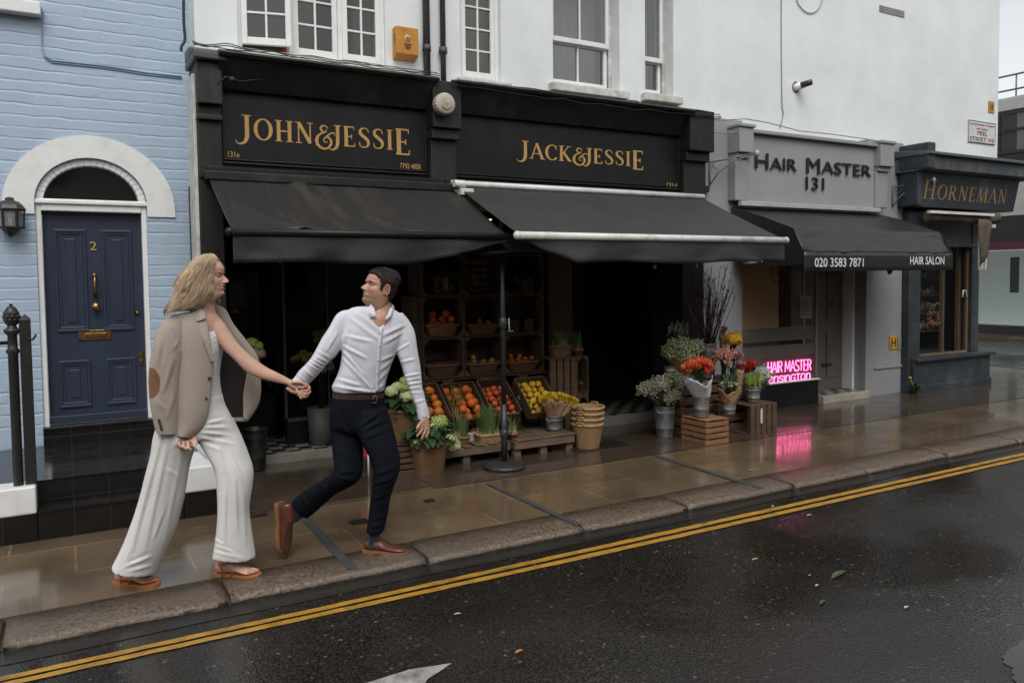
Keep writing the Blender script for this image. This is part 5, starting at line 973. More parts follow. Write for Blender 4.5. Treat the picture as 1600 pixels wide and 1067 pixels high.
APG = pm('green_apple_skin', (.22, .26, .04), (.3, .14, .04), .3, .06, 4, 0, objvar=.15)
GRN = pm('shoot_green', (.10, .17, .045), (.055, .10, .028), .45, .08, 6, 0, objvar=.1)
GPALE = pm('pale_shoot', (.3, .34, .15), None, .5)
LEAFM = pm('dark_leaf', (.032, .066, .026), (.018, .038, .016), .38, .08, 8, 40, .002, .4)
LEAFL = pm('mid_leaf', (.07, .12, .04), (.04, .075, .026), .42, .08, 8, 40, .002, .4)
SAGE = pm('sage_leaf', (.16, .19, .11), (.09, .11, .065), .6)
def mat(nm, c, c2=None, rg=.6): return pm(nm, c, c2, rg, .05, 20, 0)
rf = random.Random(21)
def crate(name, label, x0, x1, y0, y1, z0, z1, mt, openf=True, group=None, slats=2, axis='front'):
    """slatted box lying on its side (open front) or standing up with slatted walls"""
    o = thing(name, label, 'crate', ((x0+x1)/2, (y0+y1)/2, z0), group); f = MB(); t = .011; h = z1-z0; d = y1-y0
    if openf:
        for (za, zb) in ((z0, z0+t), (z1-t, z1)):
            for k in range(3): a = y0+d*k/3+.004; f.box(x0, x1, a, a+d/3-.008, za, zb)
        for xa in (x0+.001, x1-t-.001):
            for k in range(3): a = y0+d*k/3+.003; f.box(xa, xa+t, a, a+d/3-.006, z0+t+.001, z1-t-.001)
        for k in range(3): a = z0+h*k/3+.006; f.box(x0+t+.002, x1-t-.002, y1-t, y1, a, a+h/3-.012)
        f.build('slats', mt, o, bevel=.002)
        for (xa, za) in ((x0+t+.001, z0+t+.001), (x1-t-.001, z0+t+.001), (x0+t+.001, z1-t-.001), (x1-t-.001, z1-t-.001)):
            sx = 1 if xa < (x0+x1)/2 else -1; sz = 1 if za < (z0+z1)/2 else -1; g = MB(); g.prism([(xa, y0+.002, za), (xa+sx*.045, y0+.002, za), (xa, y0+.002, za+sz*.045)][::sx*sz], (0, d-.02, 0)); g.build('corner_block', mt, o)
    else:
        n = slats
        for k in range(n):
            if axis == 'front':
                a = z0+h*k/n; b_ = a+h/n*.76; e = rf.uniform(-.002, .002)
                f.box(x0, x1, y0+e, y0+t, a, b_); f.box(x0, x1, y1-t, y1, a, b_); f.box(x0, x0+t, y0+t+.001, y1-t-.001, a, b_); f.box(x1-t, x1, y0+t+.001, y1-t-.001, a, b_)
            else:
                w_ = (x1-x0)/n; a = x0+w_*k; f.box(a+.004, a+w_-.012, y0, y0+t, z0, z1); f.box(a+.004, a+w_-.012, y1-t, y1, z0, z1)
        if axis == 'front':
            for k in range(4): a = y0+d*k/4+.003; f.box(x0+.002, x1-.002, a, a+d/4-.006, z1+.001, z1+t)
        else:
            f.box(x0, x1, y0+t+.001, y1-t-.001, z0, z0+t); f.box(x0, x1, y0+.001, y1, z1+.001, z1+t)
        f.build('slats', mt, o, bevel=.003)
        for xa in (x0+t+.001, x1-t-.036):
            for ya in (y0+t+.001, y1-t-.036): g = MB(); g.box(xa, xa+.035, ya, ya+.035, z0+(.013 if axis != 'front' else 0), z1-.001); g.build('corner_post', mt, o)
    return o
# shelves of open crates against the shop
YS = 6.75; cx3 = [W(x, 540, YS).x for x in (661, 726, 789, 851)]; zr = [.675, 1.065, 1.455, 1.86]; nm = ['lowest', 'middle', 'top']; cn_ = ['left', 'centre', 'right']
SHX = []
for r in range(3):
    for c in range(3):
        crate('wooden_crate', '%s dark wooden crate lying on its side in the %s column of the fruit shelf' % (nm[r], cn_[c]), cx3[c]+.003, cx3[c+1]-.003, YS, YS+.36, zr[r]+.004, zr[r+1]-.004, CRD, True, 'crates stacked as a fruit shelf')
c4 = [W(x, 640, YS).x for x in (640, 701, 762, 818, 862)]; zb4 = .17
fr4 = ['oranges at the left end', 'red oranges beside the green shoots', 'tomatoes behind the parasol pole', 'lemons behind the yellow flowers']
for c in range(4): crate('wooden_crate', 'bottom dark wooden crate holding up the tray of '+fr4[c], c4[c]+.003, c4[c+1]-.003, YS, YS+.36, zb4, .668, CRD, True, 'crates stacked as a fruit shelf')
# pillar of boards left of the shelf
f = MB(); a, b_ = W(645, 500, 6.8).x, W(660, 500, 6.8).x; f.box(a, (a+b_)/2-.002, 6.8, 7.1, .02, 1.46); f.box((a+b_)/2+.002, b_, 6.805, 7.1, .02, 1.45); o = f.build('board_post', CRD, None, bevel=.004); tag(o, 'rough dark timber post left of the fruit crates, behind the man', 'post')
# tilted trays of fruit
def tray(name, label, px, py, wd, mt=CRD, ang=40, L=.42, Y=6.36):
    c = W(px, py, Y); o = thing(name, label, 'tray', c, 'tilted fruit trays below the shelf'); ca, sa_ = math.cos(R(ang)), math.sin(R(ang)); s = V((0, ca, sa_)); n = V((0, -sa_, ca)); ex = V((1, 0, 0)); f = MB(); h = .12; t = .006
    P = lambda u, v, w_: c+ex*u+s*v+n*w_
    f.obox(P(0, L/2, 0), ex*wd/2, s*L/2, n*t); f.obox(P(-wd/2, L/2, h/2), ex*t, s*L/2, n*h/2); f.obox(P(wd/2, L/2, h/2), ex*t, s*L/2, n*h/2); f.obox(P(0, -.001, h*.35), ex*(wd/2-.008), s*t, n*h*.34); f.obox(P(0, L, h/2), ex*(wd/2-.008), s*t, n*h/2)
    f.build('boards', mt, o, bevel=.003)
    for xa in (c.x-wd/2+.02, c.x+wd/2-.06): f = MB(); f.box(xa, xa+.04, Y+.22, Y+.26, .155, c.z+.18); f.build('prop', mt, o)
    return P
def proto_fruit(name, mt, r, kind='round'):
    f = MB()
    if kind == 'lemon': f.lathe((0, 0, 0), [(.002, -1.3*r), (.22*r, -1.22*r), (.4*r, -1.05*r), (.8*r, -.65*r), (r, 0), (.8*r, .65*r), (.42*r, 1.05*r), (.25*r, 1.25*r), (.002, 1.32*r)], 14)
    else:
        f.lathe((0, 0, 0), [(.001, -.9*r)]+[(r*math.cos(a), .94*r*math.sin(a)) for a in [R(-70+i*20) for i in range(8)]]+[(.16*r, .9*r), (.001, .86*r)], 16)
    me_o = f.build(name, mt, None, off=(0, 0, 0)); me = me_o.data; C.objects.unlink(me_o); bpy.data.objects.remove(me_o)
    return me
def put(me, name, pos, label, cat, group, sc=1):
    o = bpy.data.objects.new(name, me); C.objects.link(o); o.location = pos; o.rotation_euler = (rf.uniform(0, 6), rf.uniform(0, 6), rf.uniform(0, 6)); o.scale = (sc,)*3; tag(o, label, cat, group); return o
M_OR = proto_fruit('orange', ORA, .043); M_RO = proto_fruit('orange', ORB, .043); M_TO = proto_fruit('tomato', TOM, .033); M_LE = proto_fruit('lemon', LEM, .034, 'lemon'); M_MA = proto_fruit('mandarin', ORB, .026); M_AP = proto_fruit('green_apple', APG, .03)
def fill(P, me, name, r, wd, L, label, cat, group, layers=2):
    nx = int((wd-.02)//(2*r)); ny = int(L//(1.85*r))
    for l in range(layers):
        for i in range(nx-(l % 2)):
            for j in range(ny-l):
                if l and rf.random() < .12: continue
                u = -wd/2+r+.012+(wd-.024-2*r)*((i+.5*(l % 2))/max(1, nx-1)); v = r+.006+j*1.85*r+l*r*.9
                put(me, name, P(u+rf.uniform(-.006, .006), min(v, L-r)+rf.uniform(-.012, .012), r+.008+l*1.5*r+rf.uniform(-.006, .006)), label, cat, group, rf.uniform(.86, 1.05))
P = tray('fruit_tray', 'tilted wooden tray of pale oranges beside the man\'s hanging hand', 676, 668, .31); fill(P, M_OR, 'orange', .043, .31, .42, 'orange piled in the leftmost tilted tray', 'orange', 'oranges in the leftmost tray')
P = tray('fruit_tray', 'tilted wooden tray of red oranges behind the green shoots', 733, 664, .33); fill(P, M_RO, 'orange', .043, .33, .42, 'red orange piled in the tray behind the green shoots', 'orange', 'red oranges in the tray')
P = tray('fruit_tray', 'tilted wooden tray of tomatoes behind the parasol pole', 787, 656, .30); fill(P, M_TO, 'tomato', .033, .30, .42, 'red tomato piled in the tray behind the parasol pole', 'tomato', 'tomatoes in the tray')
P = tray('fruit_tray', 'tilted wooden tray of lemons behind the bucket of yellow flowers', 848, 652, .33); fill(P, M_LE, 'lemon', .036, .33, .42, 'yellow lemon piled in the rightmost tilted tray', 'lemon', 'lemons in the tray')
# leaves tucked among tomatoes
f = MB()
for i in range(22): p = W(rf.uniform(775, 812), rf.uniform(612, 640), 6.42); f.leaf(p, (rf.uniform(-1, 1), rf.uniform(-1, .2), rf.uniform(0, .8)), .08, .035)
tag(f.build('salad_leaves', LEAFL), 'green leaves lying over the tomatoes beside the parasol pole', 'leaves')
# ------------------------------------------------------------------ wicker
def wick(mb, c, prof, n=72, rows=22, amp=.004, sx=1, sy=1, pw=2, th=.008):
    """woven wall between profile radii; sx, sy and power pw make it oval or squarish"""
    def rad(a): return 1/((abs(math.cos(a))**pw+abs(math.sin(a))**pw)**(1/pw))
    rs = []
    for inner in (0, 1):
        L = []
        for i in range(rows+1):
            t = i/rows; k = t*(len(prof)-1); q = min(int(k), len(prof)-2); u = k-q; r = prof[q][0]*(1-u)+prof[q+1][0]*u; z = prof[q][1]*(1-u)+prof[q+1][1]*u; ring = []
            for j in range(n):
                a = 2*math.pi*j/n; w_ = 1.7*amp*math.cos(math.pi*i)*math.cos(2*math.pi*j/n*(n//4))+amp*.5*noise.noise((i*.9, j*.4, c[0]*9)); rr_ = r*rad(a)+(w_ if not inner else -th); ring.append(V(c)+V((rr_*math.cos(a)*sx, rr_*math.sin(a)*sy, z)))
            L.append(ring)
        rs.append(L)
    mb.rings(rs[0]+rs[1][::-1], cap=False)
    b0 = [V(p) for p in rs[0][0]]; mb.add(b0, [list(range(n))[::-1]])
    for q in range(len(mb.mi)):
        if (q//n+(q % n)//2) % 2 and q//n < rows: mb.mi[q] = 1
def rimr(c, r, z, sx=1, sy=1, pw=2, tw=.009, mb=None):
    mb = mb or MB()
    def rad(a): return 1/((abs(math.cos(a))**pw+abs(math.sin(a))**pw)**(1/pw))
    for k in range(2):
        pts = [V(c)+V((r*rad(a)*math.cos(a)*sx, r*rad(a)*math.sin(a)*sy, z))+V((math.cos(a)*.6, math.sin(a)*.6, 0))*.009*math.cos(a*22+k*math.pi)+V((0, 0, .008*math.sin(a*22+k*math.pi))) for a in [2*math.pi*i/88 for i in range(89)]]
        mb.tube(pts, tw, 6)
    return mb
def basket(name, label, c, prof, mt, sx=1, sy=1, pw=2, rows=20, n=72, amp=.004, cat='basket', group=None):
    o = thing(name, label, cat, c, group); f = MB(); wick(f, c, prof, n, rows, amp, sx, sy, pw); f.build('weave', [mt, WDK[mt.name]], o); rimr(c, prof[-1][0], prof[-1][1], sx, sy, pw).build('rim', mt, o); return o
def head(mb, c, r, n, sz, mi=0, flat=1.0):
    """rounded flower head made of small four-petalled florets"""
    for i in range(n):
        z = 1-1.7*(i+.5)/n; a = i*2.39996; q = math.sqrt(max(0, 1-z*z)); d = V((q*math.cos(a), q*math.sin(a), z*flat)); p = V(c)+d*r*(1+.1*math.sin(i*7.1)); d.normalize(); e = d.orthogonal().normalized(); e = Matrix.Rotation(i*1.3, 3, d) @ e; g = d.cross(e)
        for (u, v) in ((e, g), (g, -e)):
            mb.add([p+u*sz+v*sz*.4+d*.003, p+u*sz-v*sz*.4+d*.003, p-u*sz-v*sz*.4+d*.003, p-u*sz+v*sz*.4+d*.003], [(0, 1, 2, 3)], mi); mb.v[-1] += d*sz*.3; mb.v[-3] += d*sz*.3
HYD = mat('hydrangea_cream', (.52, .55, .32), (.4, .46, .2)); HYG = mat('hydrangea_green', (.34, .42, .12), (.25, .34, .08)); HYP = mat('hydrangea_dusk', (.36, .33, .2), (.4, .2, .2))
def hydrangea(name, label, c, leaves, heads, rx, rz, cat='plant', mt=None, seed=1):
    o = thing(name, label, cat, c); r = random.Random(seed); f = MB()
    for i in range(leaves):
        a = r.uniform(0, 6.28); t = r.random()**.6; p = V(c)+V((rx*t*math.cos(a)*.7, rx*t*math.sin(a)*.7, rz*r.uniform(.02, .75)*(1-.35*t))); L_ = r.uniform(.09, .15); f.leaf(p, (math.cos(a), math.sin(a), r.uniform(-.2, .5)), L_, L_*.66, r.uniform(.2, .6), n=5)
    for i in range(14): a = r.uniform(0, 6.28); q = V((math.cos(a)*rx*.6, math.sin(a)*rx*.6, rz*.7)); f.tube([V(c)-V((0, 0, .06)), V(c)+q*.5+V((0, 0, .03)), V(c)+q], .004, 5)
    f.build('leaves', LEAFM, o); 
    for (px, py, rr_, k) in heads:
        p = W(px, py, c[1]-rx*.45); f = MB(); head(f, p, rr_*mpp(p), 110, .012, 0, .8); f.build('flower', HYG if k else (mt or HYD), o)
    return o
b1 = G(680, 742); b1 = V((b1.x, b1.y+.16, 0)); basket('flower_basket', 'wicker basket of white hydrangea standing on the paving nearest the man', b1, [(.125, .0), (.14, .1), (.168, .29)], WIK, rows=24, n=84, pw=2.6)
hydrangea('hydrangea', 'white hydrangea plant in the wicker basket on the paving', b1+V((0, 0, .27)), 110, [(661, 688, 8, 1), (681, 684, 12, 0), (700, 684, 15, 0), (709, 695, 10, 0), (686, 660, 13, 1), (676, 668, 10, 0), (653, 692, 8, 1), (683, 677, 10, 0)], .2, .24, seed=3)
b2c = W(633, 686, 6.22); b2 = V((b2c.x, 6.22, b2c.z)); crate('slatted_crate', 'dark slatted crate behind the man\'s knee, under the upper hydrangea basket', b2.x-.18, b2.x+.2, 6.05, 6.4, .0, b2.z-.012, CRD, False, None, 5)
basket('flower_basket', 'wicker basket of white hydrangea raised on the dark slatted crate', b2, [(.13, .0), (.15, .12), (.165, .26)], WIK, rows=22, n=84)
hydrangea('hydrangea', 'white hydrangea plant in the raised wicker basket by the man\'s arm', b2+V((0, 0, .24)), 100, [(612, 611, 9, 0), (635, 619, 11, 0), (630, 604, 9, 1), (633, 596, 8, 1), (644, 612, 8, 0), (620, 604, 7, 0)], .2, .26, seed=5)
# red cloth sign by the man's legs
f = MB(); p = W(566, 708, 6.0); f.prism([W(561, 716, 6), W(577, 712, 6), W(577, 686, 6), (W(570, 682, 6)), W(563, 690, 6)], (0, .01, 0)); o = thing('sale_sign', 'red cloth sign on a thin white stick behind the man\'s legs', 'sign', (p.x, 6, 0)); f.build('cloth', pm('red_cloth', (.4, .02, .05), None, .6), o); f = MB(); q = W(576, 736, 6.0); f.tube([(q.x, 6.0, 0), (q.x-.005, 5.99, .3)], .007, 6); f.build('stick', WBAR, o)
# pallets
def pallet(label, pa, pb, dep, z1, feet=True):
    A_, B_ = G(*pa), G(*pb); Y = (A_.y+B_.y)/2; x0, x1 = A_.x, B_.x; o = thing('pallet', label, 'pallet', ((x0+x1)/2, Y, 0)); f = MB(); f.box(x0, x1, Y, Y+.022, z1-.075, z1-.004); f.box(x0, x1, Y+dep-.022, Y+dep, z1-.075, z1-.004); f.box(x0, x0+.022, Y+.023, Y+dep-.023, z1-.075, z1-.004)
    n = 7
    for k in range(n):
        a = x0+(x1-x0)*k/n; f.beam((a+.06, Y-.01, z1+.004), (a+.06+rf.uniform(-.03, .03), Y+dep, z1+.004), .085, .014)
    f.build('boards', PAL, o, bevel=.003)
    for x in (x0+.04, (x0+x1)/2, x1-.04):
        for y in (Y+.06, Y+dep-.06): f = MB(); f.box(x-.035, x+.035, y-.03, y+.03, 0, z1-.076); f.build('foot', PAL, o, bevel=.004)
    return Y, z1, x0, x1
pYa, pza, _, _ = pallet('left grey wooden pallet under the shoots and orange trays', (662, 736), (797, 716), .85, .155)
pYb, pzb, _, _ = pallet('right grey wooden pallet under the bucket of yellow flowers', (804, 716), (900, 704), .8, .155)
# shoots and pots
def shoots(mb, c, rx, ry, n, h, wd=.009, spread=.12, seed=1, mi=0):
    r = random.Random(seed)
    for i in range(n):
        a, q = r.uniform(0, 6.28), math.sqrt(r.random()); p = V(c)+V((rx*q*math.cos(a), ry*q*math.sin(a), 0)); d = V((math.cos(a)*q*spread+r.uniform(-.06, .06), math.sin(a)*q*spread, 1)); H_ = h*r.uniform(.65, 1.05); k = 4
        e = V((math.cos(a+1.2), math.sin(a+1.2), 0)); mb.sheet([[p+d*H_*t-e*wd*(1-.7*t*t)*.5+V((d.x, d.y, 0))*t*t*.05, p+d*H_*t+e*wd*(1-.7*t*t)*.5+V((d.x, d.y, 0))*t*t*.05] for t in [j/k for j in range(k+1)]], 0, mi)
def potted(name, label, px, py, Y, kind, r0, r1, h, n, sh, seed, sx=1, sy=1, mt=None, pw=2, lab='plant'):
    c = W(px, py, Y); o = thing(name, label, lab, c); f = MB()
    if kind == 'terracotta': f.lathe(c, [(.001, 0), (r0, 0), (r1*.95, h*.78), (r1*1.06, h*.78), (r1*1.1, h), (r1*.95, h), (r1*.9, h*.85)], 24); f.build('pot', TERR, o)
    else: wick(f, c, [(r0, 0), (r1, h)], 64, 14, .004, sx, sy, pw); f.build('basket', [mt or WIK, WDK[(mt or WIK).name]], o); rimr(c, r1, h, sx, sy, pw, .007).build('rim', mt or WIK, o)
    f = MB(); f.lathe(c, [(.001, h*.9), (r1*.93, h*.86)], 20)
    if sx != 1 or sy != 1: f.v = [V((c.x+(p.x-c.x)*sx*.98, c.y+(p.y-c.y)*sy*.98, p.z)) for p in f.v]
    f.build('soil', SOIL, o); f = MB(); g = MB(); shoots(f, c+V((0, 0, h*.88)), r1*.8*sx, r1*.8*sy, n, sh, seed=seed); r = random.Random(seed)
    for i in range(n//3): a, q = r.uniform(0, 6.28), r.random()**.5; p = c+V((r1*.8*sx*q*math.cos(a), r1*.8*sy*q*math.sin(a), h*.88)); g.lathe(p, [(.001, 0), (.014, .008), (.012, .02), (.005, .04), (.002, .08)], 7)
    f.build('shoots', GRN, o); g.build('bulbs', pm('bulb_skin', (.3, .26, .12), (.22, .13, .06), .5), o); return o
potted('potted_bulbs', 'small basket pot of green bulb shoots beside the white hydrangea', 720, 703, pYa+.1, 'w', .06, .078, .12, 55, .25, 1)
potted('potted_bulbs', 'tall green bulb shoots behind the hydrangea, in front of the red oranges', 712, 672, pYa+.32, 'w', .07, .09, .14, 55, .3, 2)
potted('potted_bulbs', 'square woven basket of green bulb shoots left of the parasol pole', 763, 699, pYa+.12, 'w', .115, .125, .13, 120, .28, 3, 1.0, .8, WIKL, 5)
potted('potted_bulbs', 'small terracotta pot of green shoots right of the parasol pole', 800, 690, pYb+.12, 'terracotta', .032, .05, .085, 36, .17, 4)
potted('potted_bulbs', 'small dark green plant in a pot between the shoot baskets', 741, 684, pYa+.34, 'terracotta', .045, .055, .08, 60, .14, 14)
f = MB(); c = W(737, 693, pYa+.16); f.box(c.x-.045, c.x+.045, c.y, c.y+.012, c.z, c.z+.1); tag(f.build('price_card', pm('white_card', (.42, .42, .41), None, .6), None, bevel=.003), 'blank white price card leaning behind the bulb pots', 'card')
# things in the shelf crates
def tray_basket(label, col, row, mt, fruit, nm_, lab, cat, grp, n, h=.09, rs=.03):
    x0, x1 = cx3[col]+.035, cx3[col+1]-.035; c = V(((x0+x1)/2, YS+.12, zr[row]+.018)); basket('wicker_tray', label, c, [((x1-x0)/2*.78, 0), ((x1-x0)/2, h)], mt, 1, .72, 4, 10, 60, .003)
    k = 0
    for l in range(3):
        m_ = max(1, n//3-l)
        for i in range(m_):
            for j in range(2 if l == 0 else 1):
                if k >= n: break
                u = -.5+(i+.5+.3*(l % 2))/m_; put(fruit, nm_, c+V((u*(x1-x0)*.82, (-.05+.075*j) if l == 0 else -.01, h*.62+rs*(.6+1.35*l)+rf.uniform(-.006, .006))), lab, cat, grp, rf.uniform(.9, 1.05)); k += 1
tray_basket('wicker tray of oranges in the middle left crate', 0, 1, WIK, M_RO, 'orange', 'orange heaped in the wicker tray of the middle left crate', 'orange', 'oranges in the shelf tray', 13, .1, .043)
tray_basket('low wicker tray of a few tomatoes in the central crate', 1, 1, WIKD, M_TO, 'tomato', 'tomato in the wicker tray of the central crate', 'tomato', 'tomatoes in the shelf tray', 7, .09, .02)
tray_basket('nearly empty brown wicker tray in the lowest left crate', 0, 0, WIKD, M_AP, 'green_apple', 'dark green apple deep in the lowest left wicker tray', 'apple', 'apples in the lowest left tray', 5, .11, .0)
tray_basket('brown wicker tray of green apples in the lowest centre crate', 1, 0, WIKD, M_AP, 'green_apple', 'green apple in the wicker tray of the lowest centre crate', 'apple', 'apples in the lowest centre tray', 12, .1, .028)
tray_basket('wicker tray heaped with small mandarins in the lowest right crate', 2, 0, WIKD, M_MA, 'mandarin', 'small mandarin heaped in the lowest right wicker tray', 'mandarin', 'mandarins in the shelf tray', 16, .09, .026)
f = MB()
for i in range(26): f.leaf(W(rf.uniform(800, 845), rf.uniform(568, 580), YS+.06), (rf.uniform(-1, 1), rf.uniform(-1, 0), rf.uniform(-.1, .7)), .07, .028)
tag(f.build('mandarin_leaves', LEAFL), 'green leaves among the mandarins in the lowest right crate', 'leaves')
for (px, py, lab) in ((692, 473, 'brown oblong basket holding a trailing plant in the top left crate'), (817, 473, 'brown oblong basket in the top right crate')):
    c = W(px, py-2, YS+.14); basket('oblong_basket', lab, V((c.x, c.y, zr[2]+.018)), [(.12, 0), (.13, .16)], WIKD, 1, .62, 5, 16, 64, .003)
def trailing(label, px, py, Y, n, rx, rz, seed, mt=LEAFM, fl=None):
    c = W(px, py, Y); o = thing('trailing_plant', label, 'plant', c); r = random.Random(seed); f = MB()
    for i in range(n):
        a = r.uniform(0, 6.28); q = r.random(); p = c+V((rx*q*math.cos(a), .1*math.sin(a)*q-.03, r.uniform(-.25, 1)*rz)); f.leaf(p, (math.cos(a), -.5, r.uniform(-.7, .3)), r.uniform(.07, .13), .05, .4)
    for i in range(9): a = r.uniform(0, 6.28); f.tube([c-V((0, 0, .05)), c+V((rx*.5*math.cos(a), -.03, rz*.7)), c+V((rx*math.cos(a), -.06, rz*.2))], .004, 5)
    f.build('leaves', mt, o)
    if fl:
        f = MB()
        for i in range(14): p = c+V((r.uniform(-rx, rx), -.13, r.uniform(-.3, 1)*rz)); f.leaf(p, (r.uniform(-1, 1), -.4, r.uniform(-.6, .3)), .09, .06, .5)
        f.build('young_leaves', fl, o)
trailing('dark trailing plant with yellow-green leaves in the top left crate', 697, 440, YS+.12, 70, .2, .17, 4, LEAFM, pm('yellowing_leaf', (.2, .2, .05), (.12, .14, .04), .5))
trailing('dark feathery plant in the oblong basket of the top right crate', 817, 440, YS+.12, 60, .15, .16, 6)
f = MB()
for i in range(5):
    for k in range(3): x0 = cx3[1]+.05+k*.1; f.box(x0, x0+.085, YS+.12, YS+.14, 1.48+i*.068, 1.48+i*.068+.05)
tag(f.build('slatted_box', CRD, None, bevel=.003), 'small brown slatted box standing in the top centre crate', 'box')
for k, (px, lab, cc) in enumerate(((801, 'stack of blue-lidded punnets in the middle right crate', (.05, .065, .075)), (824, 'stack of red-labelled punnets in the middle right crate', (.12, .055, .055)))):
    c = W(px, 533, YS+.1); c.z = zr[1]+.017; o = thing('punnet_stack', lab, 'punnets', c); m1_ = pm('punnet_%s' % ('blue' if k == 0 else 'red'), cc, None, .3); m2_ = pm('punnet_base', (.03, .03, .035), None, .3)
    for i in range(4): f = MB(); f.box(c.x-.05, c.x+.05, c.y-.04, c.y+.04, c.z+i*.031, c.z+i*.031+.02); b = f.build('punnet', m2_, o, bevel=.003); f = MB(); f.box(c.x-.053, c.x+.053, c.y-.043, c.y+.043, c.z+i*.031+.0205, c.z+i*.031+.0295); f.build('lid', m1_, b, bevel=.002)
# right-hand crate tower
yT = 6.62; xa, xb = W(860, 600, yT).x, W(922, 600, yT).x; zt1 = W(890, 560, yT).z; zt0 = W(890, 622, yT).z
xm = W(903, 600, yT).x
o = crate('apple_crate', 'upright slatted apple crate with potted plants on top, right of the fruit shelf', xa, xm, yT, yT+.33, zt0, zt1, CRW, False, None, 4, 'side')
crate('apple_crate', 'open crate on its side holding a basket, right of the upright slatted crate', xm+.006, xb, yT+.02, yT+.34, zt0, zt1+.01, CRW, True)
crate('apple_crate', 'lower crate on its side under the tower by the stacked baskets', xm+.006, xb, yT+.02, yT+.34, zt0-.36, zt0-.004, CRD, True); crate('apple_crate', 'dark lower crate under the upright slatted crate behind the yellow flowers', xa, xm, yT, yT+.33, zt0-.36, zt0-.004, CRD, False, None, 4, 'side')
crate('apple_crate', 'lowest dark crate carrying the crate tower behind the stacked baskets', xa, xb, yT, yT+.33, .006, zt0-.364, CRD, False, None, 3)
potted('potted_bulbs', 'basket pot of dark green shoots on top of the upright crate', 875, 559, yT+.14, 'w', .1, .11, .12, 110, .17, 7, 1, .8, WIK, 3)
potted('potted_bulbs', 'terracotta pot of green shoots on top of the crate tower', 903, 559, yT+.12, 'terracotta', .04, .058, .1, 45, .2, 8)
c = W(911, 616, yT+.16); basket('wicker_tray', 'small wicker basket of green apples inside the crate tower', V((c.x, c.y, zt0+.02)), [(.045, 0), (.058, .09)], WIKD, 1, 1, 2, 8, 40, .003)
for i in range(8): a = i*2.4; q = .034*math.sqrt(i/4); put(M_AP, 'green_apple', V((c.x+q*math.cos(a), c.y+q*math.sin(a), zt0+.105+.012*(i % 3))), 'green apple in the small basket of the crate tower', 'apple', 'apples in the tower basket', .8)
# stacked log baskets
for k in range(4):
    c = G(918, 700); z0 = k*.052; o = basket('log_basket', ['lowest', 'second', 'third', 'topmost'][k]+' of the four nested pale wicker baskets by the pallet', V((c.x+.003*k, c.y, z0+.002)), [(.105, .0), (.125, .12), (.148, .235)], WIKL, 1, 1, 2, 18, 72, .0045)
    for s in (0, math.pi): f = MB(); q = V((c.x+.152*math.cos(s+.5), c.y+.152*math.sin(s+.5), z0+.235)); e = V((-math.sin(s+.5), math.cos(s+.5), 0)); f.tube([q-e*.04, q-e*.03+V((0, 0, .03)), q+e*.03+V((0, 0, .03)), q+e*.04], .008, 6); f.build('handle', WIKL, o)
# ------------------------------------------------------------------ buckets and bunches
def bucket(name, label, c, r0, r1, h, mt=GALV):
    o = thing(name, label, 'bucket', c); f = MB(); f.lathe(c, [(.001, .004), (r0*.98, .004), (r0, .01), (r0+(r1-r0)*.3, h*.3), (r0+(r1-r0)*.31+.003, h*.31), (r0+(r1-r0)*.33, h*.33), (r0+(r1-r0)*.8, h*.8), (r0+(r1-r0)*.81+.003, h*.81), (r0+(r1-r0)*.83, h*.83), (r1, h), (r1+.006, h+.003), (r1+.004, h+.008), (r1-.004, h+.004), (r0+(r1-r0)*.7, h*.7), (.001, h*.68)], 32); f.build('pail', mt, o)
    f = MB()
    for s in (-1, 1): f.lathe(V(c)+V((s*r1, 0, h*.9)), [(.012, -.004), (.014, .0), (.012, .006)], 10, ax=(s, 0, 0))
    f.tube([V(c)+V((r1*1.06*math.cos(a), -r1*1.05*math.sin(a)*.6, h*.9-r1*.5*math.sin(a))) for a in [math.pi*i/14 for i in range(15)]], .0035, 5); f.build('handle', mt, o); return o
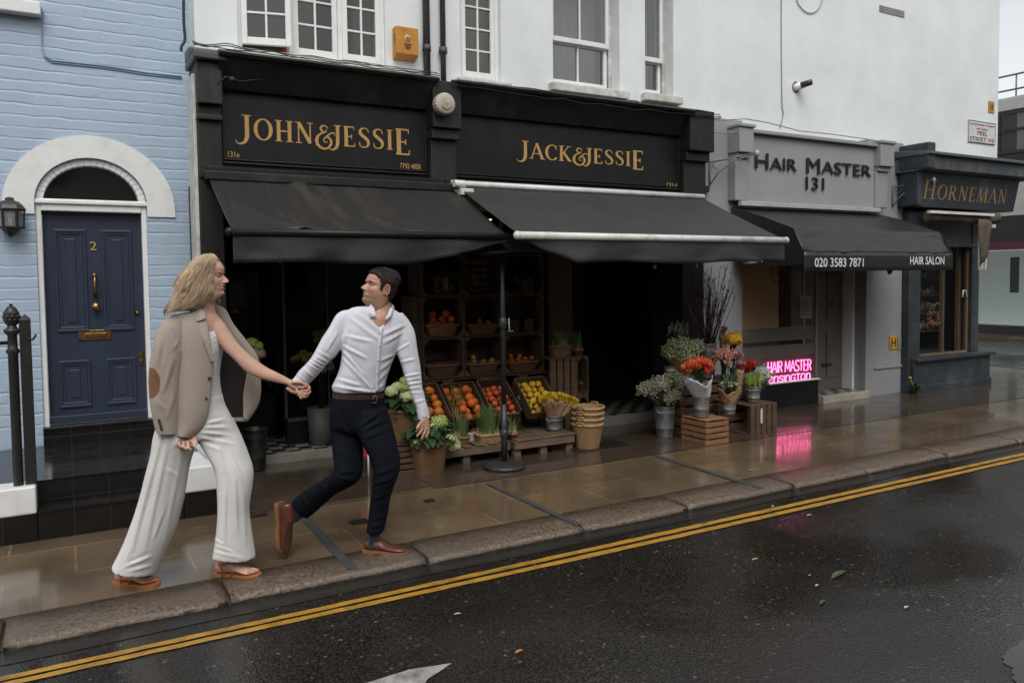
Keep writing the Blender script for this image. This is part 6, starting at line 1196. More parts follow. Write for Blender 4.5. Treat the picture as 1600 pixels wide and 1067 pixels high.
def bunch(name, label, c, blossoms, stem_to, leaves=None, wrap=None, cat='flowers', seed=1, group=None):
    """blossoms: list of (material, count, radius, floret count, floret size, rx, rz, style)"""
    o = thing(name, label, cat, c, group); r = random.Random(seed); st = MB()
    for (mt, n, rad, fn, fs, rx, rz, style) in blossoms:
        f = MB()
        for i in range(n):
            a, q = r.uniform(0, 6.28), math.sqrt(r.random()); p = V(c)+V((rx*q*math.cos(a), rx*q*math.sin(a)*.7, rz*(1-.75*q*q)+r.uniform(-.025, .025)))
            if style == 'ball': head(f, p, rad*r.uniform(.8, 1.15), fn, fs)
            elif style == 'cup':
                d = V((math.cos(a)*q*.6, math.sin(a)*q*.6-.25, 1)).normalized()
                for k in range(6): e = d.orthogonal().normalized(); e = Matrix.Rotation(k*1.047+i, 3, d) @ e; f.leaf(p+e*rad*.35-d*rad*.6, d+e*.55*(1 if k % 2 else .7), rad*2.0, rad*1.1, -.15, up=e, n=3)
            elif style == 'berry':
                for k in range(fn): f.ell(p+V((r.gauss(0, rad), r.gauss(0, rad), r.gauss(0, rad))), fs*r.uniform(.7, 1.2), n=6)
            elif style == 'spray':
                for k in range(fn): q2 = p+V((r.gauss(0, rad), r.gauss(0, rad), r.gauss(0, rad))); head(f, q2, fs*.7, 5, fs)
            elif style == 'spike': f.leaf(p, (r.uniform(-.35, .35), r.uniform(-.35, .2), 1), rad*r.uniform(1.6, 2.6), fs*2, -.1)
            if i % 2 == 0: st.tube([V(stem_to)+V((r.uniform(-.02, .02), r.uniform(-.02, .02), 0)), V(c).lerp(p, .5)+V((0, 0, -.03)), p-V((0, 0, rad*.3))], .003, 4)
        f.build('blossoms', mt, o)
    if leaves:
        lm, n, L_, wd, rx, rz = leaves
        for i in range(n):
            a, q = r.uniform(0, 6.28), math.sqrt(r.random()); p = V(c)+V((rx*q*math.cos(a), rx*q*math.sin(a)*.7, r.uniform(-.5, .8)*rz)); st.leaf(p, (math.cos(a)*.7, math.sin(a)*.7-.2, r.uniform(0, 1)), L_*r.uniform(.6, 1.2), wd, .3)
    st.build('stems', lm if leaves else GRN, o)
    if wrap:
        wm, r0, r1, z0, z1, jag = wrap; f = MB(); n = 40; rs = []
        for i in range(7):
            t = i/6; rs.append([V(stem_to)+(V((c[0]-stem_to[0], c[1]-stem_to[1], 0)))*t+V((((r0+(r1-r0)*t)*(1+.10*noise.noise((math.cos(a)*2, math.sin(a)*2, t*2+seed))+.035*math.cos(a*9+t*2)))*math.cos(a), (r0+(r1-r0)*t)*(1+.1*noise.noise((math.cos(a)*2, math.sin(a)*2, t*2+seed)))*math.sin(a), z0+(z1-z0)*t+(jag*t*(.6*math.sin(a*3+seed)+.7*noise.noise((math.cos(a)*3, math.sin(a)*3, seed*3)))))) for a in [2*math.pi*j/n for j in range(n)]])
        inner = [[p+(V((stem_to[0], stem_to[1], p.z))-p).normalized()*.003 for p in rg] for rg in rs[::-1]]; f.rings(rs+inner, cap=False); f.build('wrapper', wm, o)
    return o
YT = mat('yellow_petal', (.66, .47, .03), (.6, .36, .02)); ORP2 = mat('orange_tulip', (.62, .17, .04), (.55, .06, .025)); REDF = mat('red_petal', (.5, .035, .025), (.42, .03, .02)); WHF = mat('white_blossom', (.62, .63, .58), (.5, .52, .45)); PNKB = mat('pink_berry', (.55, .24, .17), (.45, .17, .13)); PNKR = mat('dusky_pink_petal', (.5, .28, .26), (.4, .16, .2)); LIL = mat('dusky_lilac_floret', (.34, .28, .27), (.28, .26, .17)); CRM = mat('cream_floret', (.46, .42, .3), (.36, .36, .22)); PLM = mat('pale_floret', (.42, .44, .40), (.3, .32, .26)); GRS = mat('lime_blossom', (.27, .36, .07), (.2, .29, .05)); SAGF = mat('sage_blossom', (.28, .31, .17), (.2, .24, .12)); MUM = mat('golden_mum', (.62, .36, .015), (.5, .26, .01))
# yellow tulips in a bucket on the right pallet
c = W(866, 677, pYb+.2); bucket('metal_bucket', 'dull metal bucket of yellow flowers on the right pallet', c, .068, .085, .165)
for (px, py, s, lab) in ((858, 628, 1, 'left paper-wrapped bunch of yellow tulips in the pallet bucket'), (874, 628, 2, 'middle paper-wrapped bunch of yellow tulips in the pallet bucket'), (889, 634, 3, 'right drooping bunch of yellow tulips in the pallet bucket')):
    p = W(px, py, pYb+.16+.02*s); stx = V((c.x+(s-2)*.02, c.y, c.z+.12)); bunch('tulip_bunch', lab, p, [(YT, 44, .021, 0, 0, .085, .05, 'cup')], stx, (GRN, 8, .1, .02, .06, .04), (PAPER, .035, .085, .0, p.z-stx.z+.015, .03), seed=s, group='wrapped yellow tulips')
# right flower stand
c = G(1049, 685); c.y += .1; cfl = V((c.x, c.y, 0)); bucket('metal_bucket', 'tall metal bucket standing on the paving left of the orange crate', cfl, .083, .105, .31)
p = W(1046, 612, c.y)
for (px, py, mt, s, lab) in ((1011, 613, LIL, 1, 'drooping bunch of dusky lilac flowers at the far left of the stand'), (1028, 604, LIL, 2, 'bunch of dusky lilac and cream flowers above the floor bucket'), (1047, 622, CRM, 3, 'cream flowers hanging over the rim of the floor bucket'), (1069, 602, PLM, 4, 'pale blossom bunch below the white wrapped tulips'), (1052, 596, SAGF, 5, 'sage coloured flower bunch at the back of the floor bucket')):
    q = W(px, py, c.y-.05+.03*(s % 2)); bunch('flower_bunch', lab, q, [(mt, 34, .02, 22, .006, .088, .055, 'spray'), (CRM if s % 2 else WHF, 14, .022, 14, .005, .09, .055, 'spray')], cfl+V((0, 0, .28)), (SAGE, 14, .07, .025, .07, .05), seed=s, group='dried bunches in the floor bucket')
xa, ya = G(1076, 690).x, G(1076, 690).y; xb = G(1150, 694).x; zc1 = W(1110, 647, ya).z
crate('flower_crate', 'orange-brown slatted crate carrying two metal buckets', xa, xb, 5.55, 5.9, .004, zc1-.012, CRL, False, None, 4); yc = 5.72
dx0, dx1 = W(1159, 660, 5.78).x, W(1201, 660, 5.78).x; zc2 = W(1180, 630, 5.75).z
o = crate('flower_crate', 'dark weathered crate beside the pink neon reflection', dx0, dx1, 5.66, 5.98, .004, zc2-.012, CRD, False, None, 5, 'side'); f = MB(); p = W(1190, 660, 5.65); f.box(p.x-.012, p.x+.012, 5.648, 5.657, .12, .27); f.build('batten', OLDW, o)
c = W(1096, 642, yc); c.z = zc1+.002; b_ = c.copy(); bucket('metal_bucket', 'tall shiny metal bucket of orange tulips on the orange-brown crate', c, .066, .084, .26)
q = W(1091, 577, yc-.02); bunch('tulip_bunch', 'orange-red tulips in crumpled white paper', q+V((0, 0, -.02)), [(ORP2, 52, .026, 0, 0, .15, .09, 'cup'), (REDF, 24, .024, 0, 0, .145, .07, 'cup'), (mat('amber_petal', (.62, .33, .05), (.6, .2, .04)), 18, .024, 0, 0, .14, .085, 'cup')], b_+V((0, 0, .22)), (LEAFL, 14, .09, .025, .1, .05), (PAPW, .08, .14, -.02, .15, .06), seed=4)
c = W(1139, 642, yc-.03); c.z = zc1+.002; bucket('metal_bucket', 'small metal bucket of snowdrops on the right of the orange-brown crate', c, .058, .076, .165)
q = W(1140, 603, yc-.03); bunch('snowdrop_bunch', 'white snowdrops with green leaves in torn brown paper', q, [(WHF, 60, .012, 0, 0, .1, .03, 'cup'), (LEAFL, 70, .045, 0, .007, .08, .02, 'spike')], c+V((0, 0, .12)), (LEAFL, 40, .09, .016, .08, .04), (PAPER, .07, .115, 0, .12, .05), seed=6)
c = W(1177, 627, 5.8); c.z = zc2+.002; bucket('metal_bucket', 'small metal bucket of lime flowers on the dark crate', c, .058, .077, .16); q = W(1177, 598, 5.8); bunch('flower_bunch', 'lime green flower spikes in the small bucket on the dark crate', q+V((0, 0, -.04)), [(GRS, 130, .045, 0, .008, .09, .03, 'spike')], c+V((0, 0, .12)), (GRN, 40, .08, .012, .08, .04), seed=7)
q = W(1191, 590, 5.85); bunch('gypsophila', 'white gypsophila spray beside the neon sign', q, [(WHF, 60, .022, 12, .007, .075, .06, 'spray')], q+V((-.06, .05, -.25)), (SAGE, 10, .06, .008, .06, .05), (pm('dark_wrap', (.03, .028, .027), None, .5), .03, .07, .05, .2, .03), seed=8)
q = W(1172, 575, 5.9); bunch('flower_bunch', 'bright red flowers behind the lime bucket', q+V((0, 0, -.02)), [(REDF, 16, .032, 0, 0, .07, .05, 'cup')], q+V((0, 0, -.3)), (LEAFM, 16, .07, .03, .06, .05), seed=9)
q = W(1155, 574, 5.9); bunch('flower_bunch', 'small dull red posy wrapped in brown paper', q+V((0, 0, -.02)), [(mat('dull_red', (.3, .06, .05)), 8, .02, 0, 0, .035, .03, 'cup')], q+V((0, 0, -.22)), (LEAFM, 6, .05, .02, .03, .03), (PAPER, .03, .05, 0, .2, .01), seed=10)
# rear tier (on a hidden dark box)
crate('flower_crate', 'tall dark box carrying the rear tier of flower buckets', W(1050, 600, 6.15).x, W(1150, 600, 6.15).x, 6.0, 6.4, .006, .52, CRD, False, None, 5)
c = W(1105, 560, 6.2); c.z = .54; bucket('metal_bucket', 'tall rear metal bucket full of bare twigs', c, .075, .1, .36)
o = thing('twig_bunch', 'tall bare reddish twigs standing in the rear metal bucket', 'twigs', c+V((0, 0, .3))); f = MB(); g = MB(); r5 = random.Random(5)
for i in range(62):
    tx, ty = r5.uniform(1072, 1150), r5.uniform(412, 480); t_p = W(tx, ty, 6.2+r5.uniform(-.15, .15)); b0 = c+V((r5.uniform(-.06, .06), r5.uniform(-.05, .05), .2)); m_ = b0.lerp(t_p, .55)+V((r5.uniform(-.03, .03), r5.uniform(-.03, .03), 0)); f.tube([b0, m_, t_p], [.0045, .0035, .0018], 5)
    for k in range(7):
        u = r5.uniform(.3, 1); p = m_.lerp(t_p, (u-.3)/.7); d = V((r5.uniform(-1, 1), r5.uniform(-1, 1), 1.4)).normalized(); f.tube([p, p+d*r5.uniform(.03, .09)], [.002, .001], 4)
        if r5.random() < .7: g.ell(p+d*.02, .005, .005, .008, n=6)
f.build('twigs', pm('twig_bark', (.045, .02, .022), (.025, .014, .014), .6), o); g.build('buds', pm('bud_pink', (.25, .09, .1), None, .6), o)
q = W(1062, 548, 6.05); bunch('foliage_bunch', 'feathery sage green foliage wrapped in brown paper', q+V((0, 0, -.05)), [(SAGF, 130, .026, 14, .008, .17, .13, 'spray')], q+V((.1, .05, -.3)), (SAGE, 40, .1, .03, .14, .1), (PAPER, .04, .15, .02, .26, .03), seed=11)
q = W(1058, 528, 6.2); bunch('foliage_bunch', 'brownish green foliage sprigs at the top left of the stand', q, [(SAGE, 40, .05, 0, .014, .12, .05, 'spike')], q+V((.1, .0, -.3)), (LEAFL, 40, .09, .03, .12, .06), seed=12)
q = W(1086, 541, 6.1); bunch('flower_bunch', 'small pale blue-white flowers between the foliage and the berries', q, [(PLM, 16, .016, 14, .006, .08, .03, 'spray'), (PNKB, 14, .014, 9, .006, .09, .01, 'berry')], q+V((.02, 0, -.3)), (SAGE, 14, .06, .02, .08, .04), seed=13)
q = W(1130, 556, 5.98); bunch('berry_bunch', 'pink berry sprigs above the orange tulips', q+V((0, 0, -.03)), [(PNKB, 80, .018, 9, .0075, .095, .08, 'berry')], q+V((0, 0, -.3)), (LEAFM, 40, .06, .02, .07, .06), seed=14)
q = W(1146, 535, 6.05); bunch('chrysanthemum', 'large golden yellow chrysanthemum bloom', q, [(MUM, 7, .045, 90, .014, .05, .03, 'ball'), (MUM, 80, .032, 0, .007, .085, .04, 'spike')], q+V((-.02, 0, -.3)), (LEAFM, 8, .07, .03, .05, .05), seed=15)
q = W(1149, 562, 5.95); bunch('rose_posy', 'dusky pink roses in dark paper right of the berries', q, [(PNKR, 22, .024, 0, 0, .08, .06, 'cup')], q+V((-.02, 0, -.26)), (LEAFM, 12, .06, .025, .05, .04), (pm('dark_wrap', (.03, .028, .027), None, .5), .03, .06, .02, .2, .02), seed=16)
q = W(1138, 572, 5.9); bunch('rose_posy', 'single pale peach rose below the pink berries', q, [(mat('peach_petal', (.55, .36, .27)), 3, .026, 0, 0, .02, .02, 'cup')], q+V((0, 0, -.26)), (LEAFM, 6, .05, .02, .03, .03), seed=17)
q = W(1131, 518, 6.2); bunch('rose_posy', 'small mauve and cream posy in brown paper against the grey pier', q, [(mat('mauve_petal', (.36, .2, .27)), 6, .018, 0, 0, .035, .03, 'cup'), (CRM, 5, .016, 0, 0, .04, .02, 'cup')], q+V((-.02, 0, -.2)), (LEAFM, 6, .04, .02, .03, .02), (PAPER, .03, .05, .0, .17, .02), seed=18)
for (px, py, lab) in ((1130, 596, 'grey rear bucket under the pink berries'), (1152, 600, 'grey rear bucket under the dusky roses'), (1062, 598, 'dull rear bucket under the sage foliage')):
    c = W(px, py, 6.0); z0 = .55 if py == 598 else .3; c = V((c.x, 6.12 if py == 598 else 5.98, .54 if py == 598 else .36)); bucket('metal_bucket', lab, c, .06, .075, .16)
# plinth for the two mid buckets
crate('flower_crate', 'dark box behind the two front crates, under the rose buckets', W(1118, 640, 5.95).x, W(1166, 640, 5.95).x, 5.91, 5.99, .004, .34, CRD, False, None, 3)
# flowers in the left shop window and the vase by the woman's elbow
c = W(398, 660, 6.9); o = bucket('metal_bucket', 'dark metal bucket of dusky hydrangeas mostly hidden behind the jacket', V((c.x, 6.9, .006)), .08, .1, .35, IRON); hydrangea('hydrangea', 'dusky green and pink hydrangea heads beside the beige jacket', V((c.x, 6.9, .75)), 24, [(393, 537, 10, 1), (402, 541, 8, 1), (396, 549, 9, 0), (405, 553, 9, 0)], .13, .3, 'flowers', HYP, 9)
for (px, py, mt, s, lab) in ((500, 533, mat('muted_gold', (.24, .17, .04)), 1, 'muted gold flowers inside the left shop window, upper bunch'), (474, 565, mat('muted_gold', (.24, .17, .04)), 2, 'muted gold flowers inside the left shop window, lower bunch'), (505, 580, mat('muted_white', (.32, .3, .24)), 3, 'pale flowers inside the left shop window beside the man\'s sleeve')):
    q = W(px, py, 7.25); bunch('window_flowers', lab, q, [(mt, 12, .028, 22, .012, .09, .08, 'ball')], (q.x, 7.3, .4), (LEAFM, 24, .09, .03, .1, .1), seed=s); 
c = W(500, 648, 7.3); potv = thing('plant_pot', 'grey pot standing inside the left shop window', 'pot', (c.x, 7.3, .01)); f = MB(); f.lathe((c.x, 7.3, .01), [(.001, 0), (.1, 0), (.12, .42), (.11, .42), (.001, .4)], 24); f.build('pot', pm('grey_pot', (.09, .09, .088), None, .6), potv)
# ================================================================== PEOPLE
VH = V((_fw.x, _fw.y, 0)).normalized(); RH = V((_r.x, _r.y, 0)).normalized()
def cr(P, k):
    """Catmull-Rom resampling of parameter tuples"""
    P = [np.array(p, float) for p in P]; out = []
    for i in range(len(P)-1):
        p0, p1, p2, p3 = P[max(i-1, 0)], P[i], P[i+1], P[min(i+2, len(P)-1)]
        for j in range(k):
            t = j/k; out.append(.5*((2*p1)+(-p0+p2)*t+(2*p0-5*p1+4*p2-p3)*t*t+(-p0+3*p1-3*p2+p3)*t**3))
    out.append(P[-1]); return out
def con(mb, pairs, k=4, n=28, pw=2.0, mi=0, cap=True):
    """body volume through contour pairs (left x, y, right x, y, distance plane Y, half depth in metres)"""
    rs = []
    for (xl, yl, xr, yr, Y, d) in cr(pairs, k):
        A, B = W(xl, yl, Y), W(xr, yr, Y); c = (A+B)/2; a = (B-A)/2; ring = []
        for j in range(n):
            t = 2*math.pi*j/n; cc, ss = math.cos(t), math.sin(t); q = (abs(cc)**pw+abs(ss)**pw)**(-1/pw); ring.append(c+a*cc*q-VH*d*ss*q)
        rs.append(ring)
    mb.rings(rs, mi, True, cap); return rs
def pxs(co):
    d = co-np.array(CAM); q = d @ np.array(_fw); return CX+FPX*(d @ np.array(RT))/q, CY-FPX*(d @ np.array(UP))/q
def fold(me, folds, namp=.003, nsc=9, stretch=(1, 1, .5), seed=0, micro=.0):
    """real creases: ridges along photographed fold lines plus soft cloth noise, moved along the normals"""
    n = len(me.vertices); co = np.empty(n*3); me.vertices.foreach_get('co', co); co = co.reshape(-1, 3); no = np.empty(n*3); me.vertices.foreach_get('normal', no); no = no.reshape(-1, 3)
    x, y = pxs(co); dsp = np.zeros(n); front = np.clip(-(no @ np.array(VH))+.25, 0, 1)
    for (x0, y0, x1, y1, w_, a) in folds:
        dx, dy = x1-x0, y1-y0; L2 = dx*dx+dy*dy; t = np.clip(((x-x0)*dx+(y-y0)*dy)/L2, 0, 1); wob = 1.2*np.sin(t*9+x0)
        px_, py_ = x0+dx*t, y0+dy*t; s = ((x-px_)*dy-(y-py_)*dx)/math.sqrt(L2)+wob*.5; d = np.hypot(x-px_, y-py_)
        tap = np.sin(np.pi*np.clip(t*.9+.05, 0, 1))**.7
        dsp += a*tap*(np.exp(-(d/w_)**2)-.55*np.exp(-((d-1.9*w_)/w_)**2)*(s > 0))*front
    if namp:
        for i in range(n):
            p = co[i]; v = noise.noise((p[0]*nsc*stretch[0]+seed, p[1]*nsc*stretch[1], p[2]*nsc*stretch[2])); dsp[i] += namp*(1-2.2*abs(v))*.8
            if micro: dsp[i] += micro*noise.noise((p[0]*70, p[1]*70, p[2]*40+seed))
    co += no*dsp[:, None]; me.vertices.foreach_set('co', co.ravel()); me.update(); return me
def fab(name, c1, c2, weave=900, rough=.8, sheen=.15, heather=.55, bstr=.2):
    mt, n, b, ns, L = newmat(name); vec = coords(n, rnd=False); f = noi(n, vec, 5, 5); col = ramp(n, f, [(.3, c2), (.7, c1)])
    if heather:
        m1 = nd(n, 'ShaderNodeMapping'); m1.inputs['Scale'].default_value = (1, 1, .35); L.new(vec, m1.inputs[0]); col = mix(n, ramp(n, noi(n, m1.outputs[0], 420, 2, .7), [(.4, (0,)), (.6, (float(heather),))]), col, tuple(x*.68 for x in c1))
    L.new(col, b.inputs['Base Color']); b.inputs['Roughness'].default_value = rough; b.inputs['Sheen Weight'].default_value = sheen; b.inputs['Specular IOR Level'].default_value = .12
    bump(n, b, noi(n, vec, weave, 2, .8), bstr, .001); return mt
def skinmat(name, c, red):
    mt, n, b, ns, L = newmat(name); vec = coords(n, rnd=False); col = mix(n, ramp(n, noi(n, vec, 300, 4, .7), [(.45, (0,)), (.7, (.35,))]), ramp(n, noi(n, vec, 26, 5, .6), [(.35, red), (.65, c)]), tuple(x*.8 for x in red)); L.new(col, b.inputs['Base Color']); b.inputs['Roughness'].default_value = .45
    b.inputs['Subsurface Weight'].default_value = .12; b.inputs['Subsurface Radius'].default_value = (.012, .005, .003); b.inputs['Subsurface Scale'].default_value = 1; bump(n, b, noi(n, vec, 450, 4, .7), .3, .001); return mt
def stub_mix(mt):
    n = mt.node_tree; b = n.nodes['Principled BSDF']; L = n.links; src = b.inputs['Base Color'].links[0].from_socket; at = nd(n, 'ShaderNodeAttribute', attribute_name='stubble'); vec = coords(n, rnd=False)
    mu = nd(n, 'ShaderNodeMath', operation='MULTIPLY'); L.new(at.outputs['Fac'], mu.inputs[0]); L.new(ramp(n, noi(n, vec, 380, 3, .8), [(.3, (.45,)), (.62, (1,))]), mu.inputs[1]); L.new(mix(n, mu.outputs[0], src, (.13, .085, .065)), b.inputs['Base Color'])
SKM = skinmat('man_skin', (.47, .275, .19), (.41, .20, .135)); SKW = skinmat('woman_skin', (.54, .34, .255), (.50, .285, .21)); STUB = skinmat('stubble_skin', (.27, .17, .125), (.21, .125, .09))
LIP = skinmat('lip_skin', (.40, .15, .12), (.35, .11, .095)); TEETH = pm('teeth', (.66, .62, .54), None, .25); EYEW = pm('eye_white', (.36, .34, .32), None, .15); IRIS = pm('dark_iris', (.03, .018, .01), None, .1); BROWD = pm('dark_brow', (.03, .018, .012), None, .7); BROWL = pm('fair_brow', (.16, .095, .05), None, .7); MOUTH = pm('mouth_inside', (.09, .02, .02), None, .4); NAIL = pm('red_nail_polish', (.5, .02, .02), None, .15)
def lerp_tab(xs, ys, x): return float(np.interp(x, xs, ys))
ZT = [-.075, -.05, -.02, -.004, .006, .018, .033, .045, .055, .064, .078, .1, .118, .135, .16, .185, .205, .22, .229, .232]
XF = [.0, .016, .036, .058, .071, .0800, .0815, .0838, .0850, .0858, .0865, .0865, .083, .0915, .090, .080, .062, .038, .014, -.004]
XB = [-.05, -.052, -.054, -.058, -.06, -.064, -.07, -.076, -.082, -.087, -.094, -.102, -.107, -.109, -.106, -.094, -.075, -.05, -.028, -.016]
WD = [.014, .028, .048, .052, .053, .055, .058, .061, .064, .066, .069, .072, .074, .0755, .0755, .069, .055, .037, .017, .003]
TP = [.0, .0, .1, .3, .36, .34, .3, .26, .24, .22, .18, .14, .12, .1, .05, .0, 0, 0, 0, 0]
def head_mesh(mb, org, f, u, sc, male, mats, smile=1.0, nose=1.0, bk=1.0):
    """head with profile, nose, sockets, lips, ears; returns the local-to-world map. mats: indices skin, lip, teeth, eye, iris, brow, stubble, mouth"""
    f = f.normalized(); l = u.cross(f).normalized(); u = f.cross(l); TW = lambda x, y, z: org+(f*x+l*y+u*z)*sc
    zs = list(np.arange(-.07, .02, .01))+list(np.arange(.02, .145, .0021))+list(np.arange(.145, .231, .005))+[.2318]; nc = 96; ths = []
    for j in range(nc): s = (j/nc)*2-1; ths.append(math.pi*(abs(s)**1.45)*(1 if s >= 0 else -1))
    NZ = [.070, .0735, .078, .084, .09, .097, .106, .116, .124]; NV = [.0, .012, .0255, .031, .0285, .0225, .0145, .0065, 0]; NS = [.012, .0125, .0115, .0095, .0085, .0075, .007, .0065, .006]
    pts = []; loc = []
    for z in zs:
        xf, xb, wd, tp = (lerp_tab(ZT, q, z) for q in (XF, XB, WD, TP)); xc = -.012; xb *= 1-(1-bk)*min(1, max(0, (z-.03)/.08))
        if not male: wd *= 1-.09*math.exp(-((z-.02)/.035)**2); xf -= .0012*math.exp(-((z-.016)/.013)**2)+.003*math.exp(-((z-.136)/.01)**2)-.002*math.exp(-((z-.16)/.02)**2)
        if male: wd *= 1+.05*math.exp(-((z-.02)/.03)**2); xf += .003*math.exp(-((z-.132)/.008)**2)+.003*math.exp(-((z-.016)/.01)**2)
        row = []; lr = []
        for t in ths:
            c, s = math.cos(t), math.sin(t); A = (xf-xc) if c > 0 else (xc-xb); x = xc+A*c*(1 if c > 0 else 1); y = wd*math.copysign(abs(s)**.92, s)*(1-tp*max(0, c)**1.5); d = 0
            if c > 0:
                G2 = lambda y0, z0, sy, sz: math.exp(-((abs(y)-y0)/sy)**2-((z-z0)/sz)**2)
                nv = lerp_tab(NZ, NV, z) if .07 < z < .124 else 0; ns = lerp_tab(NZ, NS, z); d += nose*nv*math.exp(-(y/ns)**2)
                d += .0085*G2(.0125, .0795, .0055, .006)-.006*G2(.007, .0735, .004, .003)
                d += -.0125*G2(.031, .1165, .016, .0095)+.0035*G2(.03, .1325, .018, .006)
                d += .0055*G2(.045, .088, .017, .016)*(1+.5*smile*male)-(.003 if male else .001)*G2(.032, .062, .006, .012)*smile
                zc = .0540+smile*y*y*6.5; d += (.0042 if male else .0058)*math.exp(-(y/.02)**2-((z-zc-.0068)/.0036)**2)+(.005 if male else .0062)*math.exp(-(y/.018)**2-((z-zc+.0085)/.0045)**2)
                if abs(y) < .026: d -= .006*math.exp(-((z-zc)/.0042)**2)*(1-(y/.026)**2)
                d += .0075*math.exp(-(y/.02)**2-((z-.016)/.0125)**2)+.0028*math.exp(-(y/.024)**2-((z-.054)/.016)**2)-.002*math.exp(-(y/.018)**2-((z-.0325)/.005)**2)
            row.append(TW(x+d*max(.35, c), y+d*.25*s, z)); lr.append((x, y, z, c))
        pts.append(row); loc.append(lr)
    o = len(mb.v); mb.v += [p for r in pts for p in r]; rr = random.Random(2)
    for i in range(len(zs)-1):
        for j in range(nc):
            x, y, z, c = loc[i][j]; y = (y+loc[i][(j+1) % nc][1])/2; z = (z+loc[i+1][j][2])/2; mi = mats[0]; zc = .0540+smile*y*y*6.5
            if c > .4 and abs(y) < .029:
                k = 1-(y/.029)**2; op = .0064*k*smile
                if abs(z-zc) < op and abs(y) < .0255: mi = mats[2] if z > zc-.003 else mats[7]
                elif abs(z-zc) < op+.0046*k+.0006: mi = mats[1]
            mb.f.append([o+i*nc+j, o+i*nc+(j+1) % nc, o+(i+1)*nc+(j+1) % nc, o+(i+1)*nc+j]); mb.mi.append(mi); mb.sm.append(True)
    mb.f.append([o+(len(zs)-1)*nc+j for j in range(nc)]); mb.mi.append(mats[0]); mb.sm.append(True)
    if male:
        mb.stub = {}
        for i in range(len(zs)):
            for j in range(nc):
                x, y, z, c = loc[i][j]; v = min(1, max(0, (.078-z)/.03))*min(1, max(0, (x+.02)/.05))*(.45 if .062 < z < .085 and abs(y) < .02 else 1)*(1 if z > -.02 else max(0, 1+(z+.02)/.03))
                v *= min(1, max(0, (abs(y)-.012)/.03+.75)) if z > .03 else 1
                if v > 0: mb.stub[o+i*nc+j] = v
    Mx = Matrix((f*sc, l*sc, u*sc)).transposed()
    for s in (-1, 1):
        mb.ell(TW(.0650, s*.0312, .1155), .0116, .0118, .0116, 14, mats[3], Mx); mb.ell(TW(.0738, s*.0312, .1153), .0042, .0066, .0066, 10, mats[4], Mx)
        mb.ell(TW(.0632, s*.0312, .1188), .0120, .0128, .0108, 14, mats[0], Mx); mb.ell(TW(.0622, s*.0312, .1085), .0114, .0128, .0085, 14, mats[0], Mx)
        mb.tube([TW(.0775-.011*a*a-.003*abs(a), s*(.0315+.0135*a), (.1150 if male else .1146)+.0035*(1-a*a)) for a in (-1, -.6, -.2, .2, .6, 1)], (.0015 if male else .0021)*sc, 6, mats[5])
        mb.tube([TW(.0885-.012*a*a-.004*abs(a), s*(.031+.017*a), (.1315 if male else .1325)+.004*(1-a*a)) for a in [(q-4)/4 for q in range(9)]], [(.0034 if male else .0022)*sc*(.45+.55*math.sin(math.pi*(q+.8)/9.6)) for q in range(9)], 7, mats[5])
        # ear
        ec = (-.012, s*.0745, .108); mb.ell(TW(*ec), .014, .005, .026, 12, mats[0], Mx); P = []
        for q in range(13): a = R(-95+q*23); P.append(TW(ec[0]-.016*math.cos(a+.2)*(1 if math.cos(a) > 0 else .75), ec[1]+s*(.007+.006*max(0, math.cos(a))), ec[2]+.004+.029*math.sin(a)))
        mb.tube(P, .0042*sc, 8, mats[0]); mb.ell(TW(-.006, s*.075, .0845), .006, .004, .008, 10, mats[0], Mx)
    return TW
def finger(mb, P, r0, r1, mi=0, nail=None):
    pts = [W(*p) for p in P]; Q = [V(q) for q in cr([tuple(p) for p in pts], 3)]; n = len(Q); rad = [r0+(r1-r0)*i/(n-1)+.0007*math.cos(i*2.1) for i in range(n)]; mb.tube(Q, rad, 9, mi); mb.ell(Q[-1], r1*1.02, n=9, mi=mi); mb.ell(Q[0], r0*1.05, n=9, mi=mi)
    if nail is not None: mb.ell(Q[-1]-VH*r1*.75, r1*.7, r1*.35, r1*.7, 8, nail)
def join_me(mb, me, mi=0):
    mb.add([v.co.copy() for v in me.vertices], [list(p.vertices) for p in me.polygons], mi, True); bpy.data.meshes.remove(me)
